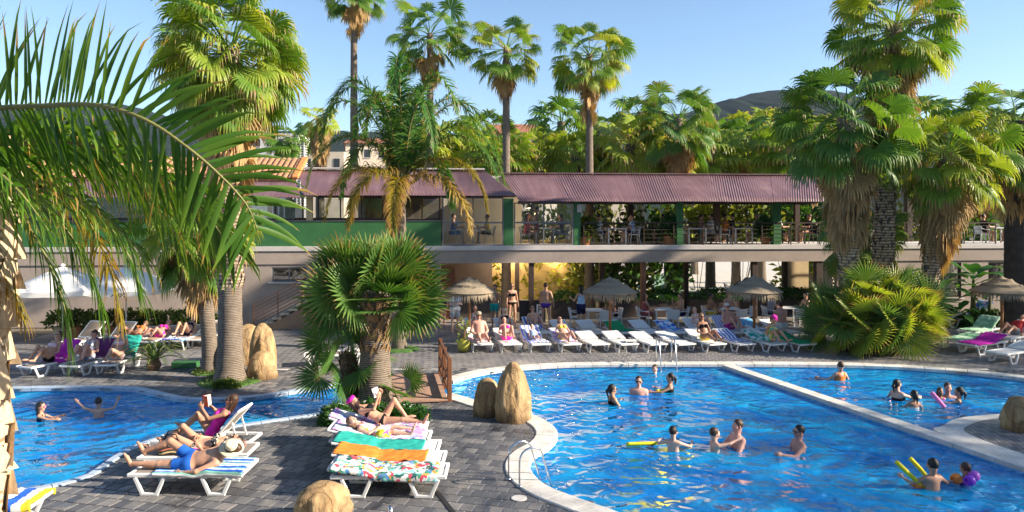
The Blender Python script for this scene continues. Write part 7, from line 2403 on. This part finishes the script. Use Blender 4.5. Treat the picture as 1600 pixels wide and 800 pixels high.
for i, (ti, side, lb, kw) in enumerate([
        (0, 0, 'guest in white shirt seated left of the first white table upstairs', dict(tone='tan', hair='black', sex='m', clothes=[('shirt', c_white, .016), ('shorts', c_navy, .016)])),
        (0, 1, 'guest in pale blue shirt seated right of the first white table upstairs', dict(tone='tan', hair='brown', sex='m', clothes=[('shirt', c_lblue, .016), ('shorts', c_navy, .016)])),
        (3, 0, 'guest in black shirt at the dark table behind the railing', dict(tone='fair', hair='black', clothes=[('shirt', c_black, .016), ('shorts', c_black, .016)])),
        (3, 1, 'bare-chested guest with blue shorts near the middle green post upstairs', dict(tone='tan', hair='brown', sex='m', clothes=[('trunks', c_lblue, .016)])),
        (1, 1, 'guest in white shirt leaning at the second white table upstairs', dict(tone='tan', hair='black', sex='m', clothes=[('shirt', c_white, .016), ('shorts', c_grey, .016)])),
        (2, 0, 'guest in orange top seated left of the third white table upstairs', dict(tone='brown', hair='black', sex='m', clothes=[('shirt', c_orange, .016), ('shorts', c_navy, .016)])),
        (8, 1, 'guest in dark clothes at the back table upstairs', dict(tone='tan', hair='black', clothes=[('shirt', c_navy, .016)])),
        (4, 0, 'guest in white shirt seated right of the right green post upstairs', dict(tone='tan', hair='black', sex='m', clothes=[('shirt', c_white, .016), ('shorts', c_navy, .016)])),
        (4, 1, 'guest in dark top at the right end of the railing upstairs', dict(tone='tan', hair='brown', clothes=[('shirt', c_black, .016)])),
        (6, 0, 'guest with blue towel seated left of the wide green post upstairs', dict(tone='tan', hair='brown', clothes=[('dress', fab('bright_blue_dress', (.02, .2, .5)), .03)])),
        (5, 1, 'guest in dark clothes seated behind the glazing upstairs', dict(tone='tan', hair='black', sex='m', clothes=[('shirt', c_black, .016), ('shorts', c_grey, .016)])),
        (7, 0, 'guest in dark shirt at the far right table upstairs', dict(tone='tan', hair='brown', sex='m', clothes=[('shirt', c_black, .016)]))]):
    px, v_, _ = ut[ti]; c = B(ub(px, v_), v_) + UU * (-.8, .8)[side]
    seated(lb, c, (-R90 if side == 0 else R90) + TH, 3.3, **kw)
for i, (ti, side, lb, kw) in enumerate([
        (1, 0, 'woman in pale pink top left of the second white table upstairs', dict(tone='fair', hair='light', hairstyle='long', clothes=[('shirt', c_lpink, .016), ('shorts', c_white, .016)])),
        (2, 1, 'man in white shirt right of the third white table upstairs', dict(tone='tan', hair='grey', sex='m', clothes=[('shirt', c_white, .016), ('shorts', c_grey, .016)])),
        (8, 0, 'bare-chested man at the back table upstairs', dict(tone='pink', hair='brown', sex='m', clothes=[('trunks', c_teal, .016)])),
        (5, 0, 'woman in red top seated left behind the glazing', dict(tone='fair', hair='brown', hairstyle='long', clothes=[('shirt', c_red, .016)])),
        (6, 1, 'man in yellow shirt seated right beside the wide green post', dict(tone='tan', hair='black', sex='m', clothes=[('shirt', c_yel, .016), ('shorts', c_navy, .016)])),
        (7, 1, 'guest in white shirt at the far right table upstairs', dict(tone='tan', hair='black', sex='m', clothes=[('shirt', c_white, .016)]))]):
    px, v_, _ = ut[ti]; c = B(ub(px, v_), v_) + UU * (-.8, .8)[side]
    seated(lb, c, (-R90 if side == 0 else R90) + TH, 3.3, **kw)
c = B(ub(838, .8), .8)
person('person in red shorts walking behind the upstairs glazing', (c.x, c.y, 3.3), R90, dict(aR=(.2, .4, -.9), fR=(0, .6, .8), tL=(-.05, .25, -1), tR=(.05, -.2, -1)), H=1.68, sex='m', tone='tan', hair='black', clothes=[('trunks', c_red, .014)], level=0)
# --- swimmers
def swim(label, px, py, up_m, face_deg, H=1.7, pose=None, **kw):
    p = G(px, py, WZ)
    s = H / 1.7
    q = dict(tL=(-.15, .35, -.95), sL=(0, -.5, -.9), tR=(.15, .25, -.95), sR=(0, -.4, -.9), aL=(-.7, .35, -.75), fL=(-.1, .9, .15), aR=(.7, .35, -.75), fR=(.1, .9, .15))
    q.update(pose or {})
    ex = .045 * s if kw.get('child') else 0
    kw.setdefault('level', 1)
    return person(label, (p.x, p.y, 0), math.radians(face_deg), q, H=H, pel=(0, 0, WZ + up_m - .805 * s - ex), **kw)
# face_deg: 180 looks at us, 0 away, 90 to the left, -90 to the right
swim('girl with pink goggles reaching out in the left basin', 64, 657, .40, -80, 1.25, dict(aR=(.3, .9, -.25), fR=(0, 1, -.05), aL=(-.3, .8, -.5)), child=True, tone='tan', hair='black', hairstyle='long', clothes=[('onepiece', c_navy, .01)], glasses=fab('pink_goggle', (.7, .1, .25)))
swim('child with both arms raised in the left basin', 154, 652, .44, 10, 1.25, dict(aL=(-.95, .1, .35), fL=(-.75, .1, .75), aR=(.95, .1, .2), fR=(.4, .1, .95), curlL=.1, curlR=.1), child=True, tone='fair', hair='black', sex='m', clothes=[('trunks', c_blue, .012)])
swim('woman in black swimsuit and sunglasses in the far left of the main pool', 957, 631, .46, -75, 1.66, dict(aR=(.3, .5, -.8), fR=(0, 1, .1)), tone='tan', hair='black', hairstyle='pony', clothes=[('onepiece', c_black, .01)], glasses=True)
swim('man in sunglasses stretching an arm to the right in the far main pool', 998, 616, .44, 170, 1.76, dict(aL=(.0, .1, -1), aR=(-.2, .3, -.9)), sex='m', tone='pink', hair='brown', clothes=[], glasses=True, bulk=1.1)
swim('woman with dark ponytail facing left by the yellow float', 1047, 612, .47, 80, 1.64, dict(aL=(-.2, .8, -.4), fL=(0, 1, 0)), tone='tan', hair='black', hairstyle='pony', clothes=[('onepiece', c_black, .01)])
swim('bather by the far ladder with only the head above water', 1023, 584, .24, 150, 1.68, None, tone='pink', hair='brown', clothes=[])
swim('boy leaning on the long yellow noodle', 1052, 704, .46, -30, 1.32, dict(aL=(-.85, .3, -.35), fL=(-.3, .9, -.1), aR=(.75, .5, -.3), fR=(-.1, .9, .1)), child=True, sex='m', tone='fair', hair='black', clothes=[('trunks', c_navy, .012)])
swim('boy holding something to the mouth of the man beside him', 1117, 703, .42, -75, 1.35, dict(aR=(.25, .85, .2), fR=(-.05, .95, .35), aL=(-.1, .8, -.3)), child=True, sex='m', tone='fair', hair='brown', clothes=[('trunks', c_navy, .012)])
swim('broad-shouldered man facing the boy in the middle of the pool', 1152, 698, .52, 105, 1.80, dict(aL=(-.4, .6, -.7), fL=(.9, .5, .1), aR=(.6, .3, -.8), fR=(-.7, .7, .1)), sex='m', tone='pink', hair='brown', clothes=[('trunks', c_navy, .012)], bulk=1.15)
swim('man with moustache and sunglasses wading to the left', 1248, 704, .48, 95, 1.76, dict(aL=(-.3, .7, -.5), fL=(0, 1, .2), aR=(.3, .2, -.9)), sex='m', tone='pink', hair='black', clothes=[('trunks', c_black, .012)], glasses=True, bulk=1.05)
swim('woman seen from behind in the far right basin', 1313, 594, .5, 15, 1.66, dict(aL=(-.7, .3, -.6), fL=(-.5, .9, .1)), tone='tan', hair='brown', hairstyle='short', clothes=[('onepiece', c_orange, .01)])
swim('woman with dark braid reaching right in the far right basin', 1402, 625, .5, -65, 1.68, dict(aR=(.2, .9, -.3), fR=(0, 1, -.05)), tone='fair', hair='black', hairstyle='pony', clothes=[('bra', c_black, .01), ('brief', c_black, .01)])
swim('girl with wet ponytail seen from behind beside the reaching woman', 1428, 637, .40, 0, 1.32, None, child=True, tone='tan', hair='black', hairstyle='pony', clothes=[('bra', c_white, .01), ('brief', c_white, .01)])
swim('man behind two girls at the pink noodle', 1481, 621, .34, 160, 1.76, dict(aL=(.2, .6, -.6), aR=(-.2, .7, -.5)), sex='m', tone='pink', hair='brown', clothes=[])
swim('small girl facing us held by the man at the pink noodle', 1469, 623, .26, 175, 1.15, None, child=True, tone='brown', hair='brown', hairstyle='long', clothes=[('onepiece', c_pink, .01)])
swim('girl with dark ponytail right of the man at the pink noodle', 1498, 629, .36, 60, 1.35, dict(aL=(-.3, .9, -.3)), child=True, tone='tan', hair='black', hairstyle='pony', clothes=[('onepiece', c_navy, .01)])
b17, _ = swim('boy between two yellow noodles seen from behind at the right', 1457, 764, .50, 5, 1.38, dict(aL=(-.75, .35, -.45), fL=(-.2, .9, .2), aR=(.75, .35, -.5), fR=(.2, .9, .1)), child=True, sex='m', tone='tan', hair='black', clothes=[('trunks', c_navy, .012)])
g18, _ = swim('girl with purple and orange arm floats at the lower right', 1508, 757, .36, 20, 1.2, dict(aL=(-.95, .25, -.1), fL=(-.3, .9, -.2), aR=(.95, .2, -.1), fR=(.3, .9, -.2)), child=True, tone='tan', hair='brown', hairstyle='short', clothes=[('onepiece', c_purple, .01)])
# --- floats
m_foam_y = mat('yellow_foam', (.82, .68, .02), .8, .06, 6, .15, 60); m_foam_p = mat('pink_foam', (.80, .25, .55), .8, .06, 6, .15, 60)
def noodle(label, pts, m, r=.038):
    o = MB().tube(catmull([Vector(p) for p in pts], 5), r, 14).build('pool_noodle', m, smooth=True)
    return tag(o, label, 'pool noodle')
def W_(px, py, z): return G(px, py, z)
noodle('long yellow foam noodle under the boy in mid-pool', [W_(979, 694, -.08), W_(1015, 693, -.07), W_(1050, 693, -.10), W_(1078, 698, -.11)], m_foam_y)
a = W_(1440, 762, -.1)
noodle('left yellow noodle sticking up beside the boy at the right', [P(1401, 722, a.y - .1), P(1422, 742, a.y - .05), P(1444, 762, a.y)], m_foam_y)
noodle('right yellow noodle sticking up beside the boy at the right', [P(1422, 716, a.y + .5), P(1438, 733, a.y + .45), P(1452, 750, a.y + .4)], m_foam_y)
noodle('pink foam noodle held by the family in the far right basin', [P(1455, 613, 17.1), P(1465, 624, 17.0), P(1476, 637, 16.9)], m_foam_p, .05)
noodle('small yellow float between the man and the woman by the far ladder', [W_(1026, 612, -.08), W_(1042, 610, -.07)], m_foam_y, .06)
def armband(label, p, ax, m, r=.085):
    V, Fa = [], []
    n1, n2 = 18, 10
    a = Vector(ax).normalized(); u = a.orthogonal().normalized(); w = a.cross(u)
    for i in range(n1):
        t = 2 * PI * i / n1; d = u * math.cos(t) + w * math.sin(t)
        for j in range(n2):
            s_ = 2 * PI * j / n2
            V.append(Vector(p) + d * (.058 + .034 * math.cos(s_)) + a * (.075 * math.sin(s_)))
    for i in range(n1):
        for j in range(n2):
            Fa.append((i * n2 + j, ((i + 1) % n1) * n2 + j, ((i + 1) % n1) * n2 + (j + 1) % n2, i * n2 + (j + 1) % n2))
    return tag(link('arm_float', mesh_np('arm_float', np.array([tuple(q) for q in V]), Fa, m, True), ), label, 'arm float')
m_fo = mat('orange_vinyl', (.85, .25, .04), .3, .08, 4, .1, 20); m_fp = mat('purple_vinyl', (.22, .03, .55), .3, .08, 4, .1, 20); m_fm = mat('violet_vinyl', (.45, .1, .6), .3, .08, 4, .1, 20)
armband('orange arm float left of the girl at the lower right', P(1494, 748, 12.85), (1, .2, .1), m_fo)
armband('purple arm float on the near arm of the girl at the lower right', P(1515, 751, 12.6), (1, .2, .1), m_fp, )
armband('violet arm float on the far arm of the girl at the lower right', P(1522, 744, 12.75), (1, .3, .2), m_fm)
armband('orange arm float at the left elbow of the boy with two noodles', P(1434, 757, 12.75), (1, .1, .2), m_fo)
